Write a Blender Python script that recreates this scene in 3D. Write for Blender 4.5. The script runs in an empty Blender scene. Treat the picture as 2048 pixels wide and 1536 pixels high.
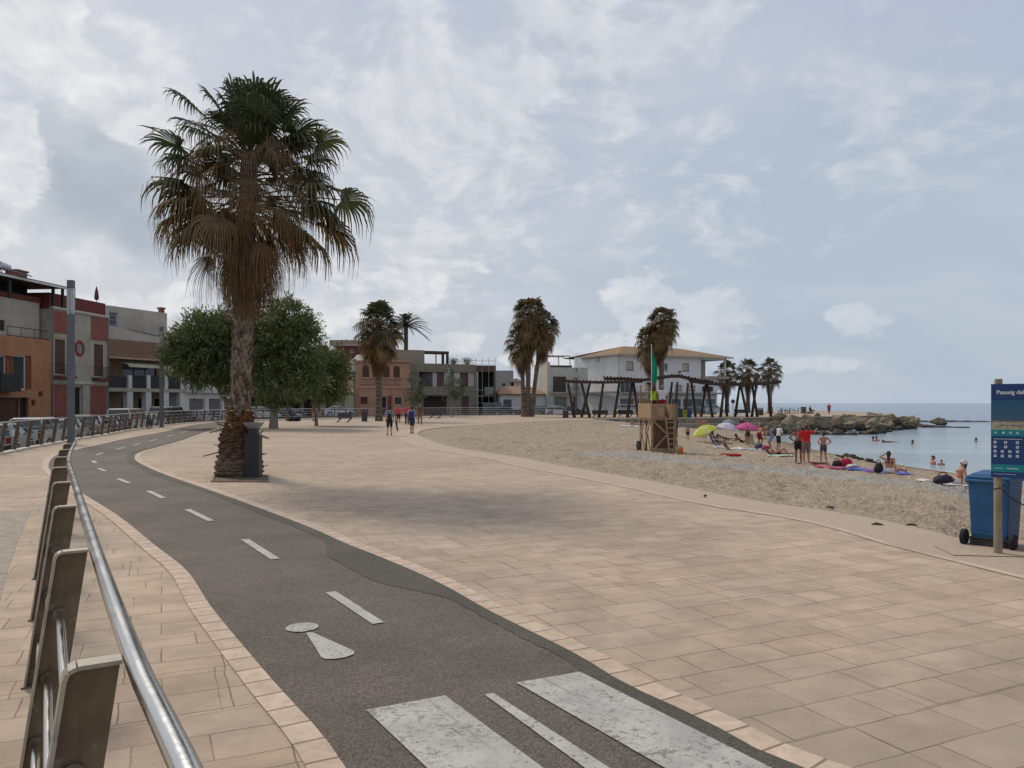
import bpy, bmesh, math, random
import numpy as np
from mathutils import Vector, Matrix, Euler
R = math.radians
SC = bpy.context.scene
COL = SC.collection
# ------------------------------------------------------------------ camera, sky, sun, exposure
H, F, HZ = 1.8, 1538.0, 806.0            # eye height, focal length and horizon of the 2048 px wide photograph
cd = bpy.data.cameras.new('camera')
cam = bpy.data.objects.new('camera', cd)
COL.objects.link(cam)
cam.location = (0, 0, H)
cam.rotation_euler = (R(90), 0, 0)
cd.sensor_width = 36
cd.lens = 36 * F / 2048
cd.shift_y = (HZ - 768) / 2048
cd.clip_start = 0.05
cd.clip_end = 30000
SC.camera = cam
SC.view_settings.view_transform = 'Standard'
SC.view_settings.look = 'None'
SC.view_settings.exposure = 0.0
SC.view_settings.gamma = 1
SC.render.engine = 'CYCLES'
SC.cycles.use_denoising = True
SC.cycles.max_bounces = 6
SC.cycles.diffuse_bounces = 3
SC.cycles.glossy_bounces = 3
SC.cycles.transmission_bounces = 4
SC.cycles.transparent_max_bounces = 6
SUN_AZ, SUN_EL = R(-41), R(43)           # azimuth from +Y towards +X
sd = bpy.data.lights.new('sun', 'SUN')
sd.energy = 2.0
sd.angle = R(11)
sd.color = (1.0, 0.90, 0.76)
sun = bpy.data.objects.new('sun', sd)
COL.objects.link(sun)
SDIR = Vector((math.sin(SUN_AZ) * math.cos(SUN_EL), math.cos(SUN_AZ) * math.cos(SUN_EL), math.sin(SUN_EL)))
sun.rotation_euler = SDIR.to_track_quat('Z', 'Y').to_euler()
sun.location = (-40, 40, 60)


class NT:
    """small helper around a node tree"""
    def __init__(s, tree):
        s.t = tree
        s.t.nodes.clear()

    def n(s, typ, **kw):
        nd = s.t.nodes.new(typ)
        for k, v in kw.items():
            setattr(nd, k, v)
        return nd

    def put(s, sock, v):
        if v is None:
            return
        if isinstance(v, bpy.types.NodeSocket):
            s.t.links.new(v, sock)
        elif isinstance(v, (tuple, list)) and len(v) == 3 and sock.type == 'RGBA':
            sock.default_value = (*v, 1)
        else:
            sock.default_value = v

    def m(s, op, a, b=None, c=None, clamp=False):
        nd = s.n('ShaderNodeMath', operation=op, use_clamp=clamp)
        for i, v in enumerate((a, b, c)):
            s.put(nd.inputs[i], v)
        return nd.outputs[0]

    def vm(s, op, a, b=None, c=None):
        nd = s.n('ShaderNodeVectorMath', operation=op)
        s.put(nd.inputs[0], a)
        if op == 'SCALE':
            s.put(nd.inputs['Scale'], b)
        else:
            s.put(nd.inputs[1], b)
            if c is not None:
                s.put(nd.inputs[2], c)
        return nd.outputs['Value' if op in ('DOT_PRODUCT', 'LENGTH') else 'Vector']

    def mix(s, f, a, b, mode='MIX'):
        nd = s.n('ShaderNodeMix', data_type='RGBA', blend_type=mode)
        nd.clamp_factor = True
        s.put(nd.inputs[0], f)
        s.put(nd.inputs[6], a)
        s.put(nd.inputs[7], b)
        return nd.outputs[2]

    def noise(s, vec, scale, detail=4, rough=.55, dist=0, out='Fac', dims='3D'):
        nd = s.n('ShaderNodeTexNoise', noise_dimensions=dims)
        s.put(nd.inputs['Vector'], vec)
        nd.inputs['Scale'].default_value = scale
        nd.inputs['Detail'].default_value = detail
        nd.inputs['Roughness'].default_value = rough
        nd.inputs['Distortion'].default_value = dist
        return nd.outputs[out]

    def ss(s, v, a, b, lo=0., hi=1.):
        nd = s.n('ShaderNodeMapRange', interpolation_type='SMOOTHSTEP')
        s.put(nd.inputs[0], v)
        nd.inputs[1].default_value = a
        nd.inputs[2].default_value = b
        nd.inputs[3].default_value = lo
        nd.inputs[4].default_value = hi
        return nd.outputs[0]

    def sep(s, v):
        nd = s.n('ShaderNodeSeparateXYZ')
        s.put(nd.inputs[0], v)
        return nd.outputs

    def comb(s, x, y, z):
        nd = s.n('ShaderNodeCombineXYZ')
        for i, v in enumerate((x, y, z)):
            s.put(nd.inputs[i], v)
        return nd.outputs[0]


def make_world():
    w = bpy.data.worlds.new('World')
    SC.world = w
    w.use_nodes = True
    t = NT(w.node_tree)
    d = t.vm('NORMALIZE', t.n('ShaderNodeTexCoord').outputs['Generated'])
    x, y, z = t.sep(d)
    sky = t.n('ShaderNodeTexSky', sky_type='NISHITA')
    sky.sun_disc = False
    sky.sun_elevation = SUN_EL
    sky.sun_rotation = SUN_AZ
    sky.air_density = 1.0
    sky.dust_density = 3.0
    sky.ozone_density = 1.0
    az = t.m('ARCTAN2', x, y)
    el = t.m('ARCSINE', z)
    sund = t.vm('DOT_PRODUCT', d, tuple(SDIR))

    def blob(azd, eld, ra, re, rot=0.0):
        a = t.m('SUBTRACT', az, R(azd)); b = t.m('SUBTRACT', el, R(eld))
        c, s = math.cos(R(rot)), math.sin(R(rot))
        u = t.m('ADD', t.m('MULTIPLY', a, c / R(ra)), t.m('MULTIPLY', b, s / R(ra)))
        v = t.m('ADD', t.m('MULTIPLY', a, -s / R(re)), t.m('MULTIPLY', b, c / R(re)))
        q = t.m('ADD', t.m('MULTIPLY', u, u), t.m('MULTIPLY', v, v))
        return t.m('EXPONENT', t.m('MULTIPLY', q, -1))

    def most(lst):
        r = None
        for (a, e, ra, re, amp, *rot) in lst:
            b = t.m('MULTIPLY', blob(a, e, ra, re, *(rot or [0])), amp)
            r = b if r is None else t.m('MAXIMUM', r, b)
        return r

    # cloud-deck coordinates (high layer seen in perspective) and angle coordinates (low banks)
    zp = t.m('ADD', t.m('MAXIMUM', z, 0.0), 0.42)
    pl = t.comb(t.m('DIVIDE', x, zp), t.m('DIVIDE', y, zp), 0.0)
    plw = t.vm('ADD', pl, t.vm('SCALE', t.vm('SUBTRACT', t.noise(pl, 1.6, 3, out='Color'), (.5, .5, .5)), .34))
    ang = t.comb(t.m('MULTIPLY', az, 4.0), t.m('MULTIPLY', el, 6.0), 0.0)
    angw = t.vm('ADD', ang, t.vm('SCALE', t.vm('SUBTRACT', t.noise(ang, 2.0, 3, out='Color'), (.5, .5, .5)), .35))

    def relief(vec, scale, det, off, k, rough=.55):
        a = t.noise(vec, scale, det, rough)
        b = t.noise(t.vm('ADD', vec, off), scale, det, rough)
        return a, t.m('ADD', t.m('MULTIPLY', t.m('SUBTRACT', a, b), k), .5, clamp=True)

    # pale blue veil: lighter to the left, bluer to the right
    lr = t.ss(az, R(-30), R(22))
    col = t.mix(lr, (5.9, 6.2, 6.65), (4.6, 5.3, 6.3))
    hi = t.ss(el, R(14), R(28))
    col = t.mix(t.m('MULTIPLY', hi, .55), col, (4.75, 5.2, 6.55))
    # soft stratus streaks
    sw = t.noise(t.vm('MULTIPLY', plw, (.8, 1.7, 1.)), 1.5, 6, .55)
    col = t.mix(t.m('MULTIPLY', t.ss(sw, .44, .64), .55), col, (5.75, 6.2, 7.0))
    blue = t.ss(t.noise(plw, 1.35, 5, .6), .50, .62)
    col = t.mix(t.m('MULTIPLY', t.m('MULTIPLY', blue, t.ss(el, R(9), R(16))), .42), col, (3.95, 4.6, 6.05))
    # altocumulus: strongest left of centre and high up
    cov = most([(-7, 20, 16, 10, 1.0), (-28, 17, 12, 8, 1.0), (8, 25, 15, 8, .95), (24, 20, 14, 8, .66), (-8, 11, 11, 6, .8), (14, 14, 14, 6, .52)])
    n1, rl1 = relief(plw, 8.2, 9, (.025, -.016, 0), 3.2, .60)
    n0 = t.noise(plw, 1.7, 3, .5)
    nn = t.m('ADD', t.m('MULTIPLY', n1, .62), t.m('MULTIPLY', n0, .38))
    f1 = t.ss(t.m('ADD', nn, t.m('MULTIPLY', t.m('SUBTRACT', cov, .6), .20)), .42, .58)
    f1 = t.m('MULTIPLY', f1, t.ss(cov, .08, .5))
    c1 = t.mix(rl1, (5.6, 5.95, 6.5), (7.9, 8.0, 8.15))
    c1 = t.mix(t.ss(az, R(2), R(26), 0., .5), c1, (5.6, 6.15, 6.95))
    col = t.mix(t.m('MULTIPLY', f1, .82), col, c1)
    # darker grey cloud on the left
    n3 = t.noise(angw, 1.9, 7, .55)
    dk = t.m('ADD', most([(-28.5, 14.2, 5.0, 4.3, 1.0, -12), (-25.5, 11.8, 3.8, 3.4, .9), (-31.5, 17, 3.5, 2.4, .6)]), t.m('MULTIPLY', t.m('SUBTRACT', n3, .5), 1.35))
    dkc = t.mix(t.ss(n3, .4, .62), (3.65, 4.2, 4.95), (4.75, 5.3, 6.0))
    col = t.mix(t.m('MULTIPLY', t.ss(dk, .22, .75), .92), col, dkc)
    # cumulus banks with lit tops
    n2, rl2 = relief(angw, 2.6, 10, (.035, -.075, 0), 3.6, .57)
    env = most([(-33, 22.0, 6, 3.2, .95, -30), (-27, 19.2, 5.5, 2.4, .95, -25), (-34, 14.5, 3.5, 7, .8), (-22.8, 17.2, 3.5, 1.6, .7), (-30, 6.2, 12, 2.6, .7), (-17, 5.6, 6.0, 2.4, .72), (-9, 8.2, 6, 3.0, .62),
                (9.8, 7.0, 3.4, 2.6, .95), (13.8, 6.2, 4.2, 2.6, .98), (7.0, 4.4, 4, 1.5, .7), (24.6, 5.4, 3.4, 1.9, .74), (1.5, 3.2, 5.5, 1.4, .62), (-5, 4.6, 5, 1.6, .6), (20, 2.6, 8, 1.0, .5)])
    f2 = t.ss(t.m('ADD', t.m('SUBTRACT', n2, .5), t.m('MULTIPLY', t.m('SUBTRACT', env, .38), .62)), -.02, .10)
    c2 = t.mix(rl2, (5.6, 5.95, 6.5), (8.2, 8.25, 8.4))
    c2 = t.mix(t.ss(az, R(0), R(24), 0., .62), c2, (5.25, 5.95, 6.95))
    col = t.mix(t.m('MULTIPLY', f2, .88), col, c2)
    # haze line over the sea, glow towards the sun, and the clear Nishita sky behind the veil
    col = t.mix(t.ss(el, R(3.0), R(.0), 0., .40), col, (5.1, 5.75, 6.75))
    col = t.mix(t.ss(sund, .955, 1.0, 0., .8), col, (13.5, 12.6, 11.4))
    col = t.mix(.06, col, sky.outputs[0])
    col = t.mix(t.ss(z, -.02, 0.0), (2.2, 2.3, 2.4), col)
    bg = t.n('ShaderNodeBackground')
    t.put(bg.inputs[0], col)
    bg.inputs[1].default_value = 0.1
    out = t.n('ShaderNodeOutputWorld')
    t.t.links.new(bg.outputs[0], out.inputs[0])


make_world()


# ------------------------------------------------------------------ picture to ground
def gp(px, py, z=0.0):
    Y = (H - z) * F / (py - HZ)
    return Vector(((px - 1024) / F * Y, Y, z))


def at(px, Y, z=0.0):
    return Vector(((px - 1024) / F * Y, Y, z))


def zat(py, Y):
    return H - (py - HZ) / F * Y


def cr(pts, n=8, closed=False):
    """Catmull-Rom through the points"""
    P = [Vector(p) for p in pts]
    out = []
    for i in range(len(P) - 1):
        p0 = P[max(i - 1, 0)]; p1 = P[i]; p2 = P[i + 1]; p3 = P[min(i + 2, len(P) - 1)]
        for k in range(n):
            t = k / n
            out.append(.5 * ((2 * p1) + (p2 - p0) * t + (2 * p0 - 5 * p1 + 4 * p2 - p3) * t * t + (3 * p1 - p0 - 3 * p2 + p3) * t ** 3))
    out.append(P[-1].copy())
    return out


def resample(pts, step):
    out = [pts[0].copy()]
    need = step
    for a, b in zip(pts[:-1], pts[1:]):
        L = (b - a).length
        pos = 0.0
        while L - pos >= need:
            pos += need
            out.append(a.lerp(b, pos / L))
            need = step
        need -= L - pos
    return out


# ------------------------------------------------------------------ tagging
def tag(o, label=None, cat=None, group=None, kind=None):
    if label: o['label'] = label
    if cat: o['category'] = cat
    if group: o['group'] = group
    if kind: o['kind'] = kind
    return o


def thing(name, label, cat, loc=(0, 0, 0), rz=0.0, group=None):
    o = bpy.data.objects.new(name, None)
    COL.objects.link(o)
    o.empty_display_size = .2
    o.location = loc
    o.rotation_euler = (0, 0, rz)
    return tag(o, label, cat, group)


def copy_tree(o, parent=None):
    c = o.copy()
    COL.objects.link(c)
    if parent is not None:
        c.parent = parent
    for ch in o.children:
        copy_tree(ch, c)
    return c


class MB:
    """collects faces, then becomes one mesh object"""
    def __init__(s):
        s.v, s.f, s.c, s.col = [], [], [], (1, 1, 1)

    def add(s, vs, fs, col=None):
        b = len(s.v)
        s.v.extend([tuple(p) for p in vs])
        for f in fs:
            s.f.append(tuple(i + b for i in f))
            s.c.append(col or s.col)
        return s

    def box(s, x0, x1, y0, y1, z0, z1, m=None, col=None):
        vs = [Vector((x, y, z)) for z in (z0, z1) for y in (y0, y1) for x in (x0, x1)]
        if m is not None: vs = [m @ p for p in vs]
        return s.add(vs, [(0, 2, 3, 1), (4, 5, 7, 6), (0, 1, 5, 4), (2, 6, 7, 3), (0, 4, 6, 2), (1, 3, 7, 5)], col)

    def bar(s, a, b, w, h, up=(0, 0, 1), col=None):
        a, b = Vector(a), Vector(b)
        d = (b - a).normalized()
        u = Vector(up)
        if abs(d.dot(u)) > .98: u = Vector((1, 0, 0))
        r = d.cross(u).normalized(); u = r.cross(d)
        vs = [p + r * sx * w / 2 + u * sz * h / 2 for p in (a, b) for sz in (-1, 1) for sx in (-1, 1)]
        return s.add(vs, [(0, 1, 3, 2), (4, 6, 7, 5), (0, 4, 5, 1), (2, 3, 7, 6), (0, 2, 6, 4), (1, 5, 7, 3)], col)

    def tube(s, path, r, n=8, caps=True, col=None):
        P = [Vector(p) for p in path]
        rs = r if isinstance(r, (list, tuple)) else [r] * len(P)
        u = None
        vs = []
        for i, p in enumerate(P):
            d = (P[min(i + 1, len(P) - 1)] - P[max(i - 1, 0)]).normalized()
            if u is None:
                u = Vector((0, 0, 1)) if abs(d.z) < .9 else Vector((1, 0, 0))
            u = (u - d * u.dot(d)).normalized()
            w = d.cross(u)
            for k in range(n):
                a = 2 * math.pi * k / n
                vs.append(p + (u * math.cos(a) + w * math.sin(a)) * rs[i])
        fs = []
        for i in range(len(P) - 1):
            for k in range(n):
                k2 = (k + 1) % n
                fs.append((i * n + k, i * n + k2, (i + 1) * n + k2, (i + 1) * n + k))
        if caps:
            fs.append(tuple(range(n - 1, -1, -1)))
            fs.append(tuple((len(P) - 1) * n + k for k in range(n)))
        return s.add(vs, fs, col)

    def lathe(s, prof, n=16, c=(0, 0, 0), sy=1.0, col=None):
        c = Vector(c)
        vs = []
        for (r, z) in prof:
            for k in range(n):
                a = 2 * math.pi * k / n
                vs.append(c + Vector((r * math.cos(a), r * math.sin(a) * sy, z)))
        fs = []
        for i in range(len(prof) - 1):
            for k in range(n):
                k2 = (k + 1) % n
                fs.append((i * n + k, i * n + k2, (i + 1) * n + k2, (i + 1) * n + k))
        fs.append(tuple(range(n - 1, -1, -1)))
        fs.append(tuple((len(prof) - 1) * n + k for k in range(n)))
        return s.add(vs, fs, col)

    def prism(s, poly, z0, z1, m=None, col=None):
        """poly = list of (x, y); extruded along z (then transformed by m)"""
        n = len(poly)
        vs = [Vector((p[0], p[1], z0)) for p in poly] + [Vector((p[0], p[1], z1)) for p in poly]
        if m is not None: vs = [m @ p for p in vs]
        fs = [tuple(range(n - 1, -1, -1)), tuple(range(n, 2 * n))]
        fs += [(i, (i + 1) % n, (i + 1) % n + n, i + n) for i in range(n)]
        return s.add(vs, fs, col)

    def sphere(s, c, r, nu=10, nv=7, sc=(1, 1, 1), col=None):
        c = Vector(c)
        vs = [c + Vector((0, 0, -r * sc[2]))]
        for j in range(1, nv):
            t = -math.pi / 2 + math.pi * j / nv
            for k in range(nu):
                a = 2 * math.pi * k / nu
                vs.append(c + Vector((r * math.cos(t) * math.cos(a) * sc[0], r * math.cos(t) * math.sin(a) * sc[1], r * math.sin(t) * sc[2])))
        vs.append(c + Vector((0, 0, r * sc[2])))
        fs = [(0, 1 + (k + 1) % nu, 1 + k) for k in range(nu)]
        for j in range(nv - 2):
            for k in range(nu):
                k2 = (k + 1) % nu
                a = 1 + j * nu
                fs.append((a + k, a + k2, a + nu + k2, a + nu + k))
        last = len(vs) - 1
        a = 1 + (nv - 2) * nu
        fs += [(a + k, a + (k + 1) % nu, last) for k in range(nu)]
        return s.add(vs, fs, col)

    def cap(s, a, b, ra, rb, n=10):
        """closed tapered capsule"""
        a, b = Vector(a), Vector(b)
        d = b - a
        L = d.length
        d = d / L if L > 1e-6 else Vector((0, 0, 1))
        path, rs = [], []
        for q in (-1., -.8, -.45, 0):
            path.append(a + d * ra * q); rs.append(max(ra * math.sqrt(max(0, 1 - q * q)), ra * .08))
        for q in (0, .45, .8, 1.):
            path.append(b + d * rb * q); rs.append(max(rb * math.sqrt(max(0, 1 - q * q)), rb * .08))
        if L < 1e-6: path.pop(4); rs.pop(4)
        return s.tube(path, rs, n)

    def mesh(s, name, smooth=False, off=None):
        me = bpy.data.meshes.new(name)
        vs = s.v
        if off is not None:
            vs = [(p[0] - off[0], p[1] - off[1], p[2] - off[2]) for p in vs]
        me.from_pydata(vs, [], s.f)
        if any(c != (1, 1, 1) for c in s.c):
            at_ = me.color_attributes.new('Col', 'FLOAT_COLOR', 'CORNER')
            arr = np.repeat(np.array([(c[0], c[1], c[2], 1) for c in s.c], dtype=np.float32), [len(f) for f in s.f], axis=0)
            at_.data.foreach_set('color', arr.ravel())
        if smooth:
            me.polygons.foreach_set('use_smooth', [True] * len(me.polygons))
        me.update()
        return me

    def build(s, name, mat, parent=None, smooth=False, world=False, bevel=0, seg=2, autos=None):
        off = parent.location if (world and parent is not None) else None
        me = s.mesh(name, smooth, off)
        o = bpy.data.objects.new(name, me)
        COL.objects.link(o)
        me.materials.append(mat)
        if parent is not None: o.parent = parent
        if bevel:
            b = o.modifiers.new('bevel', 'BEVEL')
            b.width = bevel; b.segments = seg; b.limit_method = 'ANGLE'; b.angle_limit = R(35)
        if autos:
            me.polygons.foreach_set('use_smooth', [True] * len(me.polygons))
            me.set_sharp_from_angle(angle=R(autos))
        return o


# ------------------------------------------------------------------ materials
MATS = {}


def M(name, col, rough=.75, var=.18, scale=3.0, bump=0.0, bscale=40.0, metal=0.0, spec=.35, attr=False, detail=5,
      trans=0.0, coat=0.0, streak=0.0, stretch=(1, 1, 1), emit=None):
    if name in MATS: return MATS[name]
    m = bpy.data.materials.new(name)
    m.use_nodes = True
    t = NT(m.node_tree)
    oc = t.n('ShaderNodeTexCoord').outputs['Object']
    oc = t.vm('MULTIPLY', oc, stretch)
    base = (*col, 1)
    if attr:
        a = t.n('ShaderNodeAttribute', attribute_name='Col').outputs['Color']
        c = t.mix(1.0, a, base[:3], 'MULTIPLY')
    else:
        c = t.mix(0, base[:3], base[:3])
    if var:
        nz = t.noise(oc, scale, detail, .6)
        k = t.ss(nz, .3, .7, 1 - var, 1 + var)
        c = t.vm('SCALE', c, k)
    if streak:
        sv = t.noise(t.vm('MULTIPLY', oc, (5., 5., .35)), 1.6, 4, .6)
        c = t.vm('SCALE', c, t.ss(sv, .45, .75, 1.0, 1 - streak))
    p = t.n('ShaderNodeBsdfPrincipled')
    t.put(p.inputs['Base Color'], c)
    p.inputs['Roughness'].default_value = rough
    p.inputs['Metallic'].default_value = metal
    p.inputs['Specular IOR Level'].default_value = spec
    p.inputs['Coat Weight'].default_value = coat
    if bump:
        b = t.n('ShaderNodeBump')
        b.inputs['Strength'].default_value = 1
        b.inputs['Distance'].default_value = bump
        t.put(b.inputs['Height'], t.noise(oc, bscale, 4, .6))
        t.put(p.inputs['Normal'], b.outputs[0])
    sh = p.outputs[0]
    if trans:
        tr = t.n('ShaderNodeBsdfTranslucent')
        t.put(tr.inputs[0], t.vm('SCALE', c, 1.4))
        mx = t.n('ShaderNodeMixShader')
        mx.inputs[0].default_value = trans
        t.t.links.new(sh, mx.inputs[1]); t.t.links.new(tr.outputs[0], mx.inputs[2])
        sh = mx.outputs[0]
    o = t.n('ShaderNodeOutputMaterial')
    t.t.links.new(sh, o.inputs[0])
    MATS[name] = m
    return m


def custom(name, fn):
    m = bpy.data.materials.new(name)
    m.use_nodes = True
    t = NT(m.node_tree)
    p = t.n('ShaderNodeBsdfPrincipled')
    o = t.n('ShaderNodeOutputMaterial')
    t.t.links.new(p.outputs[0], o.inputs[0])
    oc = t.n('ShaderNodeTexCoord').outputs['Object']
    fn(t, p, oc)
    MATS[name] = m
    return m


def bump(t, p, h, dist, prev=None):
    b = t.n('ShaderNodeBump')
    b.inputs['Strength'].default_value = 1
    b.inputs['Distance'].default_value = dist
    t.put(b.inputs['Height'], h)
    if prev is not None: t.put(b.inputs['Normal'], prev)
    t.put(p.inputs['Normal'], b.outputs[0])
    return b.outputs[0]


def f_paving(t, p, oc):
    rot = t.n('ShaderNodeVectorRotate', rotation_type='Z_AXIS')
    t.put(rot.inputs['Vector'], oc)
    rot.inputs['Angle'].default_value = R(-24.5)
    v0 = rot.outputs[0]
    wob = t.vm('SUBTRACT', t.noise(v0, 3.1, 3, out='Color'), (.5, .5, .5))
    v = t.vm('ADD', v0, t.vm('SCALE', wob, .035))
    def brick(sc, w, h, off, sq, fr, mort, add=(0, 0, 0)):
        b = t.n('ShaderNodeTexBrick')
        b.offset = off; b.squash = sq; b.squash_frequency = fr; b.offset_frequency = 2
        t.put(b.inputs['Vector'], t.vm('ADD', v, add))
        b.inputs['Scale'].default_value = sc
        b.inputs['Brick Width'].default_value = w
        b.inputs['Row Height'].default_value = h
        b.inputs['Mortar Size'].default_value = mort
        b.inputs['Mortar Smooth'].default_value = .3
        b.inputs['Color1'].default_value = (0, 0, 0, 1)
        b.inputs['Color2'].default_value = (1, 1, 1, 1)
        b.inputs['Mortar'].default_value = (.5, .5, .5, 1)
        return b.outputs['Color'], b.outputs['Fac']
    c1, f1 = brick(1, .62, .345, .37, .62, 3, .0046)
    c2, f2 = brick(1, 1.27, .83, .5, 1.0, 2, .005, (.31, .2, 0))
    jn = t.ss(t.noise(v0, 1.3, 4, .6), .36, .62)
    jn2 = t.ss(t.noise(v0, .7, 3, .6), .42, .6)
    joint = t.m('MULTIPLY', f1, t.m('ADD', t.m('MULTIPLY', jn, .6), .4))
    part = t.m('MULTIPLY', t.m('MULTIPLY', f2, jn2), .8)
    joint = t.m('MAXIMUM', joint, part)
    tone = t.sep(c1)[0]
    warm = t.mix(tone, (.445, .338, .242), (.505, .392, .290))
    big = t.noise(oc, .35, 5, .6)
    med = t.noise(oc, 2.2, 6, .65)
    fine = t.noise(t.vm('MULTIPLY', v0, (1., 2.4, 1.)), 26, 6, .7)
    c = t.vm('SCALE', warm, t.ss(big, .3, .7, .86, 1.1))
    c = t.vm('SCALE', c, t.ss(med, .3, .72, .84, 1.12))
    # travertine pits in streaks
    pits = t.m('MULTIPLY', t.ss(fine, .56, .70), t.ss(t.noise(oc, 1.7, 3), .40, .6))
    c = t.mix(t.m('MULTIPLY', pits, .75), c, (.19, .135, .10))
    pp = t.m('MULTIPLY', t.ss(t.noise(t.vm('MULTIPLY', v0, (1., 1.7, 1.)), 11, 8, .78), .57, .68), t.ss(t.noise(oc, .9, 4), .38, .62))
    c = t.mix(t.m('MULTIPLY', pp, .6), c, (.20, .145, .11))
    # worn grey stains
    st = t.m('MULTIPLY', t.ss(t.noise(t.vm('ADD', oc, (7., 3., 0)), .22, 5, .62), .48, .68), .42)
    c = t.mix(st, c, (.27, .235, .20))
    # chewing gum and dropped spots
    vo = t.n('ShaderNodeTexVoronoi', feature='DISTANCE_TO_EDGE')
    vo2 = t.n('ShaderNodeTexVoronoi')
    t.put(vo2.inputs['Vector'], oc); vo2.inputs['Scale'].default_value = 2.3
    spot = t.m('MULTIPLY', t.ss(vo2.outputs['Distance'], .045, .02), t.ss(t.sep(vo2.outputs['Color'])[0], .55, .6))
    c = t.mix(t.m('MULTIPLY', spot, .6), c, (.1, .085, .075))
    # fine cracks
    t.put(vo.inputs['Vector'], t.vm('ADD', oc, t.vm('SCALE', wob, .9))); vo.inputs['Scale'].default_value = .8
    crack = t.m('MULTIPLY', t.ss(vo.outputs['Distance'], .008, .001), t.ss(t.noise(oc, .5, 2), .52, .62))
    jc = t.m('MAXIMUM', joint, t.m('MULTIPLY', crack, .0))
    c = t.mix(t.m('MULTIPLY', jc, .74), c, (.105, .074, .054))
    # blown sand towards the beach and far away
    y = t.sep(oc)[1]
    sandy = t.m('MULTIPLY', t.ss(y, 8, 26), t.ss(t.noise(oc, .55, 5, .6), .35, .62))
    c = t.mix(t.m('MULTIPLY', sandy, .55), c, (.40, .315, .235))
    t.put(p.inputs['Base Color'], c)
    p.inputs['Roughness'].default_value = .82
    p.inputs['Specular IOR Level'].default_value = .25
    hgt = t.m('SUBTRACT', t.m('MULTIPLY', fine, .35), t.m('MULTIPLY', jc, 1.1))
    bump(t, p, hgt, .006)


def f_asphalt(colr):
    def fn(t, p, oc):
        g = t.noise(oc, 130, 3, .7)
        g2 = t.n('ShaderNodeTexVoronoi')
        t.put(g2.inputs['Vector'], oc); g2.inputs['Scale'].default_value = 95
        b = t.noise(oc, .8, 5, .6)
        c = t.vm('SCALE', colr, t.ss(b, .3, .7, .84, 1.14))
        c = t.vm('SCALE', c, t.ss(g, .3, .7, .55, 1.5))
        c = t.vm('SCALE', c, t.ss(t.sep(g2.outputs['Color'])[0], .0, 1., .75, 1.3))
        st = t.ss(t.noise(t.vm('ADD', oc, (3., 9., 0.)), 1.9, 4), .58, .7)
        c = t.mix(t.m('MULTIPLY', st, .25), c, (.07, .06, .055))
        t.put(p.inputs['Base Color'], c)
        p.inputs['Roughness'].default_value = .85
        p.inputs['Specular IOR Level'].default_value = .3
        bump(t, p, g, .004)
    return fn


def f_paint(t, p, oc):
    n1 = t.noise(oc, 30, 5, .65)
    vo = t.n('ShaderNodeTexVoronoi', feature='DISTANCE_TO_EDGE')
    w = t.vm('SUBTRACT', t.noise(oc, 14, 3, out='Color'), (.5, .5, .5))
    t.put(vo.inputs['Vector'], t.vm('ADD', oc, t.vm('SCALE', w, .12))); vo.inputs['Scale'].default_value = 11
    crack = t.ss(vo.outputs['Distance'], .028, .006)
    crack = t.m('MULTIPLY', crack, t.ss(t.noise(oc, 5, 3), .44, .58))
    rot = t.n('ShaderNodeVectorRotate', rotation_type='Z_AXIS')
    t.put(rot.inputs['Vector'], oc); rot.inputs['Angle'].default_value = R(58)
    sx = t.noise(t.vm('MULTIPLY', rot.outputs[0], (.35, 26, 1)), 1.0, 3, .6)
    scr = t.m('MULTIPLY', t.ss(sx, .63, .70), .7)
    wear = t.m('MAXIMUM', t.m('MAXIMUM', t.m('MULTIPLY', crack, .75), scr), t.ss(t.m('ADD', n1, t.m('MULTIPLY', t.m('SUBTRACT', t.noise(oc, 2.2, 5, .7), .5), .55)), .53, .66))
    base = t.vm('SCALE', (.455, .435, .395), t.ss(t.noise(oc, 3.5, 5, .6), .3, .7, .8, 1.1))
    c = t.mix(t.m('MULTIPLY', wear, .8), base, (.17, .15, .13))
    t.put(p.inputs['Base Color'], c)
    p.inputs['Roughness'].default_value = .7
    bump(t, p, t.m('SUBTRACT', n1, crack), .002)


def f_sand(t, p, oc):
    a = t.n('ShaderNodeAttribute', attribute_name='zone')
    zn = t.sep(a.outputs['Vector'])       # x pebbles, y wet, z seaweed
    c = t.mix(t.noise(oc, .6, 6, .6), (.36, .28, .198), (.46, .37, .275))
    c = t.vm('SCALE', c, t.ss(t.noise(oc, 7, 7, .68), .3, .7, .74, 1.2))
    gr = t.noise(oc, 60, 4, .75)
    c = t.vm('SCALE', c, t.ss(gr, .3, .7, .7, 1.3))
    vo = t.n('ShaderNodeTexVoronoi')
    t.put(vo.inputs['Vector'], oc); vo.inputs['Scale'].default_value = 13
    peb = t.mix(t.sep(vo.outputs['Color'])[0], (.26, .255, .235), (.44, .43, .395))
    pm = t.ss(t.m('ADD', zn[0], t.m('MULTIPLY', t.m('SUBTRACT', t.noise(oc, 1.6, 5, .65), .5), .9)), .35, .7)
    c = t.mix(t.m('MULTIPLY', pm, .72), c, peb)
    sm = t.ss(t.m('ADD', zn[2], t.m('MULTIPLY', t.m('SUBTRACT', t.noise(oc, 1.1, 6, .7), .5), 1.7)), .62, .8)
    c = t.mix(t.m('MULTIPLY', sm, .75), c, (.085, .06, .04))
    c = t.mix(t.m('MULTIPLY', zn[1], .8), c, (.18, .135, .088))
    t.put(p.inputs['Base Color'], c)
    p.inputs['Roughness'].default_value = .9
    p.inputs['Specular IOR Level'].default_value = .2
    h = t.m('ADD', t.m('MULTIPLY', t.noise(oc, 5.5, 6, .62), 1.0), t.m('MULTIPLY', vo.outputs['Distance'], .25))
    bump(t, p, h, .12)


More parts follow.
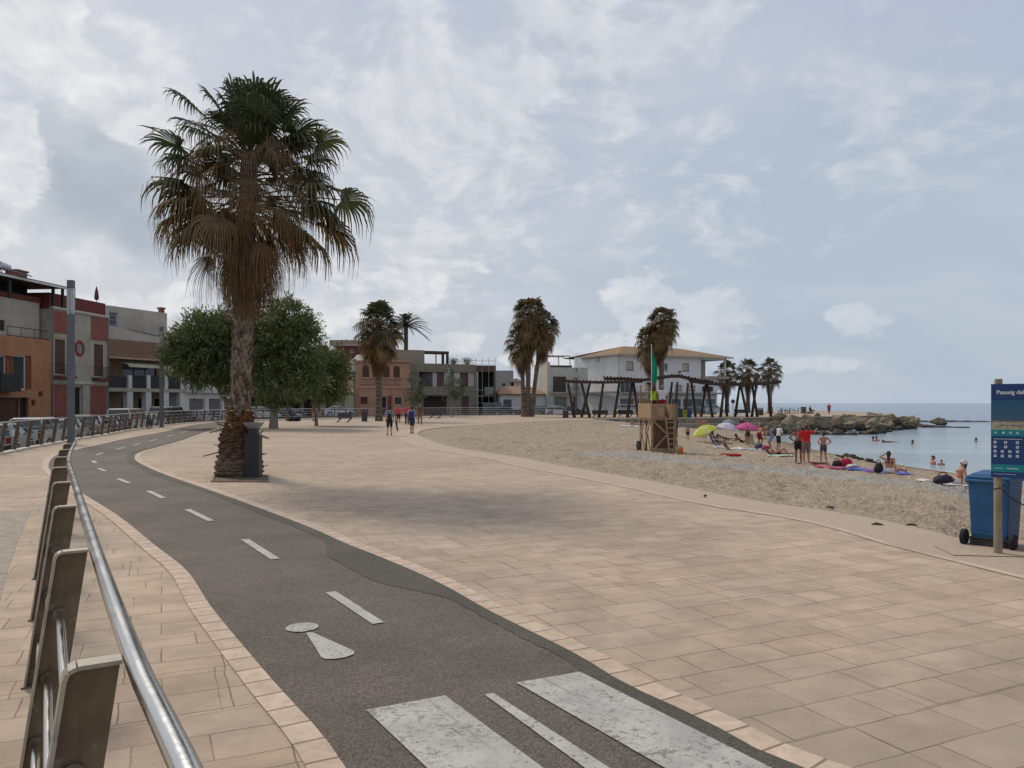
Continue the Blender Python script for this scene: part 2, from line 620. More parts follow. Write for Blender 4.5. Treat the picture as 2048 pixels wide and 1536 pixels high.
def f_water(t, p, oc):
    x, y, z = t.sep(oc)
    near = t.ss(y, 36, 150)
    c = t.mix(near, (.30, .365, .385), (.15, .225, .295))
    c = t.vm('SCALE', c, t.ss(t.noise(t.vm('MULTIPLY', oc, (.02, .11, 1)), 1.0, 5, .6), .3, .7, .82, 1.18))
    t.put(p.inputs['Base Color'], c)
    p.inputs['Roughness'].default_value = .16
    p.inputs['IOR'].default_value = 1.33
    p.inputs['Specular IOR Level'].default_value = .5
    w1 = t.noise(t.vm('MULTIPLY', oc, (.5, 1.25, 1)), 1.3, 5, .6)
    w2 = t.noise(t.vm('MULTIPLY', oc, (.04, .16, 1)), 1.0, 4, .6)
    h = t.m('ADD', w1, t.m('MULTIPLY', w2, 3.0))
    bump(t, p, h, .22)


def f_rooftile(c0, c1):
    def fn(t, p, oc):
        w = t.n('ShaderNodeTexWave', wave_type='BANDS', bands_direction='X')
        t.put(w.inputs['Vector'], oc); w.inputs['Scale'].default_value = 1.25
        w.inputs['Distortion'].default_value = .4
        c = t.mix(t.noise(oc, 2.2, 6, .7), c0, c1)
        c = t.vm('SCALE', c, t.ss(w.outputs['Fac'], 0, 1, .62, 1.1))
        t.put(p.inputs['Base Color'], c)
        p.inputs['Roughness'].default_value = .9
        bump(t, p, w.outputs['Fac'], .08)
    return fn


def f_steel(t, p, oc):
    n1 = t.noise(t.vm('MULTIPLY', oc, (1, 1, 1)), 5, 7, .7)
    c = t.mix(t.ss(n1, .52, .8), (.64, .635, .62), (.40, .385, .36))
    t.put(p.inputs['Base Color'], c)
    p.inputs['Metallic'].default_value = 1
    t.put(p.inputs['Roughness'], t.ss(n1, .3, .7, .14, .27))
    bump(t, p, t.noise(oc, 60, 3), .0006)


def f_post(t, p, oc):
    n1 = t.noise(oc, 6, 6, .7)
    n2 = t.noise(t.vm('MULTIPLY', oc, (9, 9, 1.2)), 2, 5, .65)
    c = t.mix(t.ss(n1, .35, .7), (.165, .128, .080), (.115, .082, .050))
    c = t.mix(t.m('MULTIPLY', t.ss(n2, .52, .7), .75), c, (.105, .058, .028))
    c = t.mix(t.m('MULTIPLY', t.ss(t.noise(oc, 14, 4), .6, .72), .5), c, (.30, .27, .22))
    t.put(p.inputs['Base Color'], c)
    p.inputs['Metallic'].default_value = .25
    p.inputs['Roughness'].default_value = .55
    bump(t, p, n1, .002)


def f_timber(c0, c1):
    def fn(t, p, oc):
        g = t.noise(t.vm('MULTIPLY', oc, (14, 14, 1.4)), 1.6, 6, .65)
        c = t.mix(t.ss(g, .3, .7), c0, c1)
        c = t.vm('SCALE', c, t.ss(t.noise(oc, 2.5, 4), .3, .7, .78, 1.15))
        t.put(p.inputs['Base Color'], c)
        p.inputs['Roughness'].default_value = .8
        bump(t, p, g, .004)
    return fn


def f_rock(c0, c1, dark):
    def fn(t, p, oc):
        ge = t.n('ShaderNodeNewGeometry').outputs['Position']
        n1 = t.noise(ge, 1.4, 7, .65)
        c = t.mix(t.ss(n1, .32, .68), c0, c1)
        # tide line: rock is darkened by weed near the water
        wz = t.m('ADD', t.sep(ge)[2], t.m('MULTIPLY', t.noise(ge, 1.1, 4), .7))
        c = t.mix(t.ss(wz, -.55, -1.15), c, dark)
        t.put(p.inputs['Base Color'], c)
        p.inputs['Roughness'].default_value = .9
        bump(t, p, t.noise(ge, 5, 7, .7), .12)
    return fn


custom('paving', f_paving)
custom('asphalt', f_asphalt((.128, .107, .086)))
custom('asphalt_dark', f_asphalt((.092, .080, .064)))
custom('street_asphalt', f_asphalt((.075, .072, .07)))
custom('paint', f_paint)
custom('sand', f_sand)
custom('water', f_water)
custom('tile_orange', f_rooftile((.36, .20, .12), (.52, .33, .21)))
custom('tile_brown', f_rooftile((.30, .18, .085), (.42, .27, .14)))
custom('steel', f_steel)
custom('post_steel', f_post)
custom('timber', f_timber((.26, .17, .095), (.38, .265, .16)))
custom('timber_dark', f_timber((.060, .036, .026), (.10, .062, .044)))
custom('timber_post', f_timber((.22, .175, .12), (.34, .28, .20)))
custom('rock', f_rock((.13, .105, .07), (.31, .255, .17), (.035, .027, .02)))
custom('rock_dark', f_rock((.055, .043, .032), (.15, .12, .08), (.026, .02, .016)))
# ------------------------------------------------------------------ the setting: ground, path, beach, sea
def flat(name, outline, z, mat, kind='structure'):
    bm = bmesh.new()
    vs = [bm.verts.new((p[0], p[1], z)) for p in outline]
    es = [bm.edges.new((vs[i], vs[(i + 1) % len(vs)])) for i in range(len(vs))]
    bmesh.ops.triangle_fill(bm, use_beauty=True, use_dissolve=False, edges=es)
    bmesh.ops.recalc_face_normals(bm, faces=bm.faces)
    for f in bm.faces:
        if f.normal.z < 0: f.normal_flip()
    me = bpy.data.meshes.new(name)
    bm.to_mesh(me); bm.free()
    o = bpy.data.objects.new(name, me)
    COL.objects.link(o)
    me.materials.append(mat)
    o['kind'] = kind
    return o


def ribbon(name, path, w0, w1, z, mat, kind='structure', uvlen=True):
    """strip between two offsets (to the right of the path direction)"""
    P = [Vector((p[0], p[1], 0)) for p in path]
    vs, fs = [], []
    for i, p in enumerate(P):
        d = (P[min(i + 1, len(P) - 1)] - P[max(i - 1, 0)]).normalized()
        r = Vector((d.y, -d.x, 0))
        a, b = p + r * w0, p + r * w1
        vs += [(a.x, a.y, z), (b.x, b.y, z)]
        if i:
            k = 2 * i
            fs.append((k - 2, k - 1, k + 1, k))
    me = bpy.data.meshes.new(name)
    me.from_pydata(vs, [], fs)
    uv = me.uv_layers.new(name='UVMap')
    L = [0]
    for a, b in zip(P[:-1], P[1:]): L.append(L[-1] + (b - a).length)
    for poly in me.polygons:
        for li in poly.loop_indices:
            vi = me.loops[li].vertex_index
            uv.data[li].uv = (L[vi // 2], (w0, w1)[vi % 2])
    o = bpy.data.objects.new(name, me)
    COL.objects.link(o)
    me.materials.append(mat)
    o['kind'] = kind
    return o


# far railing line, and the street edge of the promenade
rail_px = [(3, 911), (40, 903), (79, 895), (113, 889), (169, 878), (216, 871), (255, 863), (306, 855), (341, 850.5), (390, 845.5), (420, 843.6)]
rail_far = [Vector((-13.6, 13.5, 0)), Vector((-15.6, 20, 0))] + [gp(x, y) for x, y in rail_px] + [Vector((-27.6, 81, 0)), Vector((-24.5, 87, 0)), Vector((-19.5, 94, 0)), Vector((-12, 103.5, 0)), Vector((-3, 111, 0)), Vector((7, 116, 0)), Vector((18, 119, 0)), Vector((30, 120.5, 0)), Vector((37, 121, 0))]
rail_far = resample(cr(rail_far, 10), .5)

# beach outline
edge_px = [(1990, 1098), (1886, 1073), (1779, 1047), (1660, 1024.7), (1497, 1002), (1348, 972.8), (1200, 946), (1110, 931), (1042, 917), (966, 905.4), (912, 897), (871, 886.6), (845, 877), (833, 869.5), (836, 863.5), (857, 857.6), (919, 852.5), (1007, 847), (1076, 843), (1140, 841)]
sand_edge = [Vector((34, -14, 0)), Vector((16, -9, 0)), Vector((9.5, -2, 0)), Vector((7.2, 5, 0))] + [gp(x, y) for x, y in edge_px] + [Vector((12.5, 84.5, 0)), Vector((17.8, 86.5, 0)), Vector((24.7, 89.3, 0)), Vector((30, 91.5, 0))]
sand_edge = resample(cr(sand_edge, 10), .25)
pier_edge = [Vector((17.8, 86.5, 0)), Vector((24.7, 89.3, 0)), Vector((32.1, 92.3, 0)), Vector((40, 98), ).to_3d(), Vector((48.4, 105, 0)), Vector((56, 113, 0)), Vector((63, 130, 0)), Vector((66, 150, 0)), Vector((64, 171, 0))]

# promenade sheet
i0 = min(range(len(sand_edge)), key=lambda i: (sand_edge[i] - Vector((17.8, 86.5, 0))).length)
off = []
for i, p in enumerate(rail_far):
    d = (rail_far[min(i + 1, len(rail_far) - 1)] - rail_far[max(i - 1, 0)]).normalized()
    off.append(p + Vector((-d.y, d.x, 0)) * .28)
outline = [Vector((-10, -14, 0)), Vector((30, -14.5, 0))] + sand_edge[:i0:3] + pier_edge + [Vector((54, 173, 0)), Vector((47, 150, 0)), Vector((42, 128, 0))] + off[::-3] + [Vector((-12, 2, 0))]
flat('promenade', outline, 0.0, MATS['paving'])


def f_edge(t, p, oc):
    uv = t.n('ShaderNodeTexCoord').outputs['UV']
    c = t.mix(t.noise(oc, .9, 6, .62), (.41, .32, .235), (.48, .38, .285))
    c = t.vm('SCALE', c, t.ss(t.noise(oc, 18, 5, .7), .3, .7, .85, 1.12))
    t.put(p.inputs['Base Color'], c)
    p.inputs['Roughness'].default_value = .9
    bump(t, p, t.noise(oc, 20, 5, .7), .008)
def f_pale(t, p, oc):
    c = t.vm('SCALE', (.54, .435, .33), t.ss(t.noise(oc, 1.3, 6, .7), .35, .7, 1.05, .72))
    t.put(p.inputs['Base Color'], c)
    p.inputs['Roughness'].default_value = .85
def f_kerb(t, p, oc):
    u = t.sep(t.n('ShaderNodeTexCoord').outputs['UV'])[0]
    fr = t.m('FRACT', t.m('DIVIDE', u, .26))
    j = t.m('MAXIMUM', t.ss(fr, .05, .015), t.ss(fr, .95, .985))
    cell = t.m('FLOOR', t.m('DIVIDE', u, .26))
    wn = t.n('ShaderNodeTexWhiteNoise', noise_dimensions='1D')
    t.put(wn.inputs['W'], cell)
    c = t.mix(wn.outputs['Value'], (.50, .375, .275), (.60, .46, .345))
    c = t.vm('SCALE', c, t.ss(t.noise(oc, 9, 6, .7), .3, .7, .82, 1.12))
    c = t.mix(t.m('MULTIPLY', j, .75), c, (.17, .12, .09))
    t.put(p.inputs['Base Color'], c)
    p.inputs['Roughness'].default_value = .85
    bump(t, p, t.m('SUBTRACT', 0.0, j), .006)
custom('edge_concrete', f_edge)
custom('pale_strip', f_pale)
custom('kerb_brick', f_kerb)
k = [p for p in sand_edge[:i0] if p.y < 60]
kl = [p for p in k if not (p.y > 45 and p.x > -4.4)]
ribbon('sandy_border', kl[::4], -1.0, .12, .004, MATS['edge_concrete'])
ribbon('border_strip', kl[::4], -1.12, -1.0, .008, MATS['pale_strip'])

# cycle path
L_px = [(690, 1536), (632, 1457), (566, 1386), (491, 1299), (420, 1212), (373, 1142), (308, 1090), (233, 1030), (158, 983), (112, 950), (97, 934), (104, 917), (122, 907), (155, 899), (209, 887), (258, 876), (330, 863), (382, 850.5), (440, 844)]
R_px = [(1600, 1536), (1400, 1438), (1250, 1369), (1147, 1307), (981, 1224), (877, 1166), (773, 1120), (690, 1087), (616, 1054), (495, 1008), (420, 981), (326, 948), (280, 927), (269, 916), (280, 905), (326, 892), (372, 878.5), (415, 863), (452, 852)]
Lp = [Vector((.7, 1.2, 0)), Vector((-.2, 2.6, 0))] + [gp(*p) for p in L_px] + [Vector((-27.0, 79, 0)), Vector((-22, 87.5, 0)), Vector((-14, 96, 0)), Vector((-6, 103, 0))]
Rp = [Vector((4.4, 1.2, 0)), Vector((2.6, 2.7, 0))] + [gp(*p) for p in R_px] + [Vector((-24.6, 76, 0)), Vector((-20, 85, 0)), Vector((-12.5, 93, 0)), Vector((-4.5, 100, 0))]
Lc, Rc = cr(Lp, 8), cr(Rp, 8)
Lc = resample(Lc, .3); Rc = resample(Rc, .3)
flat('cycle_path', Lc + Rc[::-1], .004, MATS['asphalt'])
ribbon('path_kerb', Lc, -.17, .0, .009, MATS['kerb_brick'])
ribbon('path_kerb', Rc, .0, .17, .009, MATS['kerb_brick'])
# strip of newer, darker asphalt along the inner edge
D_px = [(1322 + 190, 1536), (1163, 1347), (1147, 1330), (1064, 1286), (981, 1244), (898, 1199), (815, 1179), (752, 1164), (690, 1133), (655, 1112), (649, 1085), (620, 1068), (566, 1046), (475, 1010), (415, 986), (320, 955), (268, 931), (254, 916), (268, 902), (320, 890), (366, 878)]
Dc = resample(cr([Vector((2.3, 2.7, 0))] + [gp(*p) for p in D_px], 6), .12)
rnd = random.Random(5)
Dc = [p + Vector((rnd.uniform(-.012, .012), rnd.uniform(-.012, .012), 0)) for p in Dc]
iR = [p for p in Rc if p.y > 2.7]
j = min(range(len(iR)), key=lambda i: (iR[i] - Dc[-1]).length)
flat('asphalt_patch', Dc + iR[:j][::-1], .008, MATS['asphalt_dark'])
# painted markings
mk = MB()
def stroke(a, b, w, ma=mk):
    a, b = Vector(a), Vector(b)
    d = (b - a).normalized(); r = Vector((d.y, -d.x, 0)) * w / 2
    n = 5
    for q in range(n):
        p, q2 = a.lerp(b, q / n), a.lerp(b, (q + 1) / n)
        ma.add([p - r, p + r, q2 + r, q2 - r], [(0, 1, 2, 3)])
for a, b, w in [((661, 1186), (757, 1249), .1), ((489, 1080), (551, 1120), .1), ((375, 1020), (422, 1043), .1), ((297, 983), (326, 997), .1), ((236, 958), (258, 967), .1),
             ((197, 937), (211, 943), .1), ((185, 922), (192, 927), .1), ((192, 911), (206, 906), .1), ((232, 899.5), (249, 895), .1), ((266, 891), (282, 887), .1), ((300, 882.5), (314, 879), .1),
             ((333, 873.5), (346, 870), .1), ((362, 866), (374, 862.5), .1), ((392, 858.5), (402, 855.5), .1)]:
    A, B = gp(*a), gp(*b)
    A.z = B.z = .012
    stroke(A, B, w)
o = mk.build('dashed_marking', MATS['paint']); o['kind'] = 'structure'
mk = MB()
def quad_px(pts, ext=None):
    q = [gp(*p) for p in pts]
    q = [Vector((p.x, p.y, .012)) for p in q]
    if ext:
        q[2] += (q[2] - q[1]) * ext; q[3] += (q[3] - q[0]) * ext
    mk.add(q, [(3, 2, 1, 0)])
quad_px([(732, 1423.5), (890, 1394.5), (1081, 1536), (850, 1536)], .9)
quad_px([(1033, 1368.7), (1160, 1346.7), (1535, 1536), (1322, 1536)], .6)
quad_px([(968, 1392), (987, 1389.5), (1213, 1536), (1164, 1536)], .9)
o = mk.build('crossing_marking', MATS['paint']); o['kind'] = 'structure'
mk = MB()
c = gp(604, 1257)
mk.add([(c.x + .128 * math.cos(a), c.y + .127 * math.sin(a), .012) for a in np.linspace(0, 2 * math.pi, 28)[:-1]], [tuple(range(27))])
mk.add([(p.x, p.y, .012) for p in [gp(*q) for q in [(612, 1268), (624, 1267), (664, 1285), (700, 1301), (709, 1306), (708, 1311), (690, 1318), (668, 1321), (650, 1321), (642, 1317), (632, 1300)]]][::-1], [tuple(range(11))])
o = mk.build('pedestrian_marking', MATS['paint']); o['kind'] = 'structure'

# paved patch of small darker cobbles and its pale frame, left of the near railing
flat('paved_inset', [gp(-40, 1022), gp(62, 1022), gp(38, 1075), gp(12, 1150), gp(-6, 1230), gp(-40, 1300), gp(-200, 1300), gp(-200, 1022)], .004, M('inset', (.29, .24, .19), var=.25, scale=5, bump=.01, bscale=18))

# beach: a surface between the sand edge and the waterline, running on under the water
WL = -1.5
water_px = [(1990, 962), (1940, 951), (1850, 938), (1780, 927), (1720, 916), (1650, 904), (1600, 893), (1570, 883)]
wl = [Vector((80, -4, 0)), Vector((46, 17, 0)), Vector((28, 28, 0))] + [Vector(((x - 1024) / F * (H - WL) * F / (y - HZ), (H - WL) * F / (y - HZ), 0)) for x, y in water_px] + [Vector((23.5, 70, 0)), Vector((25.5, 79, 0)), Vector((29, 85, 0))]
wl = cr(wl, 10)


def by_len(P, f):
    L = [0]
    for a, b in zip(P[:-1], P[1:]): L.append(L[-1] + (b - a).length)
    L = np.array(L); arr = np.array([(p.x, p.y) for p in P])
    q = np.asarray(f) * L[-1]
    return np.stack([np.interp(q, L, arr[:, 0]), np.interp(q, L, arr[:, 1])], 1), L[-1]


# parameter pairs (fraction of the sand edge, fraction of the waterline)
ns = 560
Ls = sum((b - a).length for a, b in zip(sand_edge[:-1], sand_edge[1:]))
def frac(P, q):
    best = min(range(len(P)), key=lambda i: (P[i] - Vector(q)).length)
    return sum((b - a).length for a, b in zip(P[:best], P[1:best + 1])) / sum((b - a).length for a, b in zip(P[:-1], P[1:]))
kp = [((34, -14, 0), (80, -4, 0)), ((7.2, 5, 0), (36, 23, 0)), (tuple(gp(1779, 1047)), (21.4, 37, 0)), (tuple(gp(1348, 972.8)), (21, 43, 0)), (tuple(gp(1042, 917)), (21, 49, 0)), (tuple(gp(836, 863.5)), (21.8, 57.5, 0)),
      (tuple(gp(1007, 847)), (23, 67, 0)), ((12.5, 84.5, 0), (24.5, 75, 0)), ((24.7, 89.3, 0), (26.5, 81, 0)), ((30, 91.5, 0), (29, 85, 0))]
fs_ = [frac(sand_edge, a) for a, b in kp]; fw_ = [frac(wl, b) for a, b in kp]
fs_[0] = fw_[0] = 0; fs_[-1] = fw_[-1] = 1
ss_ = np.interp(np.linspace(0, 1, ns), [0, .12, .62, 1], [0, .16, .52, 1])
Pe, _ = by_len(sand_edge, ss_)
Pw, _ = by_len(wl, np.interp(ss_, fs_, fw_))
tt = np.concatenate([np.linspace(0, .3, 70)[:-1], np.linspace(.3, 1, 110)[:-1], np.linspace(1, 1.5, 16)])
fz = frac(sand_edge, (9.5, 83.0, 0)); fz2 = frac(sand_edge, (17.8, 86.5, 0)); fz3 = frac(sand_edge, (27, 90.2, 0))
z_edge = np.interp(ss_, [0, fz, fz2, fz3, 1], [0.0, 0.0, -.75, -1.45, -1.6])
rng = np.random.RandomState(3)
nw = len(tt)
XY = Pe[:, None, :] + (Pw - Pe)[:, None, :] * tt[None, :, None]


def vnoise(x, y, seed):
    r = np.random.RandomState(seed)
    g = r.rand(256, 256)
    xi = np.floor(x).astype(int); yi = np.floor(y).astype(int)
    fx = x - xi; fy = y - yi
    fx = fx * fx * (3 - 2 * fx); fy = fy * fy * (3 - 2 * fy)
    a = g[xi % 256, yi % 256]; b = g[(xi + 1) % 256, yi % 256]; c = g[xi % 256, (yi + 1) % 256]; d = g[(xi + 1) % 256, (yi + 1) % 256]
    return (a * (1 - fx) + b * fx) * (1 - fy) + (c * (1 - fx) + d * fx) * fy


X, Y = XY[..., 0], XY[..., 1]
T = np.broadcast_to(tt[None, :], X.shape)
prof = np.where(T < 1, T ** .85, 1 + (T - 1) * 1.1)
Z = z_edge[:, None] * (1 - np.minimum(T, 1)) + WL * prof
Z = np.where(T < 1, z_edge[:, None] + (WL - z_edge[:, None]) * prof, WL * prof)
lump = (vnoise(X * 1.6, Y * 1.6, 1) - .5) * .13 + (vnoise(X * 4.2, Y * 4.2, 2) - .5) * .14 + (vnoise(X * .35, Y * .35, 4) - .5) * .14 + (vnoise(X * 9, Y * 9, 7) - .5) * .05
Z = Z + lump * np.clip(T * 14, 0, 1) * np.clip((1.02 - T) * 6, 0, 1) + np.where(T < .02, -.012, 0)
me = bpy.data.meshes.new('beach')
vs = np.stack([X, Y, Z], -1).reshape(-1, 3)
idx = np.arange(ns * nw).reshape(ns, nw)
fcs = np.stack([idx[:-1, :-1], idx[1:, :-1], idx[1:, 1:], idx[:-1, 1:]], -1).reshape(-1, 4)
me.from_pydata(vs.tolist(), [], fcs.tolist())
zone = me.attributes.new('zone', 'FLOAT_VECTOR', 'POINT')
S = np.broadcast_to(ss_[:, None], X.shape)
near = np.clip((40 - Y) / 14, 0, 1)
def px_line(px):
    z = -.9; out_ = []
    for x_, y_, zz_ in px:
        p_ = gp(x_, y_, zz_); out_.append((p_.x, p_.y))
    return np.array(out_)
def dist_line(L_):
    best = np.full(X.shape, 1e9)
    for a_, b_ in zip(L_[:-1], L_[1:]):
        d_ = b_ - a_; q_ = np.clip(((X - a_[0]) * d_[0] + (Y - a_[1]) * d_[1]) / (d_ @ d_), 0, 1)
        best = np.minimum(best, np.hypot(X - a_[0] - q_ * d_[0], Y - a_[1] - q_ * d_[1]))
    return best
pbl = px_line([(1235, 914, -.55), (1330, 924, -.65), (1450, 937, -.75), (1580, 949, -.85), (1700, 963, -.92), (1810, 978, -.97), (1960, 1000, -1.0), (2150, 1030, -1.0)])
band = np.exp(-(dist_line(pbl) / 2.3) ** 4) * .95
band = np.maximum(band, .55 * np.exp(-(T / .05) ** 2) * np.clip((16 - Y) / 6, 0, 1))
wet = np.clip((T - .90) / .09, 0, 1)
weed = np.exp(-((T - .955) / .03) ** 2) * .62 * np.clip((52 - Y) / 10, 0.2, 1) + .30 * np.exp(-(T / .07) ** 2) * np.clip((22 - Y) / 8, 0, 1)
pit = np.exp(-(((X - 8.7) / 1.2) ** 2 + ((Y - 17.2) / .45) ** 2)) * .75
weed = np.maximum(weed, pit)
zone.data.foreach_set('vector', np.stack([band, wet, weed], -1).reshape(-1).astype(np.float32))
me.polygons.foreach_set('use_smooth', [True] * len(me.polygons))
beach = bpy.data.objects.new('beach', me)
COL.objects.link(beach)
me.materials.append(MATS['sand'])
beach['kind'] = 'structure'
if me.polygons[5000].normal.z < 0:
    me.flip_normals()
_bv = vs


def bz(x, y):
    d = (_bv[:, 0] - x) ** 2 + (_bv[:, 1] - y) ** 2
    k = np.argpartition(d, 4)[:4]
    return float(_bv[k, 2].mean())


def gb(px, py):
    """point of the beach seen at a picture position"""
    z = -.9
    for _ in range(12):
        p = gp(px, py, z)
        z = .5 * z + .5 * bz(p.x, p.y)
    p = gp(px, py, z)
    return Vector((p.x, p.y, bz(p.x, p.y)))


def gw(px, py):
    return gp(px, py, WL)


# sea
sea = MB()
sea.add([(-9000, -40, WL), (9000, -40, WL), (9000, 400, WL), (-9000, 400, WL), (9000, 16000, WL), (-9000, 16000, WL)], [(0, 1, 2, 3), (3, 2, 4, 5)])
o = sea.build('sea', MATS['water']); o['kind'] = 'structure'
# thin line of foam where the ripples run up the sand
fo_ = MB(); fr_ = random.Random(8)
fl = [p_ for p_ in resample(wl, .25) if p_.y > 24 and p_.y < 48]
for q_ in range(len(fl) - 1):
    a_, b_ = fl[q_], fl[q_ + 1]; d_ = (b_ - a_).normalized(); n_ = Vector((d_.y, -d_.x, 0))
    k_ = vnoise(np.array([q_ * .09]), np.array([2.5]), 9)[0]; w_ = max(0, k_ - .38) * .42 * (1.0 if a_.y < 37 else .45)
    k2_ = vnoise(np.array([(q_ + 1) * .09]), np.array([2.5]), 9)[0]; w2_ = max(0, k2_ - .38) * .42 * (1.0 if b_.y < 37 else .45)
    if w_ + w2_ < .01: continue
    fo_.add([(a_ + n_ * (.12 - w_)).to_tuple()[:2] + (WL + .012,), (b_ + n_ * (.12 - w2_)).to_tuple()[:2] + (WL + .012,), (b_ + n_ * (.12 + w2_)).to_tuple()[:2] + (WL + .012,), (a_ + n_ * (.12 + w_)).to_tuple()[:2] + (WL + .012,)], [(0, 1, 2, 3)])
o = fo_.build('foam', M('foam_white', (.62, .63, .63), rough=.8, var=.2, scale=14)); o['kind'] = 'stuff'; o['label'] = 'thin white foam line along the water edge'

# street and town ground beyond the railing, one sheet to the horizon
st = MB()
outs = [-.35, 2, 6, 14, 40, 120, 600, 5000]
idxs = list(range(0, len(rail_far), 4))
if idxs[-1] != len(rail_far) - 1: idxs.append(len(rail_far) - 1)
def street_z(y):
    q = min(1, max(0, (y - 62) / 34)); q = q * q * (3 - 2 * q)
    return -.62 + .5 * q
vs2 = []
for i in idxs:
    p = rail_far[i]
    a = i / (len(rail_far) - 1)
    d = (rail_far[min(i + 6, len(rail_far) - 1)] - rail_far[max(i - 6, 0)]).normalized()
    n = Vector((-d.y, d.x, 0))
    for w in outs:
        q = p + n * w
        z = street_z(p.y)
        vs2.append((q.x, q.y, z if w < 3000 else -1.0))
fs2 = []
m_ = len(outs)
for i in range(len(idxs) - 1):
    for k2 in range(m_ - 1):
        a = i * m_ + k2
        fs2.append((a, a + m_, a + m_ + 1, a + 1))
st.add(vs2, fs2)
o = st.build('street', MATS['street_asphalt']); o['kind'] = 'structure'
# pale kerb under the far railing
kb = MB()
for a, b in zip(rail_far[:-4:4], rail_far[4::4]):
    d = (b - a).normalized(); n = Vector((-d.y, d.x, 0))
    z0 = street_z(a.y) - .05
    v = [a + n * .06, b + n * .06, b + n * .34, a + n * .34]
    kb.add([(p.x, p.y, z0) for p in v] + [(p.x, p.y, .07) for p in v], [(4, 5, 6, 7), (0, 1, 5, 4), (2, 3, 7, 6)])
o = kb.build('kerb', M('kerb_stone', (.56, .49, .40), bump=.006, bscale=12)); o['kind'] = 'structure'

# stepped sea wall of the pier
pe = resample(cr([Vector((9.0, 83.1, 0)), Vector((12.5, 84.5, 0))] + pier_edge, 6), 1.5)
wc = M('seawall_concrete', (.255, .215, .165), var=.28, scale=.8, bump=.02, bscale=3, streak=.3)
wl1 = MB(); wl2 = MB(); wl3 = MB()
def wall(mb, pts, o0, o1, z0, z1):
    vs, fs = [], []
    for i, p in enumerate(pts):
        d = (pts[min(i + 1, len(pts) - 1)] - pts[max(i - 1, 0)]).normalized()
        n = Vector((d.y, -d.x, 0))
        for (w, z) in ((o0, z0), (o1, z0), (o1, z1), (o0, z1)):
            q = p + n * w; vs.append((q.x, q.y, z))
        if i:
            a = 4 * (i - 1); b = 4 * i
            fs += [(a + 1, b + 1, b + 2, a + 2), (a + 2, b + 2, b + 3, a + 3), (a + 3, b + 3, b, a)]
    fs += [(0, 1, 2, 3), (len(vs) - 1, len(vs) - 2, len(vs) - 3, len(vs) - 4)]
    mb.add(vs, fs)
wall(wl1, pe, -.5, .12, -1.0, .02)
wall(wl2, pe, .10, 1.7, -2.2, -.52)
wallt = thing('sea_wall', 'stepped concrete sea wall edging the pier above the beach', 'wall', (17.8, 86.5, -1))
wl1.build('upper_step', wc, wallt, world=True)
wl2.build('lower_step', wc, wallt, world=True)
lip = MB(); wall(lip, pe, -.45, .17, .022, .10)
lip.build('coping', M('coping', (.44, .38, .30), var=.2, bump=.01), wallt, world=True)

# ------------------------------------------------------------------ railings
def post_mesh(back=False):
    """steel channel post; a = along the rail, w = outward, z up"""
    prof = [(.03, 1.125), (.13, 1.125), (.148, 1.118), (.155, 1.10), (.31, .012), (.19, .012)]
    mb = MB()
    t = .006
    n = len(prof)
    mb.add([(-t, w, z) for w, z in prof] + [(t, w, z) for w, z in prof],
           [tuple(range(n)), tuple(range(2 * n - 1, n - 1, -1))] + [(i, i + n, (i + 1) % n + n, (i + 1) % n) for i in range(n)])
    web_n = len(mb.f)
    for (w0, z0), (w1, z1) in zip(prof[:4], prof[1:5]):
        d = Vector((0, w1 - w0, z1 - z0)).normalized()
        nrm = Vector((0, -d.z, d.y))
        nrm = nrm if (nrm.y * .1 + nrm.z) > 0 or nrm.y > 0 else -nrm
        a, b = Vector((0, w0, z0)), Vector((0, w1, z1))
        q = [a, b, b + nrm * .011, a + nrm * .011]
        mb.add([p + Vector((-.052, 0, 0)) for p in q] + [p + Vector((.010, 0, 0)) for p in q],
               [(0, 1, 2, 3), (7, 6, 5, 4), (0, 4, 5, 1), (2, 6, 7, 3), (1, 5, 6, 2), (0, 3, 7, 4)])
    mb.box(-.055, .03, .17, .335, .0, .012)
    for z in (.29, .57, .85):
        w = .28 - .165 * z
        mb.tube([(-.022, w, z), (.018, w, z)], .031, 12)
    n_fl = len(mb.f)
    me_ = mb.mesh('post')
    me_['web'] = web_n
    return me_


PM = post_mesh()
PM.materials.append(MATS['post_steel']); PM.materials.append(M('post_lit_edge', (.36, .325, .26), rough=.5, var=.25, scale=9, metal=.2))
for i_ in range(PM['web'], PM['web'] + 24): PM.polygons[i_].material_index = 1  # outer and top flange faces: light catching the edges is put into the colour
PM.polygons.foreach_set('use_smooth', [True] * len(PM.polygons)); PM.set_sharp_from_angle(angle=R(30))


def railing(name, label, line, spacing, first=0.0):
    th = thing(name, label, 'railing', tuple(line[0]))
    L = resample(line, .25)
    n = len(L)
    dirs = [(L[min(i + 1, n - 1)] - L[max(i - 1, 0)]).normalized() for i in range(n)]
    nor = [Vector((-d.y, d.x, 0)) for d in dirs]
    hand = MB()
    hand.tube([p + Vector((0, 0, 1.13)) for p in L], .027, 14)
    hand.build('handrail', MATS['steel'], th, smooth=True, world=True)
    for z in (.29, .57, .85):
        w = .28 - .165 * z
        b = MB()
        b.tube([p + nn * w + Vector((0, 0, z)) for p, nn in zip(L, nor)], .017, 10)
        b.build('rail_bar', MATS['steel'], th, smooth=True, world=True)
    k = first
    while k / .25 < n:
        i = int(k / .25)
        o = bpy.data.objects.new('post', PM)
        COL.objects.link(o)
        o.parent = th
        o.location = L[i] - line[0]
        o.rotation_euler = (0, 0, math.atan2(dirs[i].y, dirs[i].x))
        k += spacing
    return th


